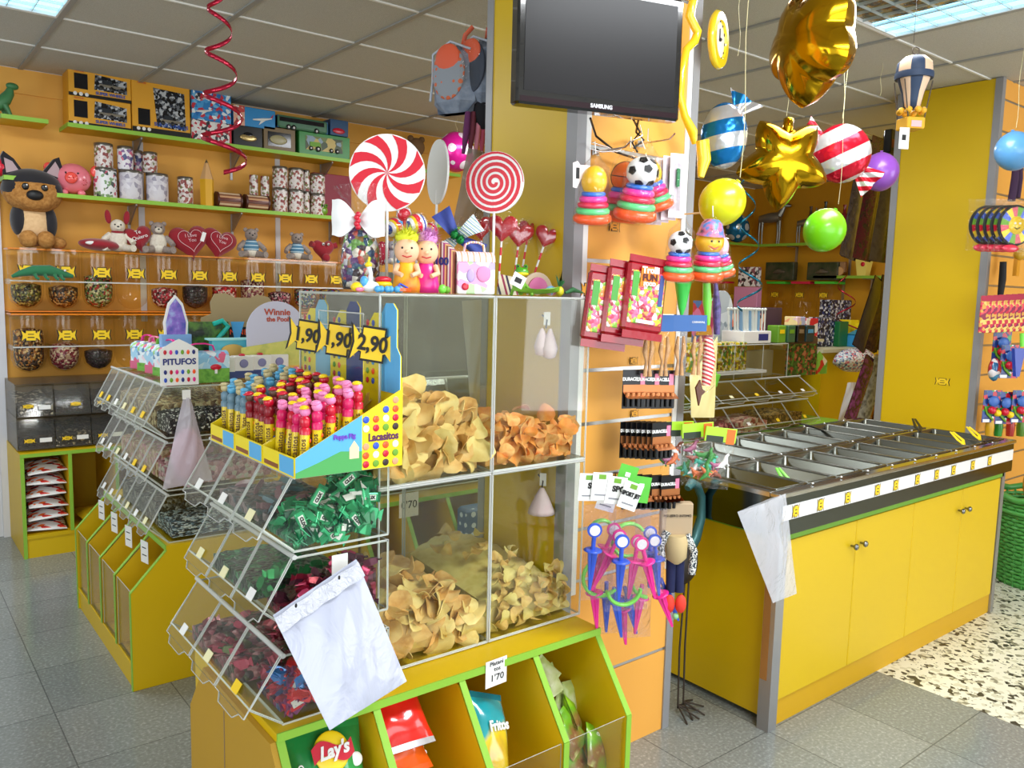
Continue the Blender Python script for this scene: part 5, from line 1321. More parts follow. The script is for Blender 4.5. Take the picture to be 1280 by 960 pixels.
# little figures
p = at(462, 362, 'y', 1.79)
t = thing('toy_swan', 'white and blue toy swan with yellow beak before the candy bag', 'toy figure', (p.x, 1.79, UZ), R(-20))
MB().ball((0, 0, .014), (.024, .014, .014), WHT, 14).build('body', t); MB().tube([(.0, 0, .02), (.003, 0, .045), (-.002, 0, .062)], [.008, .005, .006], WHT, 8).ball((-.003, 0, .066), (.009, .008, .007), YLW, 10).tube([(-.003, 0, .07), (-.001, 0, .085)], .003, YLW, 6).build('neck_and_head', t); MB().ball((-.014, -.002, .024), (.01, .012, .015), SKY, 12).build('wing', t)
p = at(447, 362, 'y', 1.80)
solo('tiny_figure', MB().ball((0, 0, .012), (.018, .014, .012), YLW, 12).ball((0, -.012, .006), (.012, .006, .006), PINK, 8), 'tiny figure with a yellow cap left of the toy swan', 'toy figure', (p.x, 1.80, UZ))
p = at(479, 358, 'y', 1.82)
t = thing('toy_burger', 'toy burger in yellow and red beside the toy swan', 'toy figure', (p.x, 1.82, UZ + .012))
MB().ball((0, 0, .008), (.024, .018, .01), YLW, 14).build('bun', t); MB().ball((0, 0, .02), (.022, .017, .009), RED, 14).build('topping', t)
for k in range(6): solo('blue_bead', MB().ball((0, 0, .008), .0085, SKY, 10), 'shiny blue bead in the row at the front edge of the chip boxes', 'bead', (at(472 + 6 * k, 362, 'y', 1.765).x, 1.765 + .006 * (k % 2), UZ), 0, 'blue beads')
solo('grey_sign', MB().box(-.09, 0, 0, .09, .003, .055, mat('grey_card', '#B0B8B4', .5)), 'grey card lying upright behind the little figures', 'card', (at(500, 350, 'y', 2.0).x, 2.0, UZ), R(-10))
# gable box with flowers, candy box
p = at(597, 368, 'y', 1.80)
t = gable_box('white gable gift box with flower print and pink striped handle on the chip boxes', (p.x, 1.82, UZ), R(-22), .105, .06, .14, vor('flower_print', ['#F2F0F2', '#F2F0F2', '#B8D8A0', '#F2F0F2', '#E8A0C8', '#B8A8DC', '#F2F0F2'], 40, .3), stripes('pink_stripe_card', ['#F4C0C8', '#F8F0E8', '#F0A080', '#F8F0E8'], 60, (1, 0, 0), .4), stripes('pink_stripe_card2', ['#E8A0B8', '#F8F0E8', '#F0B060', '#F8F0E8'], 70, (1, 0, 0), .4))
MB().ball((.02, -.031, .055), (.02, .002, .022), mat('print_pink', '#E88AB8', .4), 12).ball((-.03, -.031, .02), (.01, .002, .01), RED, 10).ball((-.015, -.031, .05), (.012, .002, .018), mat('print_lilac', '#B8A0D8', .4), 10).build('flower_motif', t)
p = at(565, 368, 'y', 1.82)
t = thing('toy_tube_box', 'tall striped toy carton left of the flower print gift box', 'toy box', (p.x, 1.86, UZ), R(-55))
MB().prism([(-.035, 0), (.035, 0), (.035, .11), (.0, .14), (-.035, .11)], -.02, .02, stripes('purple_stripe_card', ['#E8E0D8', '#A83A80', '#F0C080', '#8A4A3A'], 55, (1, 0, 0), .4), 'y').build('carton', t); txt('100', .028, mat('navy_ink', '', .5), t, (0, -.0215, .085), bold=.001)
solo('green_plant_toy', MB().ball((0, 0, .012), (.012, .01, .012), LIME, 8).ball((.014, 0, .01), (.01, .01, .01), GRND, 8), 'small green toy at the foot of the striped carton', 'toy figure', (at(553, 366, 'y', 1.78).x, 1.78, UZ))
# blue and striped bow with green pompoms
p = at(571, 297, 'y', 1.92)
t = thing('gift_bow', 'big blue and striped ribbon bow with green pompoms on a clear gift bag', 'bow', (p.x, 1.92, p.z), R(-36))
STR = stripes('wavy_ribbon', ['#E8ECE8', '#7AA0B8', '#F0F0E8', '#B8C8A0', '#6A90B0'], 70, (.6, 0, .8), .5)
BOWB = mat('organza_blue', '#3A4A98', .7)
def blade(t, ang, l, w0, w1, m, y=0, name='ribbon_loop'):
    f = lambda u, v: (l * u, y - .014 * math.sin(PI * u) + .004 * math.sin(v * 8 + u * 4), (v - .5) * (w0 + (w1 - w0) * u))
    MB().shell(f, 8, 6, m, .003, T(ry=-ang)).build(name, t)
blade(t, 2.15, .085, .02, .06, BOWB); blade(t, -.45, .085, .02, .045, BOWB, .01); blade(t, .62, .075, .02, .055, STR); blade(t, -2.4, .085, .02, .06, STR, .01); blade(t, 1.2, .06, .015, .03, CELLO)
gp = mat('pompom_green', '#0F8A3C', .6, metal=.2)
fuzzy((-.006, -.022, .006), (.011, .01, .011), gp, 120, 3, .008).build('pompom', t); fuzzy((.01, -.022, -.008), (.011, .01, .011), gp, 120, 4, .008).build('pompom', t)
b = MB().lathe([(.04, 0), (.055, .03), (.05, .09), (.02, p.z - UZ)], CELLO, n=20); solo('gift_bag', b, 'clear gift bag standing under the blue bow', 'gift bag', (p.x, 1.94, UZ))
# beach ball lollipops
BB = stripes('beach_ball_stripes', ['#E0203A', '#F4F4F4', '#2A48A8', '#F4F4F4', '#F4D020', '#E0203A'], 26, (1, 0, .25), .15, coat=.7)
for k, (px_, py_, yy, rr) in enumerate([(521, 281, 1.90, .030), (493, 285, 2.0, .028), (538, 288, 2.02, .022), (505, 268, 2.06, .022)]):
    q = at(px_, py_, 'y', yy)
    t = thing('ball_lollipop', f'striped beach ball lollipop, {["largest and nearest", "left one", "right one", "rear one"][k]} of the four behind the dolls', 'lollipop', (q.x, yy, UZ), R(20 * k), 'striped ball lollipops')
    MB().ball((0, 0, q.z - UZ), rr, BB, 20).build('candy_ball', t); MB().tube([(0, 0, 0), (0, 0, q.z - UZ - rr)], .003, WHT, 6).build('stick', t)
    MB().ball((0, 0, q.z - UZ), (rr * 1.15, rr * 1.1, rr * 1.15), CELLO, 14).build('wrapper', t)
for k, (px_, c) in enumerate([(500, SKY), (506, RED), (512, ORNG)]):
    q = at(px_, 290, 'y', 1.98)
    solo('candy_stick', MB().box(-.008, -.004, 0, .008, .004, q.z - UZ + .03, c, .002), f'{["blue", "red", "orange"][k]} wrapped candy stick standing behind the dolls', 'candy stick', (q.x, 1.98, UZ))
# heart lollipops
HRED = mat('candy_heart_red', '#B00C1E', .12, coat=1, spec=.8)
for k, (px_, py_, yy, s, rz) in enumerate([(624, 284, 1.90, .10, -.9), (642, 292, 1.96, .095, -.5), (608, 284, 1.98, .09, -.3), (661, 291, 1.95, .085, -.6), (650, 286, 2.02, .08, -.2)]):
    q = at(px_, py_, 'y', yy); hz = q.z - UZ
    t = thing('heart_lollipop', f'red heart lollipop in clear wrap, {["front left", "middle", "rear left", "rightmost", "rear"][k]} one of the five', 'lollipop', (q.x, yy, UZ), rot=(0, [.05, .1, -.1, .3, .15][k], rz), group='red heart lollipops')
    heart_mb(s * .9, .018, HRED, T(z=hz)).build('candy_heart', t)
    MB().tube([(0, 0, 0), (0, 0, hz - s * .3)], .0032, stripes('stick_stripes', ['#F2F2F0', '#E0263A'], 22, (0, 0, 1), .4), 7).build('stick', t)
    MB().lathe([(.006, hz - s * .8), (.012, hz - s * .6), (s * .42, hz - s * .1), (s * .46, hz + s * .2), (s * .2, hz + s * .5)], CELLO, n=14, sy=.3).build('wrapper', t)
# frog, shell, leaf, pineapple, label
p = at(651, 366, 'y', 1.80)
t = thing('toy_frog', 'glossy green toy frog with yellow mouth on the right of the chip boxes', 'toy frog', (p.x, 1.80, UZ), R(-30))
MB().ball((0, 0, .03), (.014, .012, .03), GRND, 12).build('body', t); MB().ball((.0, -.004, .066), (.021, .016, .013), mat('frog_lime', '#4A9A20', .2, coat=.7), 14).build('head', t); MB().ball((0, -.012, .060), (.019, .01, .006), YLW, 12).build('mouth', t)
for s in (-1, 1): MB().ball((s * .011, -.006, .08), .007, mat('frog_lime', '', .2), 8).ball((s * .011, -.012, .081), .003, BLK, 6).build('eye', t); MB().tube([(s * .012, 0, .03), (s * .026, -.01, .012), (s * .03, -.016, .0)], .005, GRND, 6).build('leg', t)
MB().plate([(-.02, 0, -.018), (.018, 0, -.02), (.02, 0, .014), (-.018, 0, .018)], .001, PAPER).box(-.01, -.0012, -.008, .01, 0, .006, INK).build('swing_tag'); o = bpy.data.objects['swing_tag']; o.location = at(648, 350, 'y', 1.76); o.rotation_euler = (0, .4, -.4); tag(o, 'white barcode tag hanging before the toy frog', 'tag')
solo('leaf_tray', MB().grid(lambda u, v: ((u - .5) * .19, (v - .5) * .05 * math.sin(PI * u), .006 + .012 * (2 * v - 1) ** 2 + .014 * math.sin(PI * u) * (0) + .01 * (2 * u - 1) ** 2), 16, 6, GRND).grid(lambda u, v: ((.5 - u) * .19, (v - .5) * .05 * math.sin(PI * u), .004 + .012 * (2 * v - 1) ** 2 + .01 * (2 * u - 1) ** 2), 16, 6, GRND), 'green leaf shaped tray at the front right edge of the chip boxes', 'leaf ornament', (at(672, 364, 'y', 1.78).x, 1.785, UZ), R(5))
p = at(672, 352, 'y', 1.9)
t = thing('shell_ornament', 'pink fan shell ornament on a cream fan behind the toy frog', 'ornament', (p.x, 1.9, UZ), R(-20))
MB().prism([(0, 0)] + circ(.05, 12, (0, .01), .06, .15, PI - .15), 0, .008, mat('cream_fan', '#E8D0B0', .5), 'y').build('fan', t); MB().prism([(0, .01)] + circ(.032, 12, (0, .015), .04, .2, PI - .2), -.008, 0, mat('shell_pink', '#E86AA8', .3), 'y').build('shell', t)
solo('candy_mix', MB().ball((0, 0, .015), (.02, .015, .015), vor('pastel_mix', ['#F0A0C0', '#80C0E8', '#F8F0F0'], 60, .3), 12), 'small pastel toy right of the pink shell', 'ornament', (at(689, 360, 'y', 1.83).x, 1.83, UZ))
solo('striped_card', MB().prism([(-.03, 0), (.03, .0), (.03, .05), (-.03, .06)], 0, .003, stripes('cream_navy_stripe', ['#E8DCC0', '#3A2A48', '#E8DCC0', '#E8DCC0', '#A03050'], 30, (1, 0, .3), .5), 'y'), 'cream card with dark stripes behind the toy frog', 'card', (at(638, 360, 'y', 1.86).x, 1.87, UZ), R(-20))
p = at(706, 366, 'y', 1.80)
t = thing('toy_pineapple', 'small toy pineapple with green leaves at the right end of the chip boxes', 'ornament', (p.x - .02, 1.80, UZ))
MB().ball((0, 0, .014), (.013, .012, .015), mat('pine_yellow', '#C8C020', .4, bump=.5), 12).build('fruit', t)
lf = MB()
for k in range(9): a = k * .7; lf.add([(0, 0, .026), (.006 * math.cos(a), .006 * math.sin(a), .03), (.022 * math.cos(a) * (.3 + .1 * (k % 3)), .02 * math.sin(a), .075 - .004 * k), (-.003, 0, .04)], [(0, 1, 2, 3), (3, 2, 1, 0)], mat('leaf_dark', '#3A7A4A', .5))
lf.build('leaves', t)
solo('purple_spoon_rest', MB().tube([(-.03, 0, .01), (0, 0, .02), (.04, 0, .012)], [.004, .008, .003], mat('leaf_dark', '', .5), 8), 'small green stem ornament at the right rim of the chip boxes', 'ornament', (at(722, 368, 'y', 1.80).x - .02, 1.80, UZ))

# ---- dragee tube displays on top of the near bins
LZ = 1.131
DY = vor('dragee_dot_print', ['#F4DC10'], 10, .35)
def dragee_display(y0, label, side_blue, hdr, price, toppers, near=False):
    """cardboard display facing the aisle; local x runs towards the camera side"""
    W, D = .178, .27
    t = thing('tube_display', label, 'counter display', (.985, y0 + W, LZ), -PI / 2)
    t.location.x = .995
    C = mat('display_yellow', '#F4DC10', .4)
    prof = [(0, 0), (-D, 0), (-D, .045), (0, .185)]
    for x in (0, W): MB().prism(prof, x - .0015, x + .0015, C, 'x').build('side_panel', t)
    MB().box(0, -D, 0, W, 0, .004, C).build('bottom_panel', t)
    fp = MB().box(0, -D - .002, 0, W, -D + .001, .045, C).build('front_panel', t)
    MB().box(W * .55, -D - .003, .004, W * .98, -D - .002, .042, side_blue).build('picture_patch', fp)
    MB().box(W * .05, -D - .003, .006, W * .5, -D - .002, .016, mat('candy_stripe_brown', '#8A4A18', .4)).build('stripe', fp)
    MB().box(0, -.003, 0, W, 0, .21, C).build('back_panel', t)
    h = MB().prism([(0, .17), (W, .17), (W, .26), (W * .9, .28), (W * .9, .37), (W * .8, .385), (W * .62, .385), (W * .5, .36), (W * .28, .36), (0.0, .31)], -.006, -.003, C, 'y')
    h.prism([(W * .5, .17), (W, .17), (W, .262), (W * .9, .282), (W * .9, .37), (W * .8, .385), (W * .62, .385), (W * .5, .36)], -.0075, -.006, hdr, 'y')
    hd = h.build('header_card', t)
    dm = MB(); cc = [RED, BLU, GRND, ORNG, BRN, SKY]
    for i in range(2):
        for j in range(7): dm.ball((W * (.1 + .16 * i), -.007, .19 + .024 * j), (.008, .002, .008), cc[(i + 2 * j) % 6], 8)
    dm.build('dragee_print', hd)
    q = thing('price_card', f'yellow sweet shaped price card reading {price} on the {label.split(",")[1].strip()} tube display', 'price card', t.location + Vector((-.035, -W * .55, .285)), -PI / 2 + R(42))
    b = MB(); candy_tag(b, Matrix.Identity(4), .056, .078, TAGY, .002)
    s_ = MB(); S = Matrix.Diagonal((.056, 1, .078, 1))
    b2 = MB(); pts = [(-.5, -.5), (.5, -.5), (.5, -.28), (.62, -.25), (1.0, -.55), (.86, 0), (1.0, .55), (.62, .25), (.5, .28), (.5, .5), (-.5, .5), (-.5, .28), (-.62, .25), (-1.0, .55), (-.86, 0), (-1.0, -.55), (-.62, -.25), (-.5, -.28)]
    b2.prism([(x * 1.08, z * 1.1) for x, z in pts], -.002, 0, INK, 'y', S).prism([(x * .96, z * .96) for x, z in pts], -.003, -.002, TAGY, 'y', S)
    b2.build('card', q, rot=(0, .12, 0)); txt(price, .052, INK, q, (0, -.005, 0), (PI / 2, .12, 0), bold=.0015, sx=.85)
    return t, W, D
PEPB = mat('display_sky', '#5AB0E4', .4)
labs = ['cardboard display of dragee tubes, nearest of the three, with a sky and hill picture', 'cardboard display of dragee tubes, middle of the three', 'cardboard display of dragee tubes, farthest of the three']
ys = [1.665, 1.85, 2.035]
YT = mat('tube_yellow', '#E8C818', .3, coat=.3)
def tube_proto(body, head, cap, nm):
    t = thing('dragee_tube', '', 'sweet tube', (0, 0, -5))
    MB().lathe([(.0105, 0), (.011, .002), (.011, .088)], YT, n=14).build('tube_body', t)
    db = MB(); 
    for k, c in enumerate([RED, GRND, BLU, ORNG]): db.ball((.0085, -.0085, .012 + .02 * k), (.003, .003, .005), c, 6)
    db.build('dragee_print', t)
    txt('lacasitos', .019, mat('maroon_ink', '#4A1418', .5), t, (-.0078, -.0085, .045), (0, -PI / 2, PI / 4 + PI / 2 - PI / 2), sx=1.0)
    MB().lathe([(.0125, .086), (.0125, .1), (.009, .103)], body, n=14).lathe([(.007, .101), (.012, .106), (.012, .122), (.006, .128)], body, n=12).build('cap', t)
    MB().ball((0, 0, .137), (.0125, .012, .0115), head, 12).build('figure_head', t)
    MB().ball((-.002, 0, .146), (.0115, .011, .006), cap, 10).ball((-.009, -.006, .145), (.009, .008, .002), cap, 8).build('figure_hat', t)
    return t
PKH = mat('figure_pink', '#F08ABC', .35)
protos = {0: [tube_proto(RED, PKH, YLW, 'a'), tube_proto(mat('figure_magenta', '#D81860', .35), PKH, PKH, 'b')],
          1: [tube_proto(mat('figure_maroon', '#8A1020', .35), RED, YLW, 'c'), tube_proto(mat('figure_maroon', '', .35), mat('figure_brown', '#6A4A3A', .4), RED, 'd')],
          2: [tube_proto(mat('figure_grey', '#6A8898', .35), mat('figure_blue', '#5AA8D0', .35), mat('figure_blue', '', .35), 'e'), tube_proto(mat('figure_grey', '', .35), mat('figure_sand', '#C8B888', .4), mat('figure_sand', '', .4), 'f')]}
for o in sum(protos.values(), []): learn(o)
for i in range(3):
    t, W, D = dragee_display(ys[i], labs[i], PEPB, [PEPB, mat('header_navy', '#2A3A80', .4), mat('header_sky', '#7AB8DC', .4)][i], ['2,90', '1,90', '1,90'][i], None)
    rn = random.Random(i)
    n = 0
    for a in range(5):
        for b_ in range(4):
            src = protos[i][(a + b_) % 2]
            lab = f"yellow dragee tube with {['pink', 'dark red', ['blue', 'sand'][(a + b_) % 2]][i]} figure cap, {['nearest', 'middle', 'farthest'][i]} display, {ordn[3 - b_]} row, {ordn[a]} from the aisle"
            x = .995 - D + .03 + a * .034 + rn.uniform(-.003, .003); y = ys[i] + .022 + b_ * .044 + rn.uniform(-.004, .004)
            loc = (x, y, LZ + .005 + .012 * a)
            rot = (rn.gauss(0, .05), rn.gauss(.02, .05), rn.uniform(-.4, .4))
            if n < 2 and not src.get('used'): src['used'] = 1; o = src; o['label'] = lab; o.location = loc; o.rotation_euler = rot
            else: o = dup(src, lab, loc, rot=rot)
            o['group'] = ['tubes in the nearest display', 'tubes in the middle display', 'tubes in the farthest display'][i]
            n += 1
    if i == 0:
        near_t = t
        C = mat('display_yellow', '', .4)
        # printed outer side: sky, hill, small house, dragee dots and the product name
        x1 = -.003
        MB().prism([(-D, 0), (-D * .42, 0), (-D * .42, .127), (-D, .045)], W * 0 - .0035 + 0, -.0016, PEPB, 'x')
        X = W + .0016
        s = MB().prism([(-D, 0), (-D * .40, 0), (-D * .40, .129), (-D, .045)], X, X + .001, PEPB, 'x')
        s.prism([(-D, 0), (-D * .40, 0), (-D * .40, .045), (-D * .6, .05), (-D * .8, .03), (-D, .012)], X + .001, X + .0015, mat('hill_green', '#4FA858', .5), 'x')
        s.prism([(-D * .52, .03), (-D * .43, .03), (-D * .43, .055), (-D * .475, .072), (-D * .52, .055)], X + .0015, X + .002, mat('house_cream', '#F0DCB0', .5), 'x')
        s.build('picture_print', t)
        s = MB(); cc = [RED, BLU, GRND, ORNG, mat('dragee_black', '#3A2A28', .3), WHT, mat('dragee_peach', '#F4A078', .3)]
        for r_ in range(8):
            for c_ in range(4):
                yy = -D * .36 + .026 * c_; zz = .012 + .021 * r_
                if zz > .045 + (yy + D) / D * .14 - .012 or r_ == 3: continue
                s.ball((X + .0006, yy, zz), (.0015, .0085, .0085), cc[(r_ * 3 + c_ * 2) % 7], 12)
        s.build('dragee_dots', t)
        txt('Lacasitos', .026, mat('purple_ink', '#5A1A58', .5), t, (X + .001, -D * .19, .074), (PI / 2, 0, PI / 2), bold=.0008, sx=.85)
        txt('Peppa Pig', .014, mat('violet_ink', '#6A48C0', .5), t, (X + .0025, -D * .565, .083), (PI / 2, 0, PI / 2), bold=.001)
# ---- white bag stack hanging on the near unit
WB = thing('bag_stack', 'large stack of milky white plastic bags hanging askew on the near bins', 'plastic bags', at(430, 800, 'y', 1.60))
c0 = WB.location.copy()
cs = [at(341, 769, 'y', 1.63), at(445, 699, 'y', 1.63), at(508, 852, 'y', 1.55), at(412, 913, 'y', 1.50)]
for k in range(3):
    off = Vector((.004 * k, .006 * k, -.003 * k))
    o = sheet_bag('', [c + off for c in cs], puff=.014 if k else .022, m=mat('milky_film', '#B6BACC', .3, coat=.5, bump=.5, bscale=7, bdist=.03) if k == 0 else POLYM, seed=20 + k, nu=22, nv=26)
    del o['label'], o['category']
    o.name = 'bag_sheet'; o.parent = WB; o.location = o.location - c0
q_ = [c - c0 for c in cs]
MB().shell(lambda u, v: q_[0] * (1 - u) + q_[1] * u + (q_[3] - q_[0]) * (.0 + .13 * v) + Vector((-.004, -.018 - .003 * math.sin(u * 22), 0)), 20, 2, mat('seal_band', '#C8CAD6', .3, coat=.5, bump=1, bscale=50, bdist=.01), .001).build('seal_band', WB)
for (px_, py_) in ((424, 722), (370, 757)):
    q = at(px_, py_, 'y', 1.585) - c0
    MB().ball((0, 0, 0), (.003, .002, .005), INK, 8).build('punched_hole', WB, q)
solo('paper_card', MB().box(-.02, 0, -.025, .02, .002, .025, PAPER), 'small white paper behind the bag stack on the middle near bin', 'card', at(425, 706, 'y', 1.685))
# ---- knotted bags seen through the right chip boxes
for px_, py_, l, s in ((682, 425, 'knotted', 1), (677, 625, 'knotted', 1.1)):
    q = at(px_, py_, 'y', 1.78)
    t = thing('knotted_bag', f'small {["double", "fan shaped"][py_ > 500]} white knotted bag seen through the {["upper", "lower"][py_ > 500]} right chip box', 'bag', at(px_, py_, 'x', 1.625), R(-60))
    WB_ = mat('knot_bag_mauve', '#D8C0C4', .5, bump=.5, bscale=30)
    if py_ < 500: MB().lathe([(0, -.05), (.018, -.045), (.024, -.02), (.014, .015), (.004, .035)], WB_, (-.012, 0, 0), 14).lathe([(0, -.058), (.018, -.052), (.025, -.025), (.014, .01), (.004, .035)], WB_, (.014, 0, 0), 14).build('bag_body', t)
    else: MB().lathe([(0, -.045), (.042, -.042), (.04, -.03), (.022, .01), (.006, .04)], WB_, n=18).build('bag_body', t)
    MB().tube([(0, 0, .035), (.003, 0, .06), (-.02, .02, .075)], .0025, BLK, 6).build('wire_tie', t)
    MB().box(-.008, 0, .045, .012, .004, .085, WHT).build('hook_plate', t)
# ---- snack bags in the near cabinet
def snack(label, p, rot, w, h, d, m, end, seed, words=(), group=None):
    t = thing('snack_bag', label, 'snack bag', p, rot=rot, group=group)
    pillow_mb(w, h, d, m, end, seed=seed, nu=16, nv=16).build('bag_film', t)
    for (s_, sz, mm, x, z, rr_) in words: txt(s_, sz, mm, t, (x, -d / 2 * 1.06 - .001, z), (PI / 2, rr_, 0), bold=.0012)
    return t
CRG = noisy('crisp_bag_green', ['#0F6A34', '#1F8A44', '#2FA050', '#0A5028'], 5, .22, coat=.6)
q = at(410, 940, 'y', 1.535)
t = snack('green crisp bag with a yellow round emblem in the first slot of the near cabinet', (.790, 1.640, .415), (R(-35), .16, 0), .20, .25, .07, CRG, None, 1)
MB().ball((0, 0, 0), (.046, .006, .046), YLW, 24).build('round_emblem', t, (-.0, -.036, .055))
MB().grid(lambda u, v: ((u - .5) * .105, -.008 - .002 * math.sin(PI * u), (v - .5) * .034 + .012 * math.sin(2 * PI * u)), 12, 2, RED).build('red_banner', t, (-.0, -.036, .055), (0, -.15, 0))
txt("Lay's", .04, WHT, t, (0, -.047, .055), (PI / 2, -.15, 0), shear=.3, bold=.0015)
txt('SABOR', .012, WHT, t, (-.045, -.036, -.01), (PI / 2, 1.2, 0)); txt('CAMPESINAS', .018, WHT, t, (-.062, -.033, -.01), (PI / 2, 1.2, 0), bold=.0006)
MB().ball((0, 0, 0), (.016, .003, .016), WHT, 14).build('round_seal', t, (.065, -.028, .03))
MB().ball((-.02, -.02, -.06), (.045, .02, .05), noisy('crisp_picture', ['#E8A040', '#F0C878', '#F4E0B8'], 14, .4), 14).build('crisp_picture', t)
RB = noisy('red_bag', ['#C81418', '#E8281E', '#D01C14'], 5, .2, coat=.6)
OBG = noisy('orange_bag', ['#D8400C', '#F06018', '#E04C10'], 5, .2, coat=.6)
for k, (px_, py_, l, m, wd) in enumerate([(512, 885, 'red snack bag with a silver end, topmost in the second slot of the near cabinet', RB, ''), (508, 920, 'orange red snack bag, middle one in the second slot of the near cabinet', OBG, 'PENETO'), (512, 950, 'orange snack bag with black lettering, lowest in the second slot of the near cabinet', noisy('orange_bag2', ['#D85A10', '#F07820', '#E06414'], 5, .2, coat=.6), 'DORITOS')]):
    q = at(px_, py_, 'y', 1.62)
    t = snack(l, (q.x, 1.70, q.z - .045), (R(-50), .02, R(-3 + 4 * k)), .165, .2, .08, m, mat('silver_foil', '#D8D4D8', .2, metal=.6) if k == 0 else None, 5 + k)
    if wd: txt(wd, .02 if k == 1 else .036, WHT if k == 1 else WHT, t, (.0, -.038, -.02), (PI / 2, -.1, 0), bold=.001)
    if k == 2: MB().prism([(-.08, .0), (-.01, .03), (.03, .02), (-.01, -.05), (-.08, -.045)], -.036, -.034, BLK, 'y').build('black_patch', t)
    MB().ball((-.03, -.034, .02), (.014, .006, .02), mat('snack_picture', '#F0B030', .4), 10).build('snack_picture', t)
q = at(625, 935, 'y', 1.56)
t = snack('teal and yellow snack bag standing askew in the third slot of the near cabinet', (q.x + .01, 1.62, q.z - .01), (R(-30), .45, R(10)), .14, .24, .07, noisy('teal_yellow_bag', ['#0F8A98', '#1FA0A8', '#E8C828', '#B88838'], 3.2, .22, coat=.6, pos=[.38, .5, .56, .66]), mat('teal_end', '#0F8498', .25, metal=.3), 9, ((('Fritos'), .036, WHT, 0, .03, -.15),))
GBR = noisy('green_bear_bag', ['#A8D830', '#6AAA20', '#8A5A38', '#E0E8A0'], 7, .3, pos=[.35, .5, .62, .7], coat=.4)
for k, (px_, py_, rr_) in enumerate([(745, 930, .6), (725, 950, .2), (722, 920, -.4), (708, 905, .3), (738, 905, .9), (705, 940, -.2)]):
    q = at(px_, py_, 'y', 1.60)
    t = snack(f'lime green snack bag in the fourth slot of the near cabinet, {ordn[k]} from the front', (q.x, 1.60 + .02 * k, q.z - .01), (R(-35), rr_, R(8 * k)), .095, .12, .04, GBR, None, 30 + k, group='lime snack bags in the fourth slot')
    if k < 2: txt('Osito', .016, WHT, t, (0, -.018, .03), (PI / 2, 0, 0), bold=.0008); MB().ball((0, -.015, -.01), (.02, .005, .016), mat('motif_brown', '#7A4A2A', .5), 10).build('brown_motif', t)
for k, (px_, py_) in enumerate([(700, 880), (712, 870), (690, 850), (683, 838)]):
    q = at(px_, py_, 'y', 1.72)
    solo('snack_bag', pillow_mb(.05, .09, .02, noisy('pale_green_bag', ['#C8D090', '#A8B868', '#E0E0C0'], 8, .3), seed=40 + k), f'pale green small bag in the heap of the fourth slot, {ordn[k]} from below', 'snack bag', q, rot=(R(-20), .5 - .4 * k, 0), group='pale green bags in the fourth slot')
# ================================================================ TELEVISION
a_, b_ = at(645, 129, 'y', 1.66), at(849, 151, 'y', 1.52)
tw = (b_ - a_).to_2d().length; trz = math.atan2(b_.y - a_.y, b_.x - a_.x)
tz = (a_.z + b_.z) / 2
tv = thing('television', 'black flat television mounted high on the yellow pillar', 'television', (a_.x, a_.y, tz), trz)
TH = tw * .66
MB().box(0, 0, 0, tw, .045, TH, mat('tv_gloss_black', '#08070A', .12, coat=.8), .006).build('bezel', tv)
MB().box(.02, -.0015, .034, tw - .02, 0, TH - .02, mat('tv_screen', '#141214', .3, spec=.2)).build('screen', tv)
MB().box(.01, -.0008, .006, tw - .01, 0, .02, mat('tv_wine_strip', '#1E0812', .15)).build('lower_strip', tv)
txt('SAMSUNG', .014, mat('silver_print', '#C8C8CC', .4), tv, (tw * .5, -.002, .014), bold=.0006)
MB().box(tw * .4, .045, TH * .3, tw * .6, .12, TH * .7, BLKM).tube([(tw * .5, .12, TH * .5), (tw * .5, .2, TH * .5)], .02, BLKM, 10).build('wall_mount', tv)
for k, pts in enumerate([[(738, 148), (745, 170), (770, 190), (800, 200)], [(798, 150), (795, 165), (805, 175), (792, 185)], [(792, 150), (800, 165), (790, 178), (797, 190)]]):
    solo('power_cable', MB().tube([tuple(at(x, y, 'y', 1.78 if i else 1.70)) for i, (x, y) in enumerate(pts)], .0035, BLK, 6), f'black cable hanging under the television, {["long curved", "short left", "short right"][k]} one', 'cable')

# ================================================================ GOODS ON THE PILLAR SLATWALL
def hook(t, l=.14, z=0): MB().tube([(0, .0, z), (0, -l, z), (0, -l - .012, z + .012)], .0022, CHR, 6).build('hook', t)
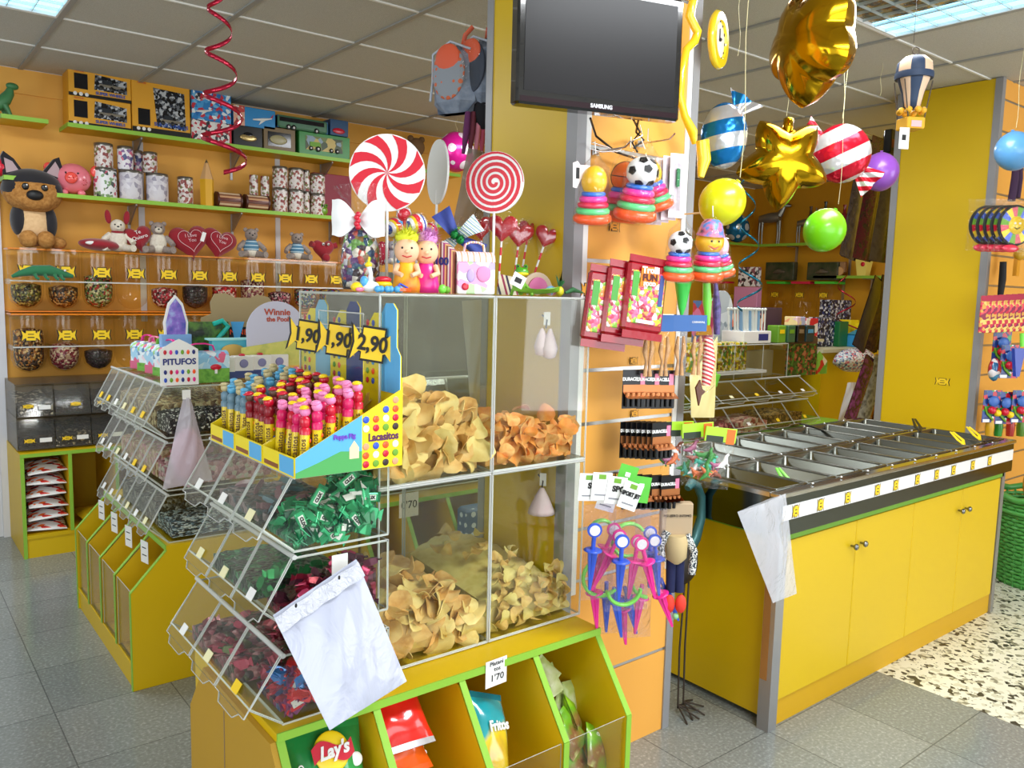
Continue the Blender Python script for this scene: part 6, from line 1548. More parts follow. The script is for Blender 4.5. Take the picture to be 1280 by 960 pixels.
# ring towers
RC = [ORNG, mat('ring_green', '#5ED080', .28, coat=.4), mat('ring_red', '#DC1E48', .28, coat=.4), mat('ring_pink', '#F0389C', .28, coat=.4), mat('ring_blue', '#2E6ED0', .28, coat=.4)]
SOC = 'soccer'
def ring_tower(px_, pyt, pyb, yy, label, topper, tilt=(0, 0), group='stacking ring towers'):
    q = at(px_, pyb, 'y', yy); h = (at(px_, pyt, 'y', yy).z - q.z)
    t = thing('stacking_ring_toy', label, 'stacking ring toy', q, rot=(tilt[0], tilt[1], R(-25)), group=group)
    z = 0; s = h / .215
    for k, (m, r, hh) in enumerate(zip(RC, (.066, .058, .053, .048, .041), (.034, .027, .023, .023, .018))):
        r *= s; hh *= s
        MB().lathe([(r * .35, 0), (r * .8, 0), (r * .97, hh * .25), (r, hh * .5), (r * .97, hh * .75), (r * .8, hh), (r * .35, hh)], m, (0, 0, z), 26).build('ring', t)
        z += hh * .86
    r = .046 * s; c = z + r * .8; t.scale = (1.1, 1.1, 1.06)
    if topper == 'soccer':
        MB().ball((0, 0, c), r, WHT, 22).build('ball_top', t)
        b = MB()
        for az, el in ((-90, 20), (-30, 5), (-150, 5), (-60, -38), (-115, 55), (-118, -42), (-40, 55)):
            d = Vector((math.cos(R(az)) * math.cos(R(el)), math.sin(R(az)) * math.cos(R(el)), math.sin(R(el))))
            M = Matrix.Translation(Vector((0, 0, c)) + d * r * .97) @ d.to_track_quat('Z', 'Y').to_matrix().to_4x4()
            b.prism(circ(r * .3, 5), 0, r * .07, BLK, 'z', M)
        b.build('black_patches', t)
    elif topper == 'basket':
        MB().ball((0, 0, c), r * 1.05, mat('basketball_orange', '#F06A1E', .4), 20).build('ball_top', t)
        b = MB()
        for k in range(3): b.tube([(r * 1.06 * math.cos(a) * (1 if k < 2 else 1) if k != 1 else 0, r * 1.06 * math.sin(a) if k != 0 else (0 if k == 0 else 0), c + (r * 1.06 * math.sin(a) if k == 0 else (r * 1.06 * math.cos(a) if k == 1 else 0))) for a in [2 * PI * i / 24 for i in range(25)]], .0012, BLK, 4)
        b.build('ball_seams', t)
    elif topper == 'yellow':
        MB().ball((0, 0, c), (r * .95, r * .95, r * 1.15), mat('topper_yellow', '#F0B818', .3, coat=.5), 20).build('figure_top', t)
    elif topper == 'face':
        MB().ball((0, 0, c), (r * 1.15, r, r * 1.1), mat('topper_yellow', '', .3), 20).build('figure_head', t)
        MB().lathe([(r * 1.15, 0), (r * 1.0, r * .3), (r * .8, r * 1.0), (r * .5, r * 1.3), (0, r * 1.35)], noisy('hat_print', ['#2A4A8A', '#4A80C0', '#C86A88', '#3A3A4A'], 45, .4), (0, 0, c + r * .5), 18).build('hat', t)
        MB().tube([(-r * .5, -r * .82, c - r * .2), (0, -r * 1.02, c - r * .45), (r * .5, -r * .82, c - r * .2)], .0018, RED, 5).ball((r * .3, -r * .92, c + r * .15), .0035, BLK, 6).ball((-r * .3, -r * .92, c + r * .15), .0035, BLK, 6).build('face', t)
    else:
        MB().ball((0, 0, c), (r, r * .9, r * 1.2), mat('topper_pink', '#F4B8C4', .35), 20).build('figure_top', t)
    MB().lathe([(.067 * s, -.002), (.069 * s, .01), (.053 * s, z * .85), (.048 * s, c + r), (.02 * s, c + r * 1.6), (.005, c + r * 2.2)], CELLO, n=20).build('bag_film', t)
    MB().tube([(0, 0, c + r * 2), (0, .01, c + r * 2 + .03)], .0015, WHT, 5).build('hang_loop', t)
ring_tower(740, 205, 279, 1.70, 'ring tower toy with a yellow top, hanging left of the football ones under the television', 'yellow', (R(12), R(-3)))
ring_tower(773, 198, 277, 1.76, 'ring tower toy with a basketball top, partly behind under the television', 'basket', (R(10), R(4)))
ring_tower(792, 190, 275, 1.66, 'ring tower toy with a football top, nearest one under the television', 'soccer', (R(14), R(3)))
ring_tower(822, 195, 262, 1.72, 'ring tower toy leaning right behind the football one under the television', 'yellow', (R(10), R(-20)))
ring_tower(845, 284, 350, 1.60, 'ring tower toy with a football top in the lower hanging group', 'soccer', (R(10), R(0)))
ring_tower(881, 282, 350, 1.60, 'ring tower toy with a smiling yellow face and printed hat in the lower hanging group', 'face', (R(10), R(0)))
ring_tower(902, 292, 345, 1.66, 'ring tower toy with a pink figure top, right end of the lower hanging group', 'pink', (R(10), R(-14)))
for (px_, py_, l) in ((745, 190, 'upper left'), (800, 180, 'upper right'), (852, 268, 'lower')):
    q = at(px_, py_, 'y', 1.81)
    solo('display_hook', MB().tube([(0, 0, 0), (0, -.12 if 'low' not in l else -.2, .0), (0, -.14 if 'low' not in l else -.24, .014)], .003, CHR, 6).box(-.012, -.002, -.01, .012, .004, .01, CHR), f'chrome slatwall hook holding the ring towers, {l}', 'hook', q)
q = at(725, 218, 'y', 1.70)
solo('swing_tag', MB().prism([(-.022, .03), (-.008, .036), (0, .026), (.03, .026), (.026, .0), (.03, -.02), (.004, -.012), (-.008, -.038), (-.02, -.036)], 0, .001, mat('tag_rose_white', '#F0E2E0', .6), 'y').box(-.012, -.001, -.012, -.002, 0, .018, INK), 'white bone shaped barcode tag left of the yellow topped ring tower', 'tag', q, R(-20))
solo('wire_hanger', MB().tube([tuple(at(x, y, 'y', 1.76)) for x, y in ((740, 178), (760, 184), (771, 190), (790, 176), (803, 170), (800, 156))], .0018, CHR, 6).tube([tuple(at(x, y, 'y', 1.76)) for x, y in ((738, 186), (752, 190), (780, 188))], .002, CHR, 6), 'bent chrome wire hanger under the television', 'hanger')
# whistle cards
for k in range(4):
    q = at(846 - 9 * k, 234 + 3 * k, 'y', 1.68 + .02 * k)
    t = thing('whistle_pack', f'white blister card with whistle and green cord, {["nearest", "second", "third", "rearmost"][k]} of the hanging four', 'blister card', q, R(-18), 'whistle cards')
    MB().box(-.026, 0, -.092, .026, .001, .1, mat('card_lilac_white', '#ECE0E8', .4)).build('card', t)
    MB().box(-.018, -.012, -.075, .018, 0, .075, CELLO, .004).build('blister', t)
    MB().box(-.006, -.008, .0, .006, -.002, .055, mat('cord_green', '#2F7A4A', .8), .002).build('cord', t)
    MB().box(-.012, -.008, -.055, .0, -.001, -.03, CHR, .002, T(ry=.4)).build('whistle', t)
# party tools: balloons pump green cone
q = at(853, 372, 'y', 1.66)
solo('green_cone_toy', MB().lathe([(.004, -.055), (.012, -.03), (.026, .045), (.028, .05), (0, .05)], mat('glow_green', '#4AE05A', .3, coat=.4), n=18), 'bright green plastic cone hanging under the lower ring towers', 'toy', q)
solo('green_sword_toy', MB().tube([(0, 0, .06), (.008, 0, 0), (.018, 0, -.07)], [.012, .014, .006], LIME, 10), 'lime green foam toy hanging right of the blue headed bags', 'toy', at(882, 378, 'y', 1.62))
solo('purple_film_roll', MB().tube([(0, 0, .08), (.012, 0, 0), (.02, 0, -.085)], [.006, .014, .01], noisy('purple_film', ['#2A2048', '#5A4A88', '#1A1430'], 40, .3), 8), 'dark purple film packet hanging at the right of the lime toy', 'packet', at(893, 385, 'y', 1.66))
BLH = mat('header_blue', '#2A5A98', .4)
KN = noisy('wood_toy', ['#A87848', '#C89864', '#946838'], 20, .45)
for k, (px_, py_, dx) in enumerate([(812, 440, -.0), (832, 440, 0), (852, 436, 0), (873, 432, 0)]):
    q = at(px_, 402, 'y', 1.66 - .015 * k)
    t = thing('toy_bag', f'clear bag with skin coloured wooden toys and blue header, {ordn[k]} from the left', 'toy bag', q, R(-12 - 5 * k), 'blue headed toy bags')
    MB().box(-.028, -.001, -.03, .028, .001, .02, BLH).build('header', t)
    if k == 3: txt('CARNIVAL', .009, WHT, t, (0, -.002, -.002))
    MB().lathe([(.012, -.17), (.024, -.15), (.026, -.08), (.018, -.035), (.004, -.03)], CELLO, n=14, sy=.5).build('bag_film', t)
    for s in (-1, 1): MB().tube([(s * .009, 0, -.045), (s * .013, 0, -.09), (s * .006, 0, -.12), (s * .009, 0, -.165)], [.004, .008, .004, .007], KN, 8).build('wooden_toy', t)
q = at(884, 450, 'y', 1.60)
t = thing('santa_bag', 'clear bag with a red and white striped figure hanging right of the wooden toys', 'toy bag', q, R(-25))
MB().tube([(0, 0, .07), (.006, 0, 0), (.0, 0, -.08)], [.012, .02, .014], stripes('santa_stripes', ['#C81830', '#F0ECE8', '#C81830', '#E8D0B8'], 40, (.4, 0, 1), .3), 10).build('figure', t); MB().lathe([(.01, -.1), (.03, -.08), (.03, .06), (.01, .09)], CELLO, n=14, sy=.5).build('bag_film', t)
sheet_bag('long pale yellow plastic bag hanging behind the striped figure bag', (at(862, 470, 'y', 1.74), at(897, 420, 'y', 1.74), at(893, 522, 'y', 1.74), at(864, 522, 'y', 1.74)), m=mat('cream_film', '#D8C888', .3, coat=.3, bump=.4, bscale=12), puff=.012, seed=5)
solo('brown_star_toy', MB().prism([(0, .04), (.012, .01), (.03, 0), (.01, -.012), (.0, -.045), (-.012, -.01), (-.02, .015)], -.003, .003, mat('bronze_brown', '#5A3020', .4), 'y'), 'dark brown star shaped toy under the wooden toy bags', 'toy', at(874, 490, 'y', 1.68))
# red trays of sweets: three fanned bags
TRF = vor('jelly_mix', ['#F09048', '#E8486A', '#8AC040', '#F8E8D8', '#F0C030', '#E86A90', '#A83040'], 80, .25, coat=.4, bump=.5)
RF = mat('red_film', '#98061A', .25, coat=.6, bump=.3, bscale=40)
for k in range(3):
    q = at(808 - 24 * k, 372 + 6 * k, 'y', 1.62 + .035 * k)
    t = thing('sweet_tray_bag', f'red framed bag of shaped jelly sweets, {["nearest with orange emblem", "middle", "rearmost left"][k]} of the fanned three', 'sweet bag', q, rot=(R(-4), R(7), R(-16 - 6 * k)), group=None)
    w_, h_ = .135, .2
    MB().box(-w_ / 2, 0, -h_ / 2, w_ / 2, .028, h_ / 2, RF, .008).build('red_tray', t)
    MB().box(-w_ / 2 + .01, -.003, -h_ / 2 + .022, w_ / 2 - .01, .004, h_ / 2 - .026, TRF, .002).build('jelly_sweets', t)
    MB().box(-w_ / 2 + .014, -.005, .0, -w_ / 2 + .034, -.002, .07, mat('tray_green', '#4A9A3A', .4)).build('green_window', t); MB().box(w_ / 2 - .03, -.005, -.02, w_ / 2 - .016, -.002, .07, mat('header_blue2', '#3A4A88', .4)).build('blue_window', t)
    if k == 0:
        MB().prism([(-.03, .03), (.03, .04), (.022, .09), (-.03, .085)], -.008, -.005, mat('emblem_orange', '#F07A10', .4), 'y').build('emblem', t)
        txt('Trolli', .026, WHT, t, (.0, -.0095, .078), (PI / 2, -.08, 0), bold=.001); txt('FUN', .026, mat('maroon_ink', '', .5), t, (.0, -.0095, .056), (PI / 2, -.08, 0), bold=.001); txt('FOOD', .014, WHT, t, (.0, -.0095, .038), (PI / 2, -.08, 0), bold=.001)
        MB().box(-.03, -.0055, -h_ / 2 + .024, .03, -.004, -h_ / 2 + .034, WHT).build('caption_patch', t)
    MB().box(-w_ / 2, .0, h_ / 2 - .002, w_ / 2, .004, h_ / 2 + .018, RF).build('sealed_edge', t); MB().box(-w_ / 2, .0, -h_ / 2 - .022, w_ / 2, .004, -h_ / 2, RF).build('sealed_edge', t)
def wall_tag(px_, py_, label, m=TAGY, yy=1.815, s=1.0):
    b = MB(); candy_tag(b, Matrix.Identity(4), .028 * s, .034 * s, m); solo('price_tag', b, label, 'price tag', at(px_, py_, 'y', yy))
wall_tag(735, 362, 'orange sweet shaped price tag left of the red sweet bags', mat('tag_orange', '#F0A828', .5), s=1.1)
wall_tag(792, 451, 'orange sweet shaped price tag above the upper battery packs', mat('tag_orange', '', .5), s=.6)
wall_tag(793, 517, 'orange sweet shaped price tag between the battery packs', mat('tag_orange', '', .5), s=.6)
wall_tag(768, 283, 'orange sweet shaped price tag under the hanging ring towers', mat('tag_orange', '', .5), s=.8)
wall_tag(773, 594, 'orange sweet shaped price tag above the white toy sword cards', mat('tag_orange', '', .5), s=.5)
wall_tag(1178, 477, 'yellow sweet shaped price tag on the right yellow column', TAGY, 1.5)
bpy.data.objects[-1] if False else None
o = [x for x in bpy.data.objects if x.get('label', '').startswith('yellow sweet shaped price tag on the right')][0]; o.location = at(1178, 477, 'x', QX); o.rotation_euler = (0, 0, -PI / 2); o.scale = (1.4, 1, 1.1)
# battery packs
CU = mat('battery_copper', '#C07A48', .3, metal=.6)
def battery_card(p, rz, label, group, hero=True, s=1):
    t = thing('battery_pack', label, 'battery pack', p, rz, group); t.scale = (s, s, s)
    MB().box(-.042, 0, -.065, .042, .002, .06, BLK).build('card', t)
    c = MB().box(-.04, -.002, -.012, .04, 0, .012, CU)
    c.add([(-.04, -.002, -.012), (.04, -.002, -.012), (.044, -.028, -.03), (-.036, -.028, -.03)], [(0, 1, 2, 3), (3, 2, 1, 0)], CU); c.build('copper_band', t)
    b = MB()
    for k in range(4): b.tube([(-.028 + .019 * k, -.01, -.012), (-.028 + .019 * k, -.01, -.058)], .0075, BLK, 10).tube([(-.028 + .019 * k, -.01, -.012), (-.028 + .019 * k, -.01, -.026)], .0078, CU, 10)
    b.build('batteries', t)
    MB().box(.02, -.0015, .006, .036, 0, .048, PINK).build('pink_patch', t)
    txt('DURACELL', .0145, WHT, t, (-.012, -.003, .03), bold=.0007, sx=.9)
    return t
def battery_row(px_, py_, n, dpx, group, where, yy=1.66, s=1.0, dy=.016, rz=-.3):
    first = None
    for k in range(n):
        q = at(px_ - dpx * k, py_ - 1.0 * k * .3, 'y', yy + dy * k)
        lab = f'black and copper battery pack {where}, {["nearest", "second from the front", "third from the front", "fourth from the front", "fifth from the front", "sixth from the front", "rearmost"][k]}'
        if first is None: first = battery_card(q, rz, lab, group, s=s)
        else: dup(first, lab, q, rz, group=group)
battery_row(829, 486, 3, 18, 'battery packs in the upper row', 'in the upper row', s=.95, rz=-.35)
battery_row(827, 550, 7, 6.6, 'battery packs in the middle row', 'in the middle row', yy=1.62, s=.9, rz=-.15)
battery_row(838, 615, 5, 12, 'battery packs in the lower row', 'in the lower row', yy=1.62, s=.85, rz=-.25)
# dinosaur bags
DM = vor('toy_animal_mix', ['#5AA888', '#A86A58', '#E8E4DC', '#4A8A4A', '#C88A68', '#8A7AA0', '#D0C8C0'], 48, .3, bump=.8)
for k, (px_, py_, rr_) in enumerate([(897, 568, .12), (872, 562, -.05), (846, 560, 0)]):
    q = at(px_, py_, 'y', 1.56 + .05 * k)
    t = thing('dinosaur_bag', f'clear bag of plastic dinosaurs with green header, {["nearest", "middle", "rearmost"][k]} of the three', 'toy bag', q, rot=(0, rr_, R(-22)), group=None)
    MB().box(-.055, -.002, .04, .055, .002, .085, mat('header_lime', '#A8D830', .4)).box(.02, -.003, .035, .05, -.002, .082, mat('header_orange', '#D86A20', .4)).box(-.05, -.003, .038, .01, -.002, .058, mat('header_dark', '#2A3428', .4)).build('header', t)
    pillow_mb(.115, .15, .05, CELLO, seed=50 + k).build('bag_film', t, (0, 0, -.035))
    rn = random.Random(60 + k)
    for j in range(7):
        c = [mat('dino_teal', '#4AB09A', .4), mat('dino_brown', '#8A4A38', .4), WHT, mat('dino_leaf', '#3A8A3A', .4), mat('dino_terra', '#E07848', .4), mat('dino_mauve', '#A05A78', .4), mat('dino_leaf', '', .4)][j]
        x, z = rn.uniform(-.035, .035), rn.uniform(-.09, .005); a = rn.uniform(-1.2, 1.2)
        b = MB(); M = T(x, rn.uniform(-.012, .01), z, 0, a, 0)
        b.tube([(-.03, 0, .008), (-.012, 0, 0), (.008, 0, .002), (.02, 0, .014), (.03, 0, .014)], [.002, .008, .009, .005, .004], c, 7, M)
        for xx in (-.008, .008): b.tube([(xx, -.003, 0), (xx, -.004, -.014)], .003, c, 5, M)
        b.build('plastic_dinosaur', t)
# bubble sword bags
FIL = clear('net_film', '#FAF8FC', 1.2, 1.5, .15, .03, '#E0D8E4', wrinkle=30)
TT = MAG
rn = random.Random(5)
sw_ = [(741, 689, BLU, .03, 1.58), (757, 686, MAG, .35, 1.62), (776, 703, BLU, .0, 1.53), (808, 704, MAG, -.3, 1.53), (820, 700, BLU, -.15, 1.57), (793, 702, MAG, .1, 1.56), (762, 694, MAG, .42, 1.58), (812, 690, BLU, -.05, 1.60), (770, 752, BLU, -.2, 1.60), (785, 750, BLU, -.3, 1.62), (743, 742, MAG, -.12, 1.64), (800, 748, MAG, .08, 1.60), (758, 745, BLU, -.05, 1.64), (826, 744, MAG, -.4, 1.60), (832, 738, BLU, -.45, 1.62), (778, 762, MAG, -.15, 1.63)]
for k, (px_, py_, c, a, yy) in enumerate(sw_):
    q = at(px_, py_, 'y', yy)
    t = thing('bubble_sword', f'{"blue" if c is BLU else "magenta"} plastic bubble sword in the hanging net bags', 'toy sword', q, rot=(R(5), a, R(-30)), group='blue bubble swords' if c is BLU else 'magenta bubble swords')
    t['label'] = f'{"blue" if c is BLU else "magenta"} bubble sword in the {"upper" if k < 8 else "lower"} layer of net bags, {ordn[sorted(w_[0] for w_ in (sw_[:8] if k < 8 else sw_[8:])).index(px_)]} from the left'
    MB().prism([(-.014, 0), (.014, 0), (.003, -.115), (-.003, -.115)], -.005, .005, c, 'y').tube([(0, -.006, 0), (0, -.003, -.11)], [.004, .0015], c, 6).build('blade', t)
    MB().lathe([(.02, 0), (.027, .003), (.02, .006)], c, n=16).build('guard', t)
    MB().tube([(0, 0, .005), (0, 0, .045)], .0065, c, 8).build('grip', t)
    MB().lathe([(.0, -.003), (.021, -.003), (.021, .003), (0, .003)], c, (0, 0, 0), 20, T(z=.062, rx=PI / 2)).lathe([(.0, .0), (.015, .0), (.015, .0045), (0, .0045)], WHT, (0, 0, 0), 18, T(z=.062, rx=PI / 2)).build('round_medal', t) if k < 8 else None
for k, (px_, py_, r_, a0, a1, yy) in enumerate([(786, 675, .05, .6, 5.0, 1.60), (752, 722, .055, 2.0, 5.6, 1.62), (812, 724, .055, 2.6, 4.6, 1.55), (780, 735, .05, 3.3, 6.2, 1.56), (752, 665, .035, .3, 3.0, 1.64)]):
    q = at(px_, py_, 'y', yy)
    solo('foam_ring', MB().tube([(r_ * math.cos(a0 + (a1 - a0) * i / 14), .0, r_ * math.sin(a0 + (a1 - a0) * i / 14)) for i in range(15)], .0095, LIME, 10, flat=.6), f'lime green curved toy handle among the bubble swords, {["top centre", "lower left", "right centre", "bottom centre", "upper left"][k]}', 'toy handle', q, R(-30))
for k, (px_, py_, w_, h_, yy) in enumerate([(748, 690, .1, .28, 1.60), (785, 700, .13, .30, 1.55), (812, 690, .1, .26, 1.56), (770, 755, .11, .18, 1.62), (795, 765, .1, .16, 1.6)]):
    q = at(px_, py_, 'y', yy)
    solo('net_bag', pillow_mb(w_, h_, .05, FIL, seed=70 + k), f'thin clear bag around the bubble swords, {ordn[k]} of five from the top left', 'bag', q, rz=R(-25), rot=None)
for k, (px_, py_, a, m, wd, yy) in enumerate([(736, 609, .05, WHT, 'SP', 1.60), (752, 608, .08, WHT, '', 1.58), (770, 613, .15, WHT, 'SPO', 1.56), (788, 620, .35, WHT, 'SPORT JET', 1.53), (783, 598, .3, mat('card_green', '#5AC03A', .5), '', 1.60), (801, 612, .15, mat('card_green', '', .5), '', 1.59), (760, 622, .3, WHT, '', 1.60)]):
    q = at(px_, py_, 'y', yy)
    t = thing('header_card', f'{"white" if m is WHT else "green"} header card of the bubble sword bags, {ordn[k]} of the fan', 'header card', q, rot=(0, a, R(-25)), group='header cards of the sword bags'); t.scale = (1.3, 1, 1.3)
    MB().box(-.022, 0, -.03, .022, .001, .03, m).build('card', t)
    if wd: txt(wd, .017 if len(wd) < 5 else .0125, INK, t, (0 if len(wd) > 4 else .006, -.0015, .003), bold=.0008, sx=.75 if len(wd) > 5 else 1)
    if m is WHT: MB().box(-.008, -.0012, .016, .008, 0, .026, GRND).box(-.014, -.0012, -.02, .014, 0, -.017, mat('grey_ink', '#8A8A90', .5)).build('print', t)
    elif True: MB().box(-.006, -.0012, .004, .006, 0, .014, WHT).build('print', t)
# pirate doll hanging
q = at(845, 680, 'y', 1.60)
t = thing('cloth_doll', 'hanging cloth doll with checked sleeves, blue trousers and red shoes', 'cloth doll', q, R(-35))
CHK = vor('check_cloth', ['#1E2A38', '#D8D8D0'], 320, .9)
MB().box(-.05, -.0, .02, .05, .03, .13, mat('cardboard_tan', '#B8A080', .8), .004).build('card_box', t)
MB().lathe([(.018, -.03), (.035, -.01), (.036, .04), (.03, .06)], mat('cloth_tan', '#C8B080', .9), (.0, 0, -.03), 14).build('body', t)
MB().tube([(-.03, 0, .04), (-.05, -.01, 0), (-.045, -.02, -.05)], [.014, .012, .01], CHK, 8).tube([(.03, 0, .03), (.055, -.01, -.02), (.048, -.02, -.09)], [.014, .012, .012], CHK, 8).build('sleeve', t)
for s in (-1, 1): MB().tube([(s * .012, 0, -.05), (s * .014, -.012, -.15)], [.017, .014], mat('cloth_navy', '#1A2048', .9), 10).build('trouser_leg', t); MB().ball((s * .018, -.02, -.185), (.018, .016, .03), mat('shoe_red', '#E83A28', .7), 12).build('shoe', t)
MB().ball((.004, -.02, -.225), .01, mat('bead_green', '#8AC88A', .6), 10).build('bead', t)
txt('AGUJERO INTIMO', .011, INK, t, (0, -.002, .09))
# metal bird
q = at(848, 882, 'z', .0)
t = thing('metal_bird', 'tall garden bird of dark metal with teal neck and wire feet between pillar and counter', 'garden ornament', (2.33, 1.86, 0), R(10))
RU = mat('rusty_wire', '#4A4038', .5, metal=.5); TEAL = mat('bird_teal', '#3A6A6A', .4, metal=.3)
for s in (-1, 1):
    MB().tube([(s * .02, 0, .02), (s * .02, .005, .25), (s * .015, 0, .5)], .004, RU, 6).build('leg', t)
    for a in (-2.2, -1.4, -.6, .1): MB().tube([(s * .02, 0, .03), (s * .02 + .03 * math.cos(a), .03 * math.sin(a), .022), (s * .02 + .085 * math.cos(a), .085 * math.sin(a), .003)], .0035, RU, 5).build('toe', t)
MB().ball((0, .02, .57), (.07, .05, .08), mat('bird_body', '#3A3430', .5, metal=.4), 16).build('body', t)
MB().tube([(.0, 0, .62), (.05, 0, .66), (.085, 0, .73), (.08, 0, .81), (.04, 0, .86), (.0, 0, .875), (-.03, 0, .86)], [.022, .02, .017, .015, .015, .018, .012], TEAL, 10).build('neck', t)
# ================================================================ CLOCK with wavy yellow frame
q = at(898, 50, 'y', 1.78)
t = thing('yellow_clock', 'yellow framed round clock hanging right of the television', 'clock', q, rot=(0, 0, R(22)))
YC = mat('clock_yellow', '#F0D020', .25, coat=.6)
MB().lathe([(.06, -.012), (.085, -.012), (.094, 0), (.085, .012), (.06, .012), (.06, -.012)], YC, n=32, M=T(rx=PI / 2), caps=False).build('frame', t)
MB().lathe([(0, -.002), (.075, -.002), (.075, .003), (0, .003)], mat('clock_face', '#F0DCD0', .5), n=28, M=T(rx=PI / 2)).build('face', t)
mk = MB()
for k in range(12): mk.ball((.062 * math.sin(k * PI / 6), -.004, .062 * math.cos(k * PI / 6)), (.005, .002, .007), BLK, 8)
mk.box(-.003, -.006, 0, .003, -.004, .035, BLK).ball((0, -.007, 0), .006, BLK, 8).build('hands_and_marks', t)
wv_ = [(868, -6), (862, 20), (872, 40), (868, 52), (858, 62), (852, 90), (850, 120), (856, 145), (866, 165), (868, 180)]
solo('yellow_wall_ornament', MB().tube([tuple(at(x, y, 'y', 1.74)) for x, y in wv_], [.014, .014, .014, .014, .012, .012, .012, .012, .016, .008], YC, 10), 'long wavy glossy yellow ornament band hanging at the right of the television', 'wall ornament')
solo('yellow_ornament_tail', MB().tube([tuple(at(x, y, 'y', 1.70)) for x, y in [(878, 175), (880, 200), (876, 222)]], [.02, .022, .01], YC, 10), 'glossy yellow lower piece of the wall ornament above the yellow balloon', 'wall ornament')

def string(p, label, m=None, w_=.0012, sway=.01):
    b = MB(); p = Vector(p); n = 8
    b.tube([(sway * math.sin(k * 1.1), 0, (CEIL - p.z) * k / n) for k in range(n + 1)], w_, m or mat('ribbon_cream', '#D8D0A0', .5), 5)
    return solo('balloon_string', b, label, 'string', p)
# ================================================================ LEFT SIDE OF THE PILLAR: backpacks
BPG = noisy('backpack_grey', ['#6A7688', '#8A94A4'], 30, .7)
def backpack(loc, rz, label, front, s=1):
    t = thing('backpack', label, 'backpack', loc, rz); t.scale = (s, s, s)
    MB().box(-.12, -.06, -.16, .12, .06, .15, BPG, .05).build('body', t)
    MB().ball((0, -.062, .02), (.095, .02, .125), front, 20).build('front_panel', t)
    MB().ball((0, -.072, .085), (.07, .016, .065), mat('backpack_coral', '#D85A38', .6), 18).build('flap', t)
    MB().tube([(-.115, -.05, -.1), (-.125, -.02, 0), (-.11, -.04, .12), (0, -.05, .165), (.11, -.04, .12)], .006, mat('piping_light', '#B8C0CC', .5), 6).build('piping', t)
    MB().tube([(.02, .02, .15), (.05, 0, .2), (.08, .02, .24)], .012, mat('backpack_coral', '', .6), 8, flat=.4).build('handle', t)
    return t
q = at(568, 96, 'y', 2.36)
backpack(at(570, 100, 'y', 2.42), R(-70), 'grey backpack with coral flap and floral front hanging on the pillar', dots('floral_front', '#8A9098', '#C8623C', 30, .4, .7), .72)
backpack(at(600, 92, 'y', 2.36), R(-80), 'plastic wrapped backpack hanging right behind the floral one', mat('dark_slate', '#3A4250', .7), .7)
sheet_bag('clear wrinkled cover over the rear backpack', (at(583, 20, 'y', 2.33), at(610, 18, 'y', 2.33), at(606, 110, 'y', 2.31), at(572, 105, 'y', 2.31)), m=CELLO, puff=.02, seed=31)
solo('dark_cloth_bag', MB().ball((0, 0, 0), (.04, .05, .09), mat('dark_cloth', '#17171C', .9), 14), 'dark cloth bundle hanging under the backpacks', 'bag', at(603, 130, 'y', 2.36))
for k, (x, m_, l) in enumerate([(585, '#5A1E50', 'plum'), (592, '#6A2A3A', 'wine'), (599, '#E08AA0', 'pink'), (605, '#C85A78', 'rose')]):
    sm = mat('strand_' + l, m_, .8)
    solo('beaded_strand', MB().tube([tuple(at(x, 140, 'y', 2.36)), tuple(at(x - 2, 165, 'y', 2.36)), tuple(at(x - 6 + k, 192, 'y', 2.36))], [.01, .012, .006], sm, 6), f'{l} woven strand hanging under the backpacks', 'strand')
sheet_bag('grey transparent bag hanging behind the spiral lollipop', (at(585, 185, 'y', 2.34), at(606, 190, 'y', 2.34), at(604, 280, 'y', 2.32), at(565, 285, 'y', 2.32)), m=clear('grey_film', '#D0CCC4', 1.5, 1.5, .1, .35, '#B8B4AC', wrinkle=12), puff=.02, seed=33)
q = at(570, 190, 'y', 4.9)
solo('foil_balloon', MB().ball((0, 0, 0), (.135, .12, .14), dots('pink_polka_foil', '#C81884', '#E8D8E4', 9, .36, .2, .3), 24), 'pink polka dot foil balloon near the ceiling behind the white lollipop back', 'balloon', q); string(q + Vector((0, 0, .13)), 'thin string of the pink polka balloon', w_=.001)
solo('brown_plush', MB().ball((0, 0, 0), (.07, .06, .07), mat('plush_brown', '#7A5A3A', .9, bump=.4, bscale=90), 16).ball((-.05, 0, .06), .025, mat('plush_brown', '', .9), 8).ball((.05, 0, .06), .025, mat('plush_brown', '', .9), 8), 'brown plush head on the far end of the top wall shelf', 'plush toy', at(520, 184, 'y', 5.5))

# ================================================================ BALLOONS AND HANGING THINGS
GOLD = mat('gold_foil', '#C89A18', .15, metal=1, bump=.1, bscale=10)
def star_mb(R1, R2, d, m, n=5, a0=PI / 2, wr=1):
    def out(u):
        k = u * 2 * n; i = int(k) % (2 * n); f = k - int(k)
        def P(j): r = R1 if j % 2 == 0 else R2; a = a0 + PI * j / n; return Vector((r * math.cos(a), r * math.sin(a)))
        p = P(i) * (1 - f) + P(i + 1) * f
        return p * (1 + .10 * math.sin(PI * f) * (1 if True else 0))
    def f(u, v, s):
        p = out(u); q = v
        h = d / 2 * (1 - q ** 3.2) ** .55 * (1 - .32 * ((p.length * q) / R1) ** 2) * (1 + .04 * wr * math.sin(u * 90) * q ** 3)
        return (p.x * q, s * h, p.y * q)
    b = MB().grid(lambda u, v: f(u, v, -1), 80, 12, m).grid(lambda u, v: f(1 - u, v, 1), 80, 12, m)
    return b
q = at(1015, 66, 'y', 1.7)
t = thing('star_balloon', 'large gold foil star balloon seen edge on at the top of the picture', 'balloon', q + Vector((0, 0, .03)), rot=(0, R(10), R(-112)))
star_mb(.215, .165, .22, GOLD, a0=-PI / 2).build('foil_body', t)
q = at(979, 203, 'y', 1.9)
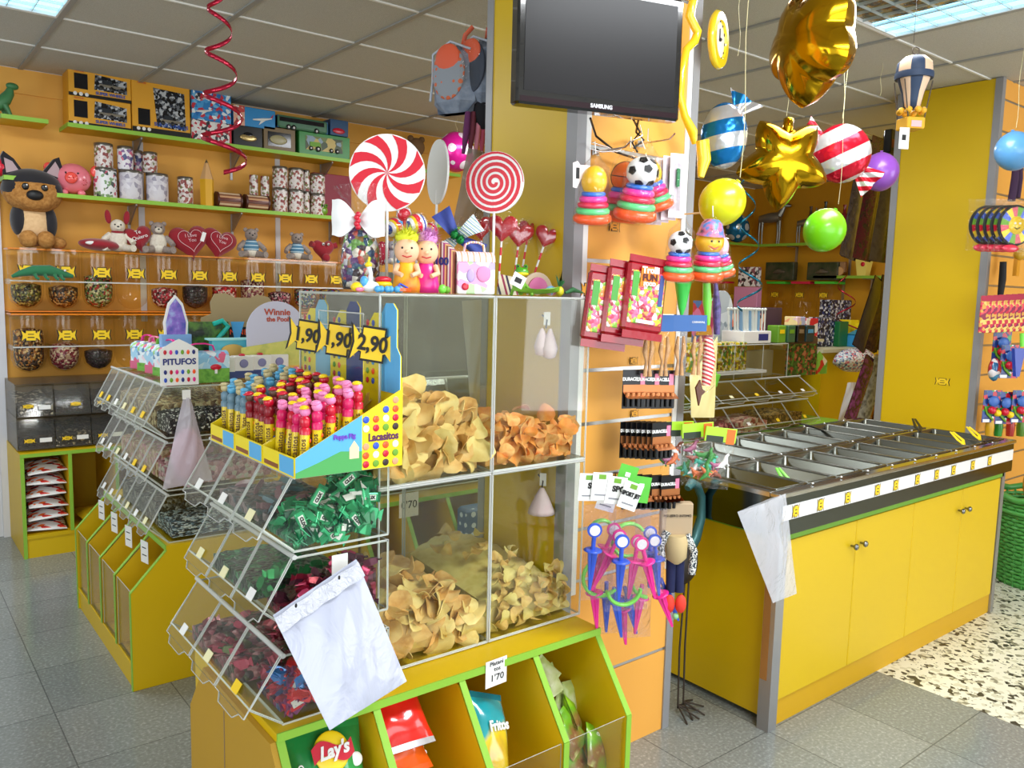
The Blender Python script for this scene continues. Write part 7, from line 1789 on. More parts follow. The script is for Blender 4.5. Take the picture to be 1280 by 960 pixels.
t = thing('star_balloon', 'gold foil star balloon hanging under the ceiling beside the red striped one', 'balloon', q, rot=(0, R(4), R(-42)))
star_mb(.185, .115, .17, GOLD, a0=-PI / 2).build('foil_body', t); MB().lathe([(.012, .10), (.02, .13), (.02, .165), (.012, .17)], GOLD, n=10).build('filling_tail', t)
string(at(983, 145, 'y', 1.9), 'cream string holding the lower gold star balloon')
q = at(1052, 192, 'y', 2.1)
t = thing('sweet_balloon', 'red and silver striped foil balloon in the shape of a wrapped sweet', 'balloon', q, rot=(0, R(0), R(-40)))
RS = stripes('red_silver_foil', ['#C8142E', '#D8D4D4'], 8.5, (-.45, 0, .9), .22, .55, bump=.5)
MB().ball((0, 0, 0), (.135, .085, .135), RS, 30).build('foil_body', t)
for s, a in ((1, .72), (-1, .5)):
    fl = lambda u, v: (s * (.10 + .11 * u), .0 + .016 * math.sin(v * 14) * u, (v - .5) * (.05 + .11 * u))
    MB().shell(fl, 6, 14, stripes('red_silver_foil_end', ['#D81830', '#E8E4E4'], 24, (0, 0, 1), .25, .5), .004, T(ry=a)).build('twisted_end', t)
string(at(1053, 148, 'y', 2.1), 'double cream string holding the red striped balloon'); string(at(1048, 255, 'y', 2.0), 'cream string of the lime green balloon', w_=.001)
q = at(905, 170, 'y', 1.95)
t = thing('sweet_balloon', 'blue and silver striped foil balloon in the shape of a wrapped sweet', 'balloon', q, rot=(0, R(0), R(-40)))
BS = stripes('blue_silver_foil', ['#1478C0', '#D8D8DC', '#1478C0', '#D0D4D8'], 5.0, (-.2, 0, .95), .2, .6, bump=.5)
MB().ball((0, 0, 0), (.085, .07, .12), BS, 28).build('foil_body', t)
MB().shell(lambda u, v: ((v - .5) * (.04 + .1 * u), .01 * math.sin(v * 12) * u, .1 + .06 * u), 6, 12, BS, .004, T(ry=.5)).build('twisted_end', t)
string(at(922, 70, 'y', 1.95), 'thin cream string beside the blue striped balloon')
LB = {}
def balloon(px_, py_, yy, r, label, hexc, tilt=(0, 0), st=True, name='latex'):
    q = at(px_, py_, 'y', yy)
    m = mat(name + hexc, hexc, .32, coat=.25)
    t = thing('balloon', label, 'balloon', q, rot=(tilt[0], tilt[1], R(-38)))
    MB().lathe([(0, -r * 1.02)] + [(r * math.sin(PI * k / 14) * (1 - .06 * math.cos(PI * k / 14)), -r * 1.02 * math.cos(PI * k / 14) + (.12 * r if k > 9 else 0) * (k - 9) / 5) for k in range(1, 14)] + [(.006, r * 1.14)], m, n=28).build('balloon_body', t)
    MB().lathe([(.004, r * 1.12), (.006, r * 1.16), (.009, r * 1.2), (.0, r * 1.2)], m, n=10).build('knot', t)
    return q
balloon(902, 254, 1.62, .071, 'yellow latex balloon beside the lower ring towers', '#D8DC10', (0, R(35)))
balloon(1030, 289, 1.95, .088, 'lime green latex balloon hanging over the back shelves', '#74D010', (0, R(25)))
balloon(1100, 216, 2.2, .092, 'purple latex balloon behind the red striped balloon', '#8A4AB0', (0, R(0)))
balloon(1268, 190, 1.62, .085, 'light blue latex balloon at the right photo edge', '#5A98CC', (0, R(-10)))
string(at(1100, 120, 'y', 2.25), 'cream ribbon with a curled end over the purple balloon')
string(at(1270, 160, 'y', 1.62), 'cream string of the light blue balloon')
string(at(925, 222, 'y', 1.62), 'cream string of the yellow balloon')
q = at(922, 284, 'y', 5.45); q.z = 2.13 + .155
solo('foil_balloon', MB().ball((0, 0, 0), (.14, .12, .15), dots('blue_polka_foil', '#0F6A98', '#D8E0E4', 9, .34, .2, .4), 24), 'blue polka dot foil balloon standing on the far shelf behind the yellow balloon', 'balloon', q)
# hot-air balloon ornament
q = at(1142, 102, 'y', 1.5)
t = thing('hot_air_balloon_ornament', 'navy and cream hot air balloon ornament with yellow basket hanging from the ceiling', 'ornament', q, R(-30))
NV, CRE = mat('navy_fabric', '#1E3350', .6), mat('cream_fabric', '#D8B898', .7)
pr = [(.012, -.10), (.028, -.09), (.038, -.04), (.052, .0), (.062, .035), (.058, .065), (.036, .085), (0, .092)]
for k in range(8):
    a0_, a1_ = 2 * PI * k / 8, 2 * PI * (k + 1) / 8
    MB().grid(lambda u, v: (lambda r, z, a: (r * math.cos(a), r * math.sin(a), z))(*(lambda i, f: (pr[i][0] * (1 - f) + pr[min(i + 1, 7)][0] * f, pr[i][1] * (1 - f) + pr[min(i + 1, 7)][1] * f))(min(6, int(v * 7)), v * 7 - min(6, int(v * 7))), a0_ + (a1_ - a0_) * u), 4, 14, NV if k % 2 else CRE).build('balloon_panel', t)
MB().lathe([(.064, .008), (.066, .02), (.0645, .03)], NV, n=20).build('navy_band', t)
MB().tube([(0, 0, .092), (.012, 0, .1), (.012, 0, .115), (0, 0, .12), (-.012, 0, .115), (-.012, 0, .1), (0, 0, .092)], .002, RU, 6).build('hang_ring', t)
MB().box(-.035, -.035, -.17, .035, .035, -.13, mat('basket_yellow', '#D8A020', .6), .003).build('basket', t)
MB().box(-.02, -.037, -.165, .02, -.0355, -.143, mat('plate_rose', '#D8A8A8', .5)).build('name_plate', t)
for k in range(8): a = k * PI / 4; MB().ball((.04 * math.cos(a), .04 * math.sin(a), -.105), (.012, .012, .012), mat('basket_yellow', '', .6), 8).build('sand_bag', t)
for s in (-1, 1):
    for s2 in (-1, 1): MB().tube([(s * .055, s2 * .03, .0), (s * .032, s2 * .032, -.13)], .0022, RU, 5).build('strut', t)
MB().box(-.062, -.035, -.245, -.024, -.034, -.17, PAPER).box(-.052, -.0355, -.215, -.036, -.035, -.195, INK).build('price_label', t)
string(at(1142, 54, 'y', 1.5), 'thin line holding the hot air balloon ornament', BLK, .0008, 0)
# spiral ribbons
def spiral(p0, p1, r, turns, m, label, w_=.008, jit=0):
    p0, p1 = Vector(p0), Vector(p1); n = int(turns * 22); b = MB(); ax = p1 - p0
    L1 = []; L2 = []
    for i in range(n + 1):
        f = i / n; a = turns * 2 * PI * f; c = p0 + ax * f; rr_ = r * (.5 + f * .8)
        q = c + Vector((rr_ * math.cos(a), rr_ * math.sin(a), 0)); q2 = q + Vector((0, 0, w_))
        L1.append(q - p0); L2.append(q2 - p0)
    off = .0006
    for i in range(n):
        c1 = (L1[i] - ax * (i / n)); nn = Vector((c1.x, c1.y, 0)).normalized() * off
        b.add([L1[i], L1[i + 1], L2[i + 1], L2[i], L1[i] + nn, L1[i + 1] + nn, L2[i + 1] + nn, L2[i] + nn], [(0, 1, 2, 3), (7, 6, 5, 4), (0, 4, 5, 1), (3, 2, 6, 7)], m, True)
    return solo('spiral_ribbon', b, label, 'ribbon decoration', p0)
SR = mat('ribbon_red_foil', '#B0203A', .2, metal=.6)
spiral(at(272, -10, 'y', 2.6), at(280, 215, 'y', 2.6), .055, 4.2, SR, 'red metallic spiral ribbon hanging from the ceiling at the left', .015)
spiral(at(1055, 345, 'y', 4.0), at(1062, 430, 'y', 4.0), .1, 2.2, SR, 'red spiral ribbon hanging before the far right shelves', .014)
spiral(at(934, 215, 'y', 2.9), at(938, 390, 'y', 2.9), .06, 3.5, mat('ribbon_teal_foil', '#1A7088', .2, metal=.6), 'teal spiral ribbon hanging behind the yellow balloon', .014)
# ================================================================ BACK RIGHT AREA
def shelf_x(label, y0, y1, z, xf=7.7):
    t = thing('wall_shelf', label, 'shelf', (xf, y0, z))
    MB().box(.003, 0, -.02, WX - xf, y1 - y0, 0, YEL2).build('board', t); MB().box(0, -.002, -.025, .004, y1 - y0, .003, GRN).build('edge_band', t)
    for y in (.2, (y1 - y0) * .7): MB().box(.05, y, -.03, WX - xf, y + .01, -.02, ALU).box(WX - xf - .02, y, -.35, WX - xf, y + .02, -.02, ALU).build('bracket', t)
    return t
shelf_x('upper green edged shelf on the far right wall with animal figures', 4.25, 5.42, 2.13)
shelf('green edged shelf on the back wall under the blue polka balloon', 6.6, 7.75, 2.13)
shelf_x('lower green edged shelf on the far right wall holding the yellow pot', 4.0, 4.72, 1.79)
def deer(px_, py0, py1, label, m):
    q = at(px_, py1, 'x', 7.76); h = at(px_, py0, 'x', 7.76).z - q.z
    t = thing('animal_figure', label, 'animal figure', (7.8, q.y, 2.133), R(-80)); s = h / .4
    b = MB().tube([(-.1 * s, 0, .24 * s), (0, 0, .25 * s), (.1 * s, 0, .26 * s)], [.035 * s, .05 * s, .045 * s], m, 10)
    b.tube([(.09 * s, 0, .27 * s), (.13 * s, 0, .34 * s), (.14 * s, 0, .37 * s), (.2 * s, 0, .355 * s)], [.035 * s, .022 * s, .026 * s, .01 * s], m, 8)
    for x in (-.1, -.07, .08, .1): b.tube([(x * s, .01 * (1 if x in (-.1, .08) else -1), .22 * s), (x * 1.05 * s, 0, .11 * s), (x * s, 0, 0)], [.018 * s, .009 * s, .008 * s], m, 6)
    for e in (-1, 1): b.tube([(.135 * s, e * .01, .385 * s), (.125 * s, e * .03 * s, .43 * s)], [.008 * s, .003 * s], m, 5)
    b.build('body', t)
SILV = mat('figure_silver', '#8A8A84', .3, metal=.7)
deer(958, 250, 303, 'silver grey animal figure on the upper shelf, left of the pair', SILV)
deer(1003, 262, 303, 'silver grey animal figure on the upper shelf beside the green balloon', SILV)
def bottle(px_, wpx, py0, label, m):
    q = at(px_, 301, 'x', 7.78); h = at(px_, py0, 'x', 7.78).z - 2.133; r = wpx / 1018 * 8.0 / 2 * 1.0
    solo('vase', MB().lathe([(r * .6, 0), (r * .95, h * .1), (r, h * .4), (r * .75, h * .65), (r * .3, h * .8), (r * .25, h * .93), (r * .38, h)], m, n=20), label, 'vase', (7.8, q.y, 2.133))
bottle(1072, 20, 252, 'purple glossy vase on the upper far right shelf', mat('vase_purple', '#8A3A88', .2, coat=.7))
bottle(1052, 14, 256, 'dark red vase left of the purple vase', mat('vase_red', '#8A1424', .2, coat=.7))
bottle(1028, 14, 252, 'dark green vase behind the green balloon', mat('vase_dark', '#20302A', .2, coat=.7))
bottle(1010, 12, 258, 'slim brown vase behind the green balloon', mat('vase_brown', '#4A3428', .3))
def xbox(px0, px1, py0, py1, label, m, xf=7.7, d=.08, cat='box', name='toy_box', lean=0, z=None):
    a = at(px0, py1, 'x', xf); b = at(px1, py1, 'x', xf); c = at(px0, py0, 'x', xf)
    w = abs(a.y - b.y); h = c.z - a.z
    t = thing(name, label, cat, (xf, max(a.y, b.y), (a.z + b.z) / 2), -PI / 2)
    MB().box(0, 0, 0, w, d, h, m, .004).build('carton', t)
    return t, w, h
DINO = noisy('dino_carton', ['#1A2A18', '#2A3E24', '#4A4A38', '#243A20'], 9, .4)
for px0, px1, l in ((925, 961, 'dark green toy dinosaur carton on the far right jars, left one'), (1008, 1046, 'dark green toy dinosaur carton on the far right jars, right one')):
    t, w, h = xbox(px0 + 31 if px0 == 925 else px0, px1 + 30 if px0 == 925 else px1, 328, 350, l, DINO)
    MB().tube([(w * .3, -.003, h * .4), (w * .5, -.006, h * .5), (w * .7, -.003, h * .45)], [.01, .03, .008], mat('dino_print', '#5A5040', .5), 8).build('animal_picture', t)
t, w, h = xbox(922, 945, 334, 358, 'black and white printed carton over the pink box', vor('bw_print', ['#E8E8EA', '#2A2A30', '#E8E8EA', '#8A5A6A'], 40, .4), xf=7.2)
xbox(916, 945, 359, 392, 'plain pink box under the black and white carton', mat('box_pink', '#D890B8', .5), xf=7.2)
for k, (px_, c, cn) in enumerate([(970, mat('lid_green', '#4AC83A', .4), 'green'), (1001, mat('lid_red', '#D82848', .4), 'red'), (1031, mat('lid_green', '', .4), 'green')]):
    q = at(px_, 353, 'x', 7.72)
    t = thing('candy_jar', f'square clear jar with {cn} lid on the far right wall, {["left", "middle", "right"][k]} of three', 'candy jar', (7.72, q.y, q.z), -PI / 2)
    MB().box(-.11, -.0, -.2, .11, .2, -.01, JAR, .01).lathe([(0, -.5), (.08, -.47), (.12, -.4), (.12, -.2)], JAR, (0, .1, 0), 16).build('jar_body', t)
    MB().box(-.11, -.01, -.015, .11, .2, .01, c).build('lid', t)
    b = MB(); candy_tag(b, Matrix.Identity(4), .05, .05); b.build('price_tag', t, (0, -.012, -.13))
    if k == 2: solo('candy_mass', MB().lathe([(0, -.49), (.07, -.47), (.11, -.4), (.11, -.38), (0, -.37)], vor('nut_mix', ['#6A4A20', '#A88A40', '#C8B068', '#4A3018'], 50, .5, bump=1), n=16), 'brown and gold sweets at the bottom of the right square jar', 'sweets', (7.82, q.y, q.z), kind='stuff')
for k, px_ in enumerate((893, 905)):
    q = at(px_, 353, 'y', 5.5)
    t = thing('candy_jar', f'clear dispenser jar with red lid at the back wall, {["left", "right"][k]} of the two', 'candy jar', (q.x, 5.5, q.z))
    MB().lathe([(0, -.3), (.07, -.28), (.1, -.2), (.1, -.01)], JAR, n=18).build('jar_body', t); MB().lathe([(.11, -.01), (.11, .01), (0, .01)], RED, n=18).build('lid', t)
    b = MB(); candy_tag(b, Matrix.Identity(4), .04, .05); b.build('price_tag', t, (0, -.11, -.15))
q = at(1085, 345, 'x', 7.72)
t = thing('flower_pot', 'pale yellow square pot with a strawberry picture on the lower far right shelf', 'pot', (7.74, 4.2, 1.793), -PI / 2)
MB().lathe([(.06, 0), (.085, .16)], mat('pot_yellow', '#F0E070', .5), n=4, M=T(rz=PI / 4), smooth=False).ball((.02, -.062, .11), (.022, .006, .022), RED, 10).build('pot_body', t)
t = thing('wooden_toy', 'small wooden wheeled toy on the lower far right shelf', 'wooden toy', (7.74, 4.5, 1.793), -PI / 2)
MB().box(-.1, .0, .03, .1, .06, .14, mat('toy_wood', '#A8805A', .6), .01).lathe([(.045, 0), (.045, .02)], mat('toy_wood_light', '#D8A870', .6), n=18, M=T(.05, 0, .045, PI / 2)).lathe([(.035, 0), (.035, .02)], mat('toy_wood_light', '', .6), n=18, M=T(-.1, 0, .035, PI / 2)).build('toy_body', t)
# low gondola with goods on the far right, front at x=6.4
solo('goods_ledge', MB().box(0, 0, 0, 1.9, .55, .02, mat('pale_board', '#D8D4B0', .5)).box(0, .5, -1.2, 1.9, .55, 0, YEL), 'pale ledge behind the clear case carrying cards and toy displays', 'ledge', (4.5, 3.78, 1.196))
solo('jar_ledge', MB().box(0, -1.2, -.02, WX - 7.6, 1.0, 0, ACRW), 'clear ledge under the square jars on the far right wall', 'ledge', (7.6, 4.9, 1.2))
go = thing('goods_table', 'pale display table carrying black cartons and toys before the far right wall', 'display table', (6.35, 3.75, 0))
MB().box(0, 0, 1.10, 1.3, 1.5, 1.13, mat('pale_board', '#D8D4B0', .5)).box(.02, .02, 0, 1.28, 1.48, 1.10, YEL).build('table_body', go)
GZ = 1.131
def yb(px0, px1, py0, label, m, yy=3.95, d=.12, name='carton', cat='carton', z=GZ, extra=None):
    a = at(px0, 420, 'y', yy); b = at(px1, 420, 'y', yy); zt = at((px0 + px1) / 2, py0, 'y', yy).z
    t = thing(name, label, cat, (a.x, yy, z)); w = b.x - a.x
    MB().box(0, 0, 0, w, d, max(.03, zt - z), m, .006).build('carton', t)
    return t, w, zt - z
BWC = vor('navy_white_print', ['#15182A', '#1C2440', '#D8DCE4', '#0E1018', '#2A3A78', '#8A90A0'], 55, .3)
yb(1024, 1048, 397, 'black and white printed carton in the middle of the goods table', BWC)
yb(1036, 1062, 375, 'black and white printed carton standing higher behind the other on the goods table', BWC, 4.25, z=GZ)
t, w, h = yb(1049, 1060, 402, 'green small lantern toy box on the goods table', mat('lantern_green', '#1A6A38', .4), 3.9)
t, w, h = yb(1062, 1073, 400, 'plain yellow tall box on the goods table', mat('bright_yellow', '#F0D818', .5), 3.95)
t, w, h = yb(1075, 1084, 404, 'plain yellow box right of the tall yellow one', mat('bright_yellow', '', .5), 3.9)
t, w, h = yb(1073, 1092, 418, 'toy house with red wheel and blue roof at the table front', mat('toy_blue', '#3A98D8', .4), 3.80)
MB().ball((w * .2, -.005, h * .5), (.03, .006, .035), RED, 12).prism([(-.01, h), (w + .01, h), (w * .5, h + .04)], -.002, .1, mat('roof_teal', '#2AA0C0', .4), 'y').prism([(w * .5, h * .2), (w * .9, h * .2), (w * .7, h * .8)], -.004, 0, YLW, 'y').build('roof_and_wheel', t)
yb(1007, 1022, 398, 'red toy box with a white figure on the goods table', vor('red_white_print', ['#D82838', '#D82838', '#F0ECE8', '#1A1A1A', '#D82838'], 16, .4), 3.85)
yb(995, 1006, 396, 'pastel pink and orange card on the display row', vor('pastel_print', ['#B8C0E8', '#F0A880', '#F0D0D8', '#F4E0A0'], 14, .4), 3.8)
yb(1085, 1092, 405, 'small teal box at the right end of the goods table', mat('teal_box', '#4AB8A0', .5), 4.0)
q = at(1065, 440, 'y', 3.7)
solo('wrapped_goods', MB().ball((0, 0, 0), (.28, .12, .1), vor('wrapped_goods_mix', ['#D8E0E8', '#4A6A98', '#E8E8EC', '#A8B8C8', '#C86A78', '#F0F0F4'], 70, .2, coat=.4, bump=.8), 18, jit=.05), 'heap of shiny wrapped blue and white goods before the goods table', 'wrapped goods', at(1068, 450, 'y', 3.6), kind='stuff')
# acrylic sweet display behind the counter
AD = thing('base_cabinet', 'yellow base cabinet behind the steel pan counter', 'cabinet', (3.7, 3.42, 0))
MB().box(0, 0, 0, 2.5, .5, .56, YEL).box(0, -.004, .56, 2.5, .5, .58, GRN).build('cabinet_body', AD)
bin_tier('clear bin with sloping lids and yellow tags, upper tier behind the counter', (3.95, 3.86, 0), 0, 1.75, .30, .80, .95, .16, 6, seed=3)
bin_tier('clear bin with red sweets, lower tier behind the counter', (3.95, 3.78, 0), 0, 1.75, .30, .585, .78, .12, 5, seed=4)
cb = thing('clear_case', 'clear upright case on the sweet bins behind the counter', 'display case', (4.55, 3.56, .955))
b = MB()
for x in (0, .32, .66, .98): b.plate([(x, .3, 0), (x, 0, 0), (x, 0, .255), (x, .3, .255)], .004, ACR, ACRE).tube([(x, 0, 0), (x, 0, .255)], .003, ACRW, 4)
b.plate([(0, 0, 0), (.98, 0, 0), (.98, 0, .255), (0, 0, .255)], .004, ACR, ACRE).plate([(0, 0, .255), (.98, 0, .255), (.98, .3, .255), (0, .3, .255)], .004, ACR, ACRE).tube([(0, 0, .255), (.98, 0, .255)], .003, ACRW, 4)
b.build('case_panels', cb); MB().box(.01, .12, 0, .97, .16, .2, mat('dull_card', '#8A8468', .8)).build('card_back', cb)
mass('crimson jelly sweets in the lower tier behind the counter', vor('crimson_mix', ['#7A1830', '#A83048', '#D88A90', '#4A1020'], 40, .4, bump=1), 4.3, 4.75, 3.45, 3.7, .595, .08, 21)
mass('pink and brown sweets in the lower tier behind the counter', vor('rose_mix', ['#B86A68', '#E0B0A0', '#8A3A38', '#D8C8B8'], 34, .4, bump=1), 4.8, 5.15, 3.45, 3.7, .595, .09, 22)
mass('brown nuts heap in the lower tier behind the counter', vor('nut_heap', ['#5A4420', '#8A6A30', '#3A2A14', '#A88848'], 60, .5, bump=1), 5.2, 5.6, 3.45, 3.7, .595, .11, 23)
t = thing('card_display', 'brown topped card display with dark jungle print behind the counter', 'display card', (5.62, 3.62, .95), R(-8))
MB().box(0, 0, 0, .34, .02, .25, vor('jungle_print', ['#2A4A1A', '#4A7A2A', '#8A3A28', '#3A5A20', '#1A2A10', '#A86A48'], 50, .4)).prism([(0, .25), (.34, .25), (.34, .3), (.22, .34), (.12, .37), (0, .35)], 0, .02, mat('dark_kraft', '#5A4228', .8), 'y').build('card', t)
t = thing('card_display', 'small green red card right of the jungle print display', 'display card', (6.02, 3.6, .95), R(-8))
MB().prism([(0, 0), (.12, 0), (.12, .1), (.0, .2)], 0, .01, vor('green_red_print', ['#6AA83A', '#8AC84A', '#C83028', '#E8E0C8'], 16, .4), 'y').build('card', t)
sheet_bag('milky plastic bag hanging at the right end of the bins behind the counter', (at(1060, 478, 'y', 3.4), at(1070, 478, 'y', 3.4), at(1066, 532, 'y', 3.36), at(1046, 530, 'y', 3.36)), m=POLYM, puff=.03, seed=41)
# goods on top of the case / further left
mn = at(905, 432, 'y', 3.62)
t = thing('pen_stand', 'white stand full of thin pale sticks on the clear case', 'pen stand', (5.02, 3.60, 1.215))
MB().box(0, 0, 0, .34, .2, .09, WHT, .004).box(.18, -.002, .02, .3, 0, .07, mat('navy_ink', '', .5)).build('stand_box', t)
for r_ in range(3):
    for c_ in range(9): MB().tube([(.02 + .034 * c_, .03 + .06 * r_, .06), (.0 + .036 * c_, .03 + .06 * r_, .24)], .006, [mat('stick_pale', '#D8DCD4', .5), mat('stick_blue', '#7AA0C0', .5)][(r_ + c_) % 3 == 0], 6).ball((.0 + .036 * c_, .03 + .06 * r_, .25), .012, mat('stick_pale', '', .5), 8).build('thin_stick', t)
t = thing('card_display', 'grey arched card with a small house shape over the pale sticks', 'display card', (4.95, 3.85, 1.22))
MB().prism([(0, 0), (.26, 0), (.26, .22)] + circ(.13, 12, (.13, .22), .16, 0, PI)[1:] + [(0, .22)], 0, .02, vor('grey_arch_print', ['#A8B0B4', '#C8CCCC', '#8A9498'], 16, .5), 'y').build('card', t)
t = thing('card_display', 'red and orange card with yellow fan shape left of the grey arched card', 'display card', (4.7, 3.80, 1.22))
MB().box(0, 0, 0, .22, .02, .3, vor('red_orange_print', ['#A83058', '#C86A90', '#4A6A98', '#B83838'], 12, .5)).prism(circ(.09, 12, (.11, .05), .1, 0, PI), -.006, 0, mat('fan_gold', '#D89820', .5), 'y').build('card', t)
YP = vor('yellow_comic_print', ['#E8D028', '#C8B020', '#8A5A30', '#E8E0C0', '#5A8A38'], 55, .4)
for k, (x, l) in enumerate([(4.42, 'left'), (4.62, 'middle'), (4.83, 'right')]):
    t = thing('sweet_carton', f'yellow printed carton in the row over the bins behind the counter, {l}', 'carton', (x, 3.56, 1.03 + .0)); MB().box(0, 0, 0, .18, .12, .2, YP, .004).build('carton', t)
solo('display_board', MB().box(0, 0, 0, .8, .3, .02, ACRW), 'clear board under the yellow printed cartons', 'shelf', (4.38, 3.5, 1.008))
t = thing('lime_basket', 'lime green handled toy basket below the yellow printed cartons', 'toy basket', (4.42, 3.42, .955)); MB().lathe([(.05, 0), (.07, .08)], LIME, n=16).tube([(-.065, 0, .08), (-.04, 0, .12), (.04, 0, .12), (.065, 0, .08)], .006, LIME, 6).build('basket_body', t)
t = thing('toy_display', 'dark red boxed toy display with spotlights of orange behind the pale sticks', 'toy display', (5.5, 4.1, 1.2)); MB().box(0, 0, 0, .75, .2, .27, mat('plum_box', '#4A3A48', .4), .008).box(.03, -.004, .03, .5, 0, .22, vor('orange_red_toys', ['#5A1A24', '#D86A38', '#8A2030', '#2A2A30', '#E0B090'], 16, .4)).build('box_body', t)
for k, (x, w_, m, l) in enumerate([(5.42, .1, GRND, 'green and yellow'), (5.55, .1, mat('bottle_green', '#3A6A48', .5), 'plain green'), (5.68, .1, BLK, 'black'), (5.80, .12, mat('dark_teal', '#1A3A40', .4), 'dark teal')]):
    t = thing('small_carton', f'{l} small carton in the row on the clear case', 'carton', (x, 3.58, 1.215)); MB().box(0, 0, 0, w_, .1, .13, m, .005).box(w_ * .2, -.002, .07, w_ * .8, 0, .1, [YLW, GRND, BRN, SKY][k]).build('carton', t)
rk2 = bin_tier('added clear bin rack imitating a grey reflection behind the upper chip boxes, lower tier', (1.80, 3.66, 0), 0, 1.05, .34, .58, .84, .08, 5, seed=14)  # added rack and board imitate the grey reflection behind the upper chip box
bin_tier('added clear bin rack imitating a grey reflection behind the upper chip boxes, upper tier', (1.80, 3.66, 0), 0, 1.05, .34, .86, 1.12, .08, 5, seed=15)
mass('dark grey mass added for the reflection, lower tier behind the chip boxes', vor('grey_dull_mix', ['#4A4844', '#6A6660', '#8A857C', '#2E2C2A'], 50, .5, bump=1), 1.82, 2.82, 3.34, 3.6, .59, .12, 31)
mass('grey brown mass added for the reflection, upper tier behind the chip boxes', vor('brown_dull_mix', ['#5A5044', '#7A6E60', '#9A9084', '#3A342C'], 50, .5, bump=1), 1.82, 2.82, 3.34, 3.6, .87, .1, 32)
solo('grey_reflection_board', MB().box(0, 0, 0, 1.1, .02, .95, mat('reflection_grey', '#6E6C66', .5)), 'added grey board imitating the reflection seen through the chip boxes', 'board', (1.78, 3.69, .575))
sheet_bag('long milky plastic bag hanging behind the upper left chip box', (at(577, 376, 'y', 2.5), at(618, 374, 'y', 2.5), at(601, 505, 'y', 2.5), at(588, 505, 'y', 2.5)), m=POLYM, puff=.03, seed=44)
# hanging film bags beside the right column
def film_fan(n, px0, dpx, pyt, pyb, spread, cols, group, where, yy=2.72):
    for k in range(n):
        top_ = at(px0 + dpx * k, pyt, 'y', yy); w_ = .1
        m = noisy(f'film_{where}_{k % len(cols)}', [cols[k % len(cols)], cols[(k + 1) % len(cols)], cols[k % len(cols)]], 14, .22, coat=.5, bump=.5)
        h = top_.z - at(px0, pyb, 'y', yy).z
        o = pillow_mb(.15, h, .012, m, seed=k).build('film_bag', loc=(top_.x, yy + .02 * (k % 3), top_.z - h / 2), rot=(0, spread * (1.3 - .1 * k), R(0 - 3 * k)))
        tag(o, f'dark glossy gift bag {where} left of the column, {ordn[k]} from the left', 'gift bag', group)
film_fan(9, 1076, 5.5, 170, 325, .16, ['#2A2020', '#4A3E38', '#5A4E44', '#20301A', '#5A1824'], 'gift bags at the top of the column side', 'in the top group')
film_fan(9, 1090, 4, 345, 440, .36, ['#3A2430', '#2A2A38', '#4A3A48', '#6A4A30'], 'gift bags in the middle of the column side', 'in the middle group')
film_fan(10, 1078, 5, 445, 530, .38, ['#A84A98', '#4A2A20', '#6A3040', '#3A3A30', '#C8D0D0', '#D8884A'], 'gift bags at the foot of the column side', 'in the lowest group')
solo('dark_bottle_box', MB().box(0, 0, 0, .06, .05, .14, BLK, .005).box(.01, -.002, .03, .05, 0, .08, mat('label_rust', '#8A3A20', .5)), 'black box with rust label above the hanging film bags', 'box', at(1113, 190, 'y', 2.6))
# ================================================================ RIGHT COLUMN GOODS
def yq(px_, py_, yy=1.86): return at(px_, py_, 'y', yy)
for k in range(5):
    q = yq(1268 - 9 * k, 282, 1.70 + .035 * k)
    t = thing('target_game', f'wrapped toy target game with coloured rays, {["nearest with a smiling sun", "second", "third", "fourth", "rearmost"][k]} of the hanging fan', 'toy', q, R(-28), None)
    MB().lathe([(0, 0), (.1, 0), (.103, .006), (.1, .012), (0, .012)], BLKM, n=28, M=T(rx=PI / 2)).build('round_tray', t)
    b = MB()
    for j in range(16):
        a0_, a1_ = 2 * PI * j / 16, 2 * PI * (j + 1) / 16
        b.add([(.045 * math.cos(a0_), -.014, .045 * math.sin(a0_)), (.092 * math.cos(a0_), -.014, .092 * math.sin(a0_)), (.092 * math.cos(a1_), -.014, .092 * math.sin(a1_)), (.045 * math.cos(a1_), -.014, .045 * math.sin(a1_))], [(0, 1, 2, 3)], [RED, YLW, BLU, GRND][j % 4])
    b.build('ray_print', t)
    if k == 0: MB().lathe([(0, -.018), (.045, -.016), (.045, -.012)], mat('sun_yellow', '#F0C830', .4), n=20, M=T(rx=PI / 2) @ Matrix.Scale(-1, 4, (0, 0, 1))).ball((-.014, -.02, .01), .006, WHT, 8).ball((.014, -.02, .01), .006, WHT, 8).tube([(-.016, -.02, -.01), (0, -.021, -.02), (.016, -.02, -.01)], .002, BLK, 5).build('sun_face', t)
    pillow_mb(.22, .26, .05, CELLO, seed=80 + k).build('wrap_film', t, (0, 0, .0))
    MB().ball((-.02, -.01, -.115), (.05, .015, .02), mat('red_candy_film', '#D8304A', .25, coat=.5), 12).build('red_darts', t)
for k in range(8):
    q = yq(1232 + 7.5 * k, 393 - .4 * k, 1.86 - .02 * k)
    solo('toy_card', MB().box(-.028, 0, -.1, .028, .01, .1, vor('red_gold_card', ['#C81C38', '#E84858', '#D8A040', '#8A1840', '#E8C868'], 60, .3), .003).box(-.028, -.002, .07, .028, 0, .1, mat('crimson_card', '#B0143A', .4)), f'red and gold toy card in the row on the right column, {ordn[k]} from the left', 'toy card', q, R(-45), 'red and gold toy cards')
SET = vor('sport_card_print', ['#1A2A68', '#C81C30', '#24408A', '#E8E8E8', '#2A9A48', '#1A2A68'], 35, .3)
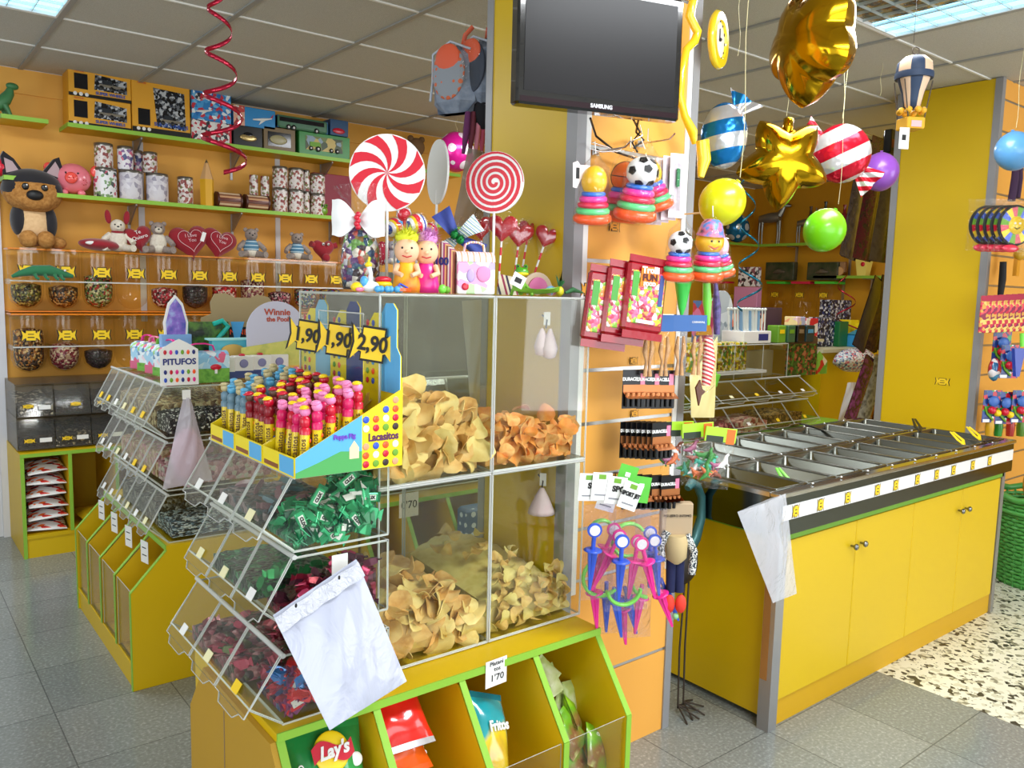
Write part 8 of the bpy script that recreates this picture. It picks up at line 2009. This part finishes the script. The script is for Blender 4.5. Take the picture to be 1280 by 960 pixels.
for k, (px_, py_, yy) in enumerate([(1252, 435, 1.82), (1262, 452, 1.76), (1240, 508, 1.84), (1256, 510, 1.80), (1276, 508, 1.74)]):
    q = yq(px_, py_, yy)
    t = thing('ball_game_card', f'navy and red ball game card with coloured balls on the right column, {["upper rear", "upper front", "lower left", "lower middle", "lower right"][k]}', 'toy card', q, R(-30), None)
    MB().box(-.055, 0, -.09, .055, .003, .09, SET).build('card', t)
    MB().ball((-.01, -.015, -.02), .022, RED, 12).ball((.025, -.015, -.035), .02, YLW, 12).ball((.0, -.012, .03), (.035, .01, .03), mat('net_blue', '#3A68B8', .4), 12).build('toy_balls', t); MB().box(-.05, -.002, -.088, -.01, 0, -.072, WHT).build('white_label', t)
    MB().tube([(-.045, -.003, .0), (-.03, -.004, -.04), (.01, -.003, -.075)], .006, GRND, 6).build('green_curve', t)
solo('sword_toy_set', MB().prism([(-.04, .02), (.04, .02), (.012, -.13), (-.012, -.13)], -.01, .01, mat('royal_blue', '#2A44A8', .3), 'y').tube([(.0, -.012, .1), (.01, -.012, .03)], .012, LIME, 8), 'royal blue cone toy with green handle at the right photo edge', 'toy', yq(1273, 440, 1.70), R(-20))
solo('wrapped_toy', MB().ball((0, 0, 0), (.05, .03, .06), vor('wrapped_blue_red', ['#1A5A88', '#A81C30', '#D8D0D0', '#2A7AA0'], 22, .2, coat=.5, bump=.6), 14, jit=.06), 'clear wrapped blue and red toy in the middle of the right column', 'toy', yq(1243, 462, 1.80))
for k, (px_, c) in enumerate([(1236, mat('gloss_gold', '#C89820', .3)), (1247, mat('gloss_green', '#2A8A30', .3)), (1262, mat('gloss_red', '#B8302A', .3)), (1275, mat('gloss_moss', '#5A8A28', .3))]):
    solo('bottle_toy', MB().lathe([(.02, 0), (.024, .05), (.02, .09), (.01, .11)], c, n=14), f'{["gold", "green", "red", "moss green"][k]} plastic toy just above the right end of the counter', 'toy', yq(px_, 545, 1.85))
solo('party_fan', MB().box(-.02, 0, 0, .02, .02, .1, mat('orange_thing', '#E09A28', .4)).ball((0, 0, .12), (.04, .03, .035), mat('gloss_gold', '', .3), 12), 'orange and yellow toy behind the target games', 'toy', yq(1272, 345, 1.84))
solo('dark_fringe', MB().tube([(0, 0, .1), (.01, 0, 0), (-.01, 0, -.12)], [.015, .02, .02], mat('violet_fringe', '#3A1E3E', .8), 8).tube([(.05, 0, .1), (.06, 0, 0), (.05, 0, -.1)], [.015, .02, .02], mat('violet_fringe', '', .8), 8), 'dark violet fringe hanging under the light blue balloon', 'decoration', yq(1268, 222, 1.80))
solo('black_fringe', MB().tube([(0, 0, .1), (.01, 0, 0), (.0, 0, -.1)], [.018, .02, .015], BLKM, 8), 'black hanging toy strands between target games and red cards', 'decoration', yq(1252, 350, 1.88))
# wicker basket
WK = mat('wicker_green', '#4A9A44', .5, coat=.2)
t = thing('wicker_basket', 'tall woven green wicker basket at the right end of the counter', 'basket', (5.08, 1.62, 0))
b = MB(); nw = 26
for r_ in range(22):
    z = .02 + .021 * r_; rad = .19 + .035 * (r_ / 22)
    pts = [((rad + .007 * (1 if (k + r_) % 2 else -1)) * math.cos(2 * PI * k / (nw * 2) * 1.0), (rad + .007 * (1 if ((k // 1) + r_) % 2 else -1)) * math.sin(2 * PI * k / (nw * 2)), z) for k in range(nw * 2 + 1)]
    b.tube(pts, .0105, WK, 5, caps=False)
b.build('woven_wall', t)
b = MB()
for k in range(nw): a = 2 * PI * k / nw; b.tube([(.19 * math.cos(a), .19 * math.sin(a), 0), (.225 * math.cos(a), .225 * math.sin(a), .5)], .006, WK, 5)
b.build('uprights', t)
MB().tube([(.235 * math.cos(2 * PI * k / 40), .235 * math.sin(2 * PI * k / 40), .495 + .006 * math.sin(k * 1.6)) for k in range(41)], .018, WK, 8, caps=False).build('rim', t); MB().tube([(.235 * math.cos(2 * PI * k / 40), .235 * math.sin(2 * PI * k / 40), .42) for k in range(41)], .013, WK, 6, caps=False).build('band', t); MB().lathe([(0, 0), (.19, 0), (.19, .02), (0, .02)], WK, n=26).build('base', t)
for k, (x, y, z, rr_, m, l) in enumerate([(-.06, -.08, .50, (.08, .05, .06), vor('film_mix', ['#E0D8D8', '#C86A88', '#8A9AB0', '#F0ECE8', '#6AA0A0'], 24, .2, coat=.5, bump=.6), 'clear wrapped pink and grey sweets'), (.06, -.1, .56, (.05, .04, .05), WHT, 'white round lid'), (-.1, .02, .58, (.06, .05, .1), mat('gold_pack', '#C08A28', .4), 'gold brown packet'), (.0, -.14, .52, (.04, .03, .02), mat('rose_pack', '#D84A78', .4), 'rose wrapped sweet'), (.06, .05, .66, (.07, .05, .12), mat('moss_pack', '#4A7A38', .4), 'moss green tall packet')]):
    solo('basket_goods', MB().ball((0, 0, 0), rr_, m, 14, jit=.03), f'{l} lying in the green wicker basket', 'goods', (5.08 + x, 1.62 + y, z))
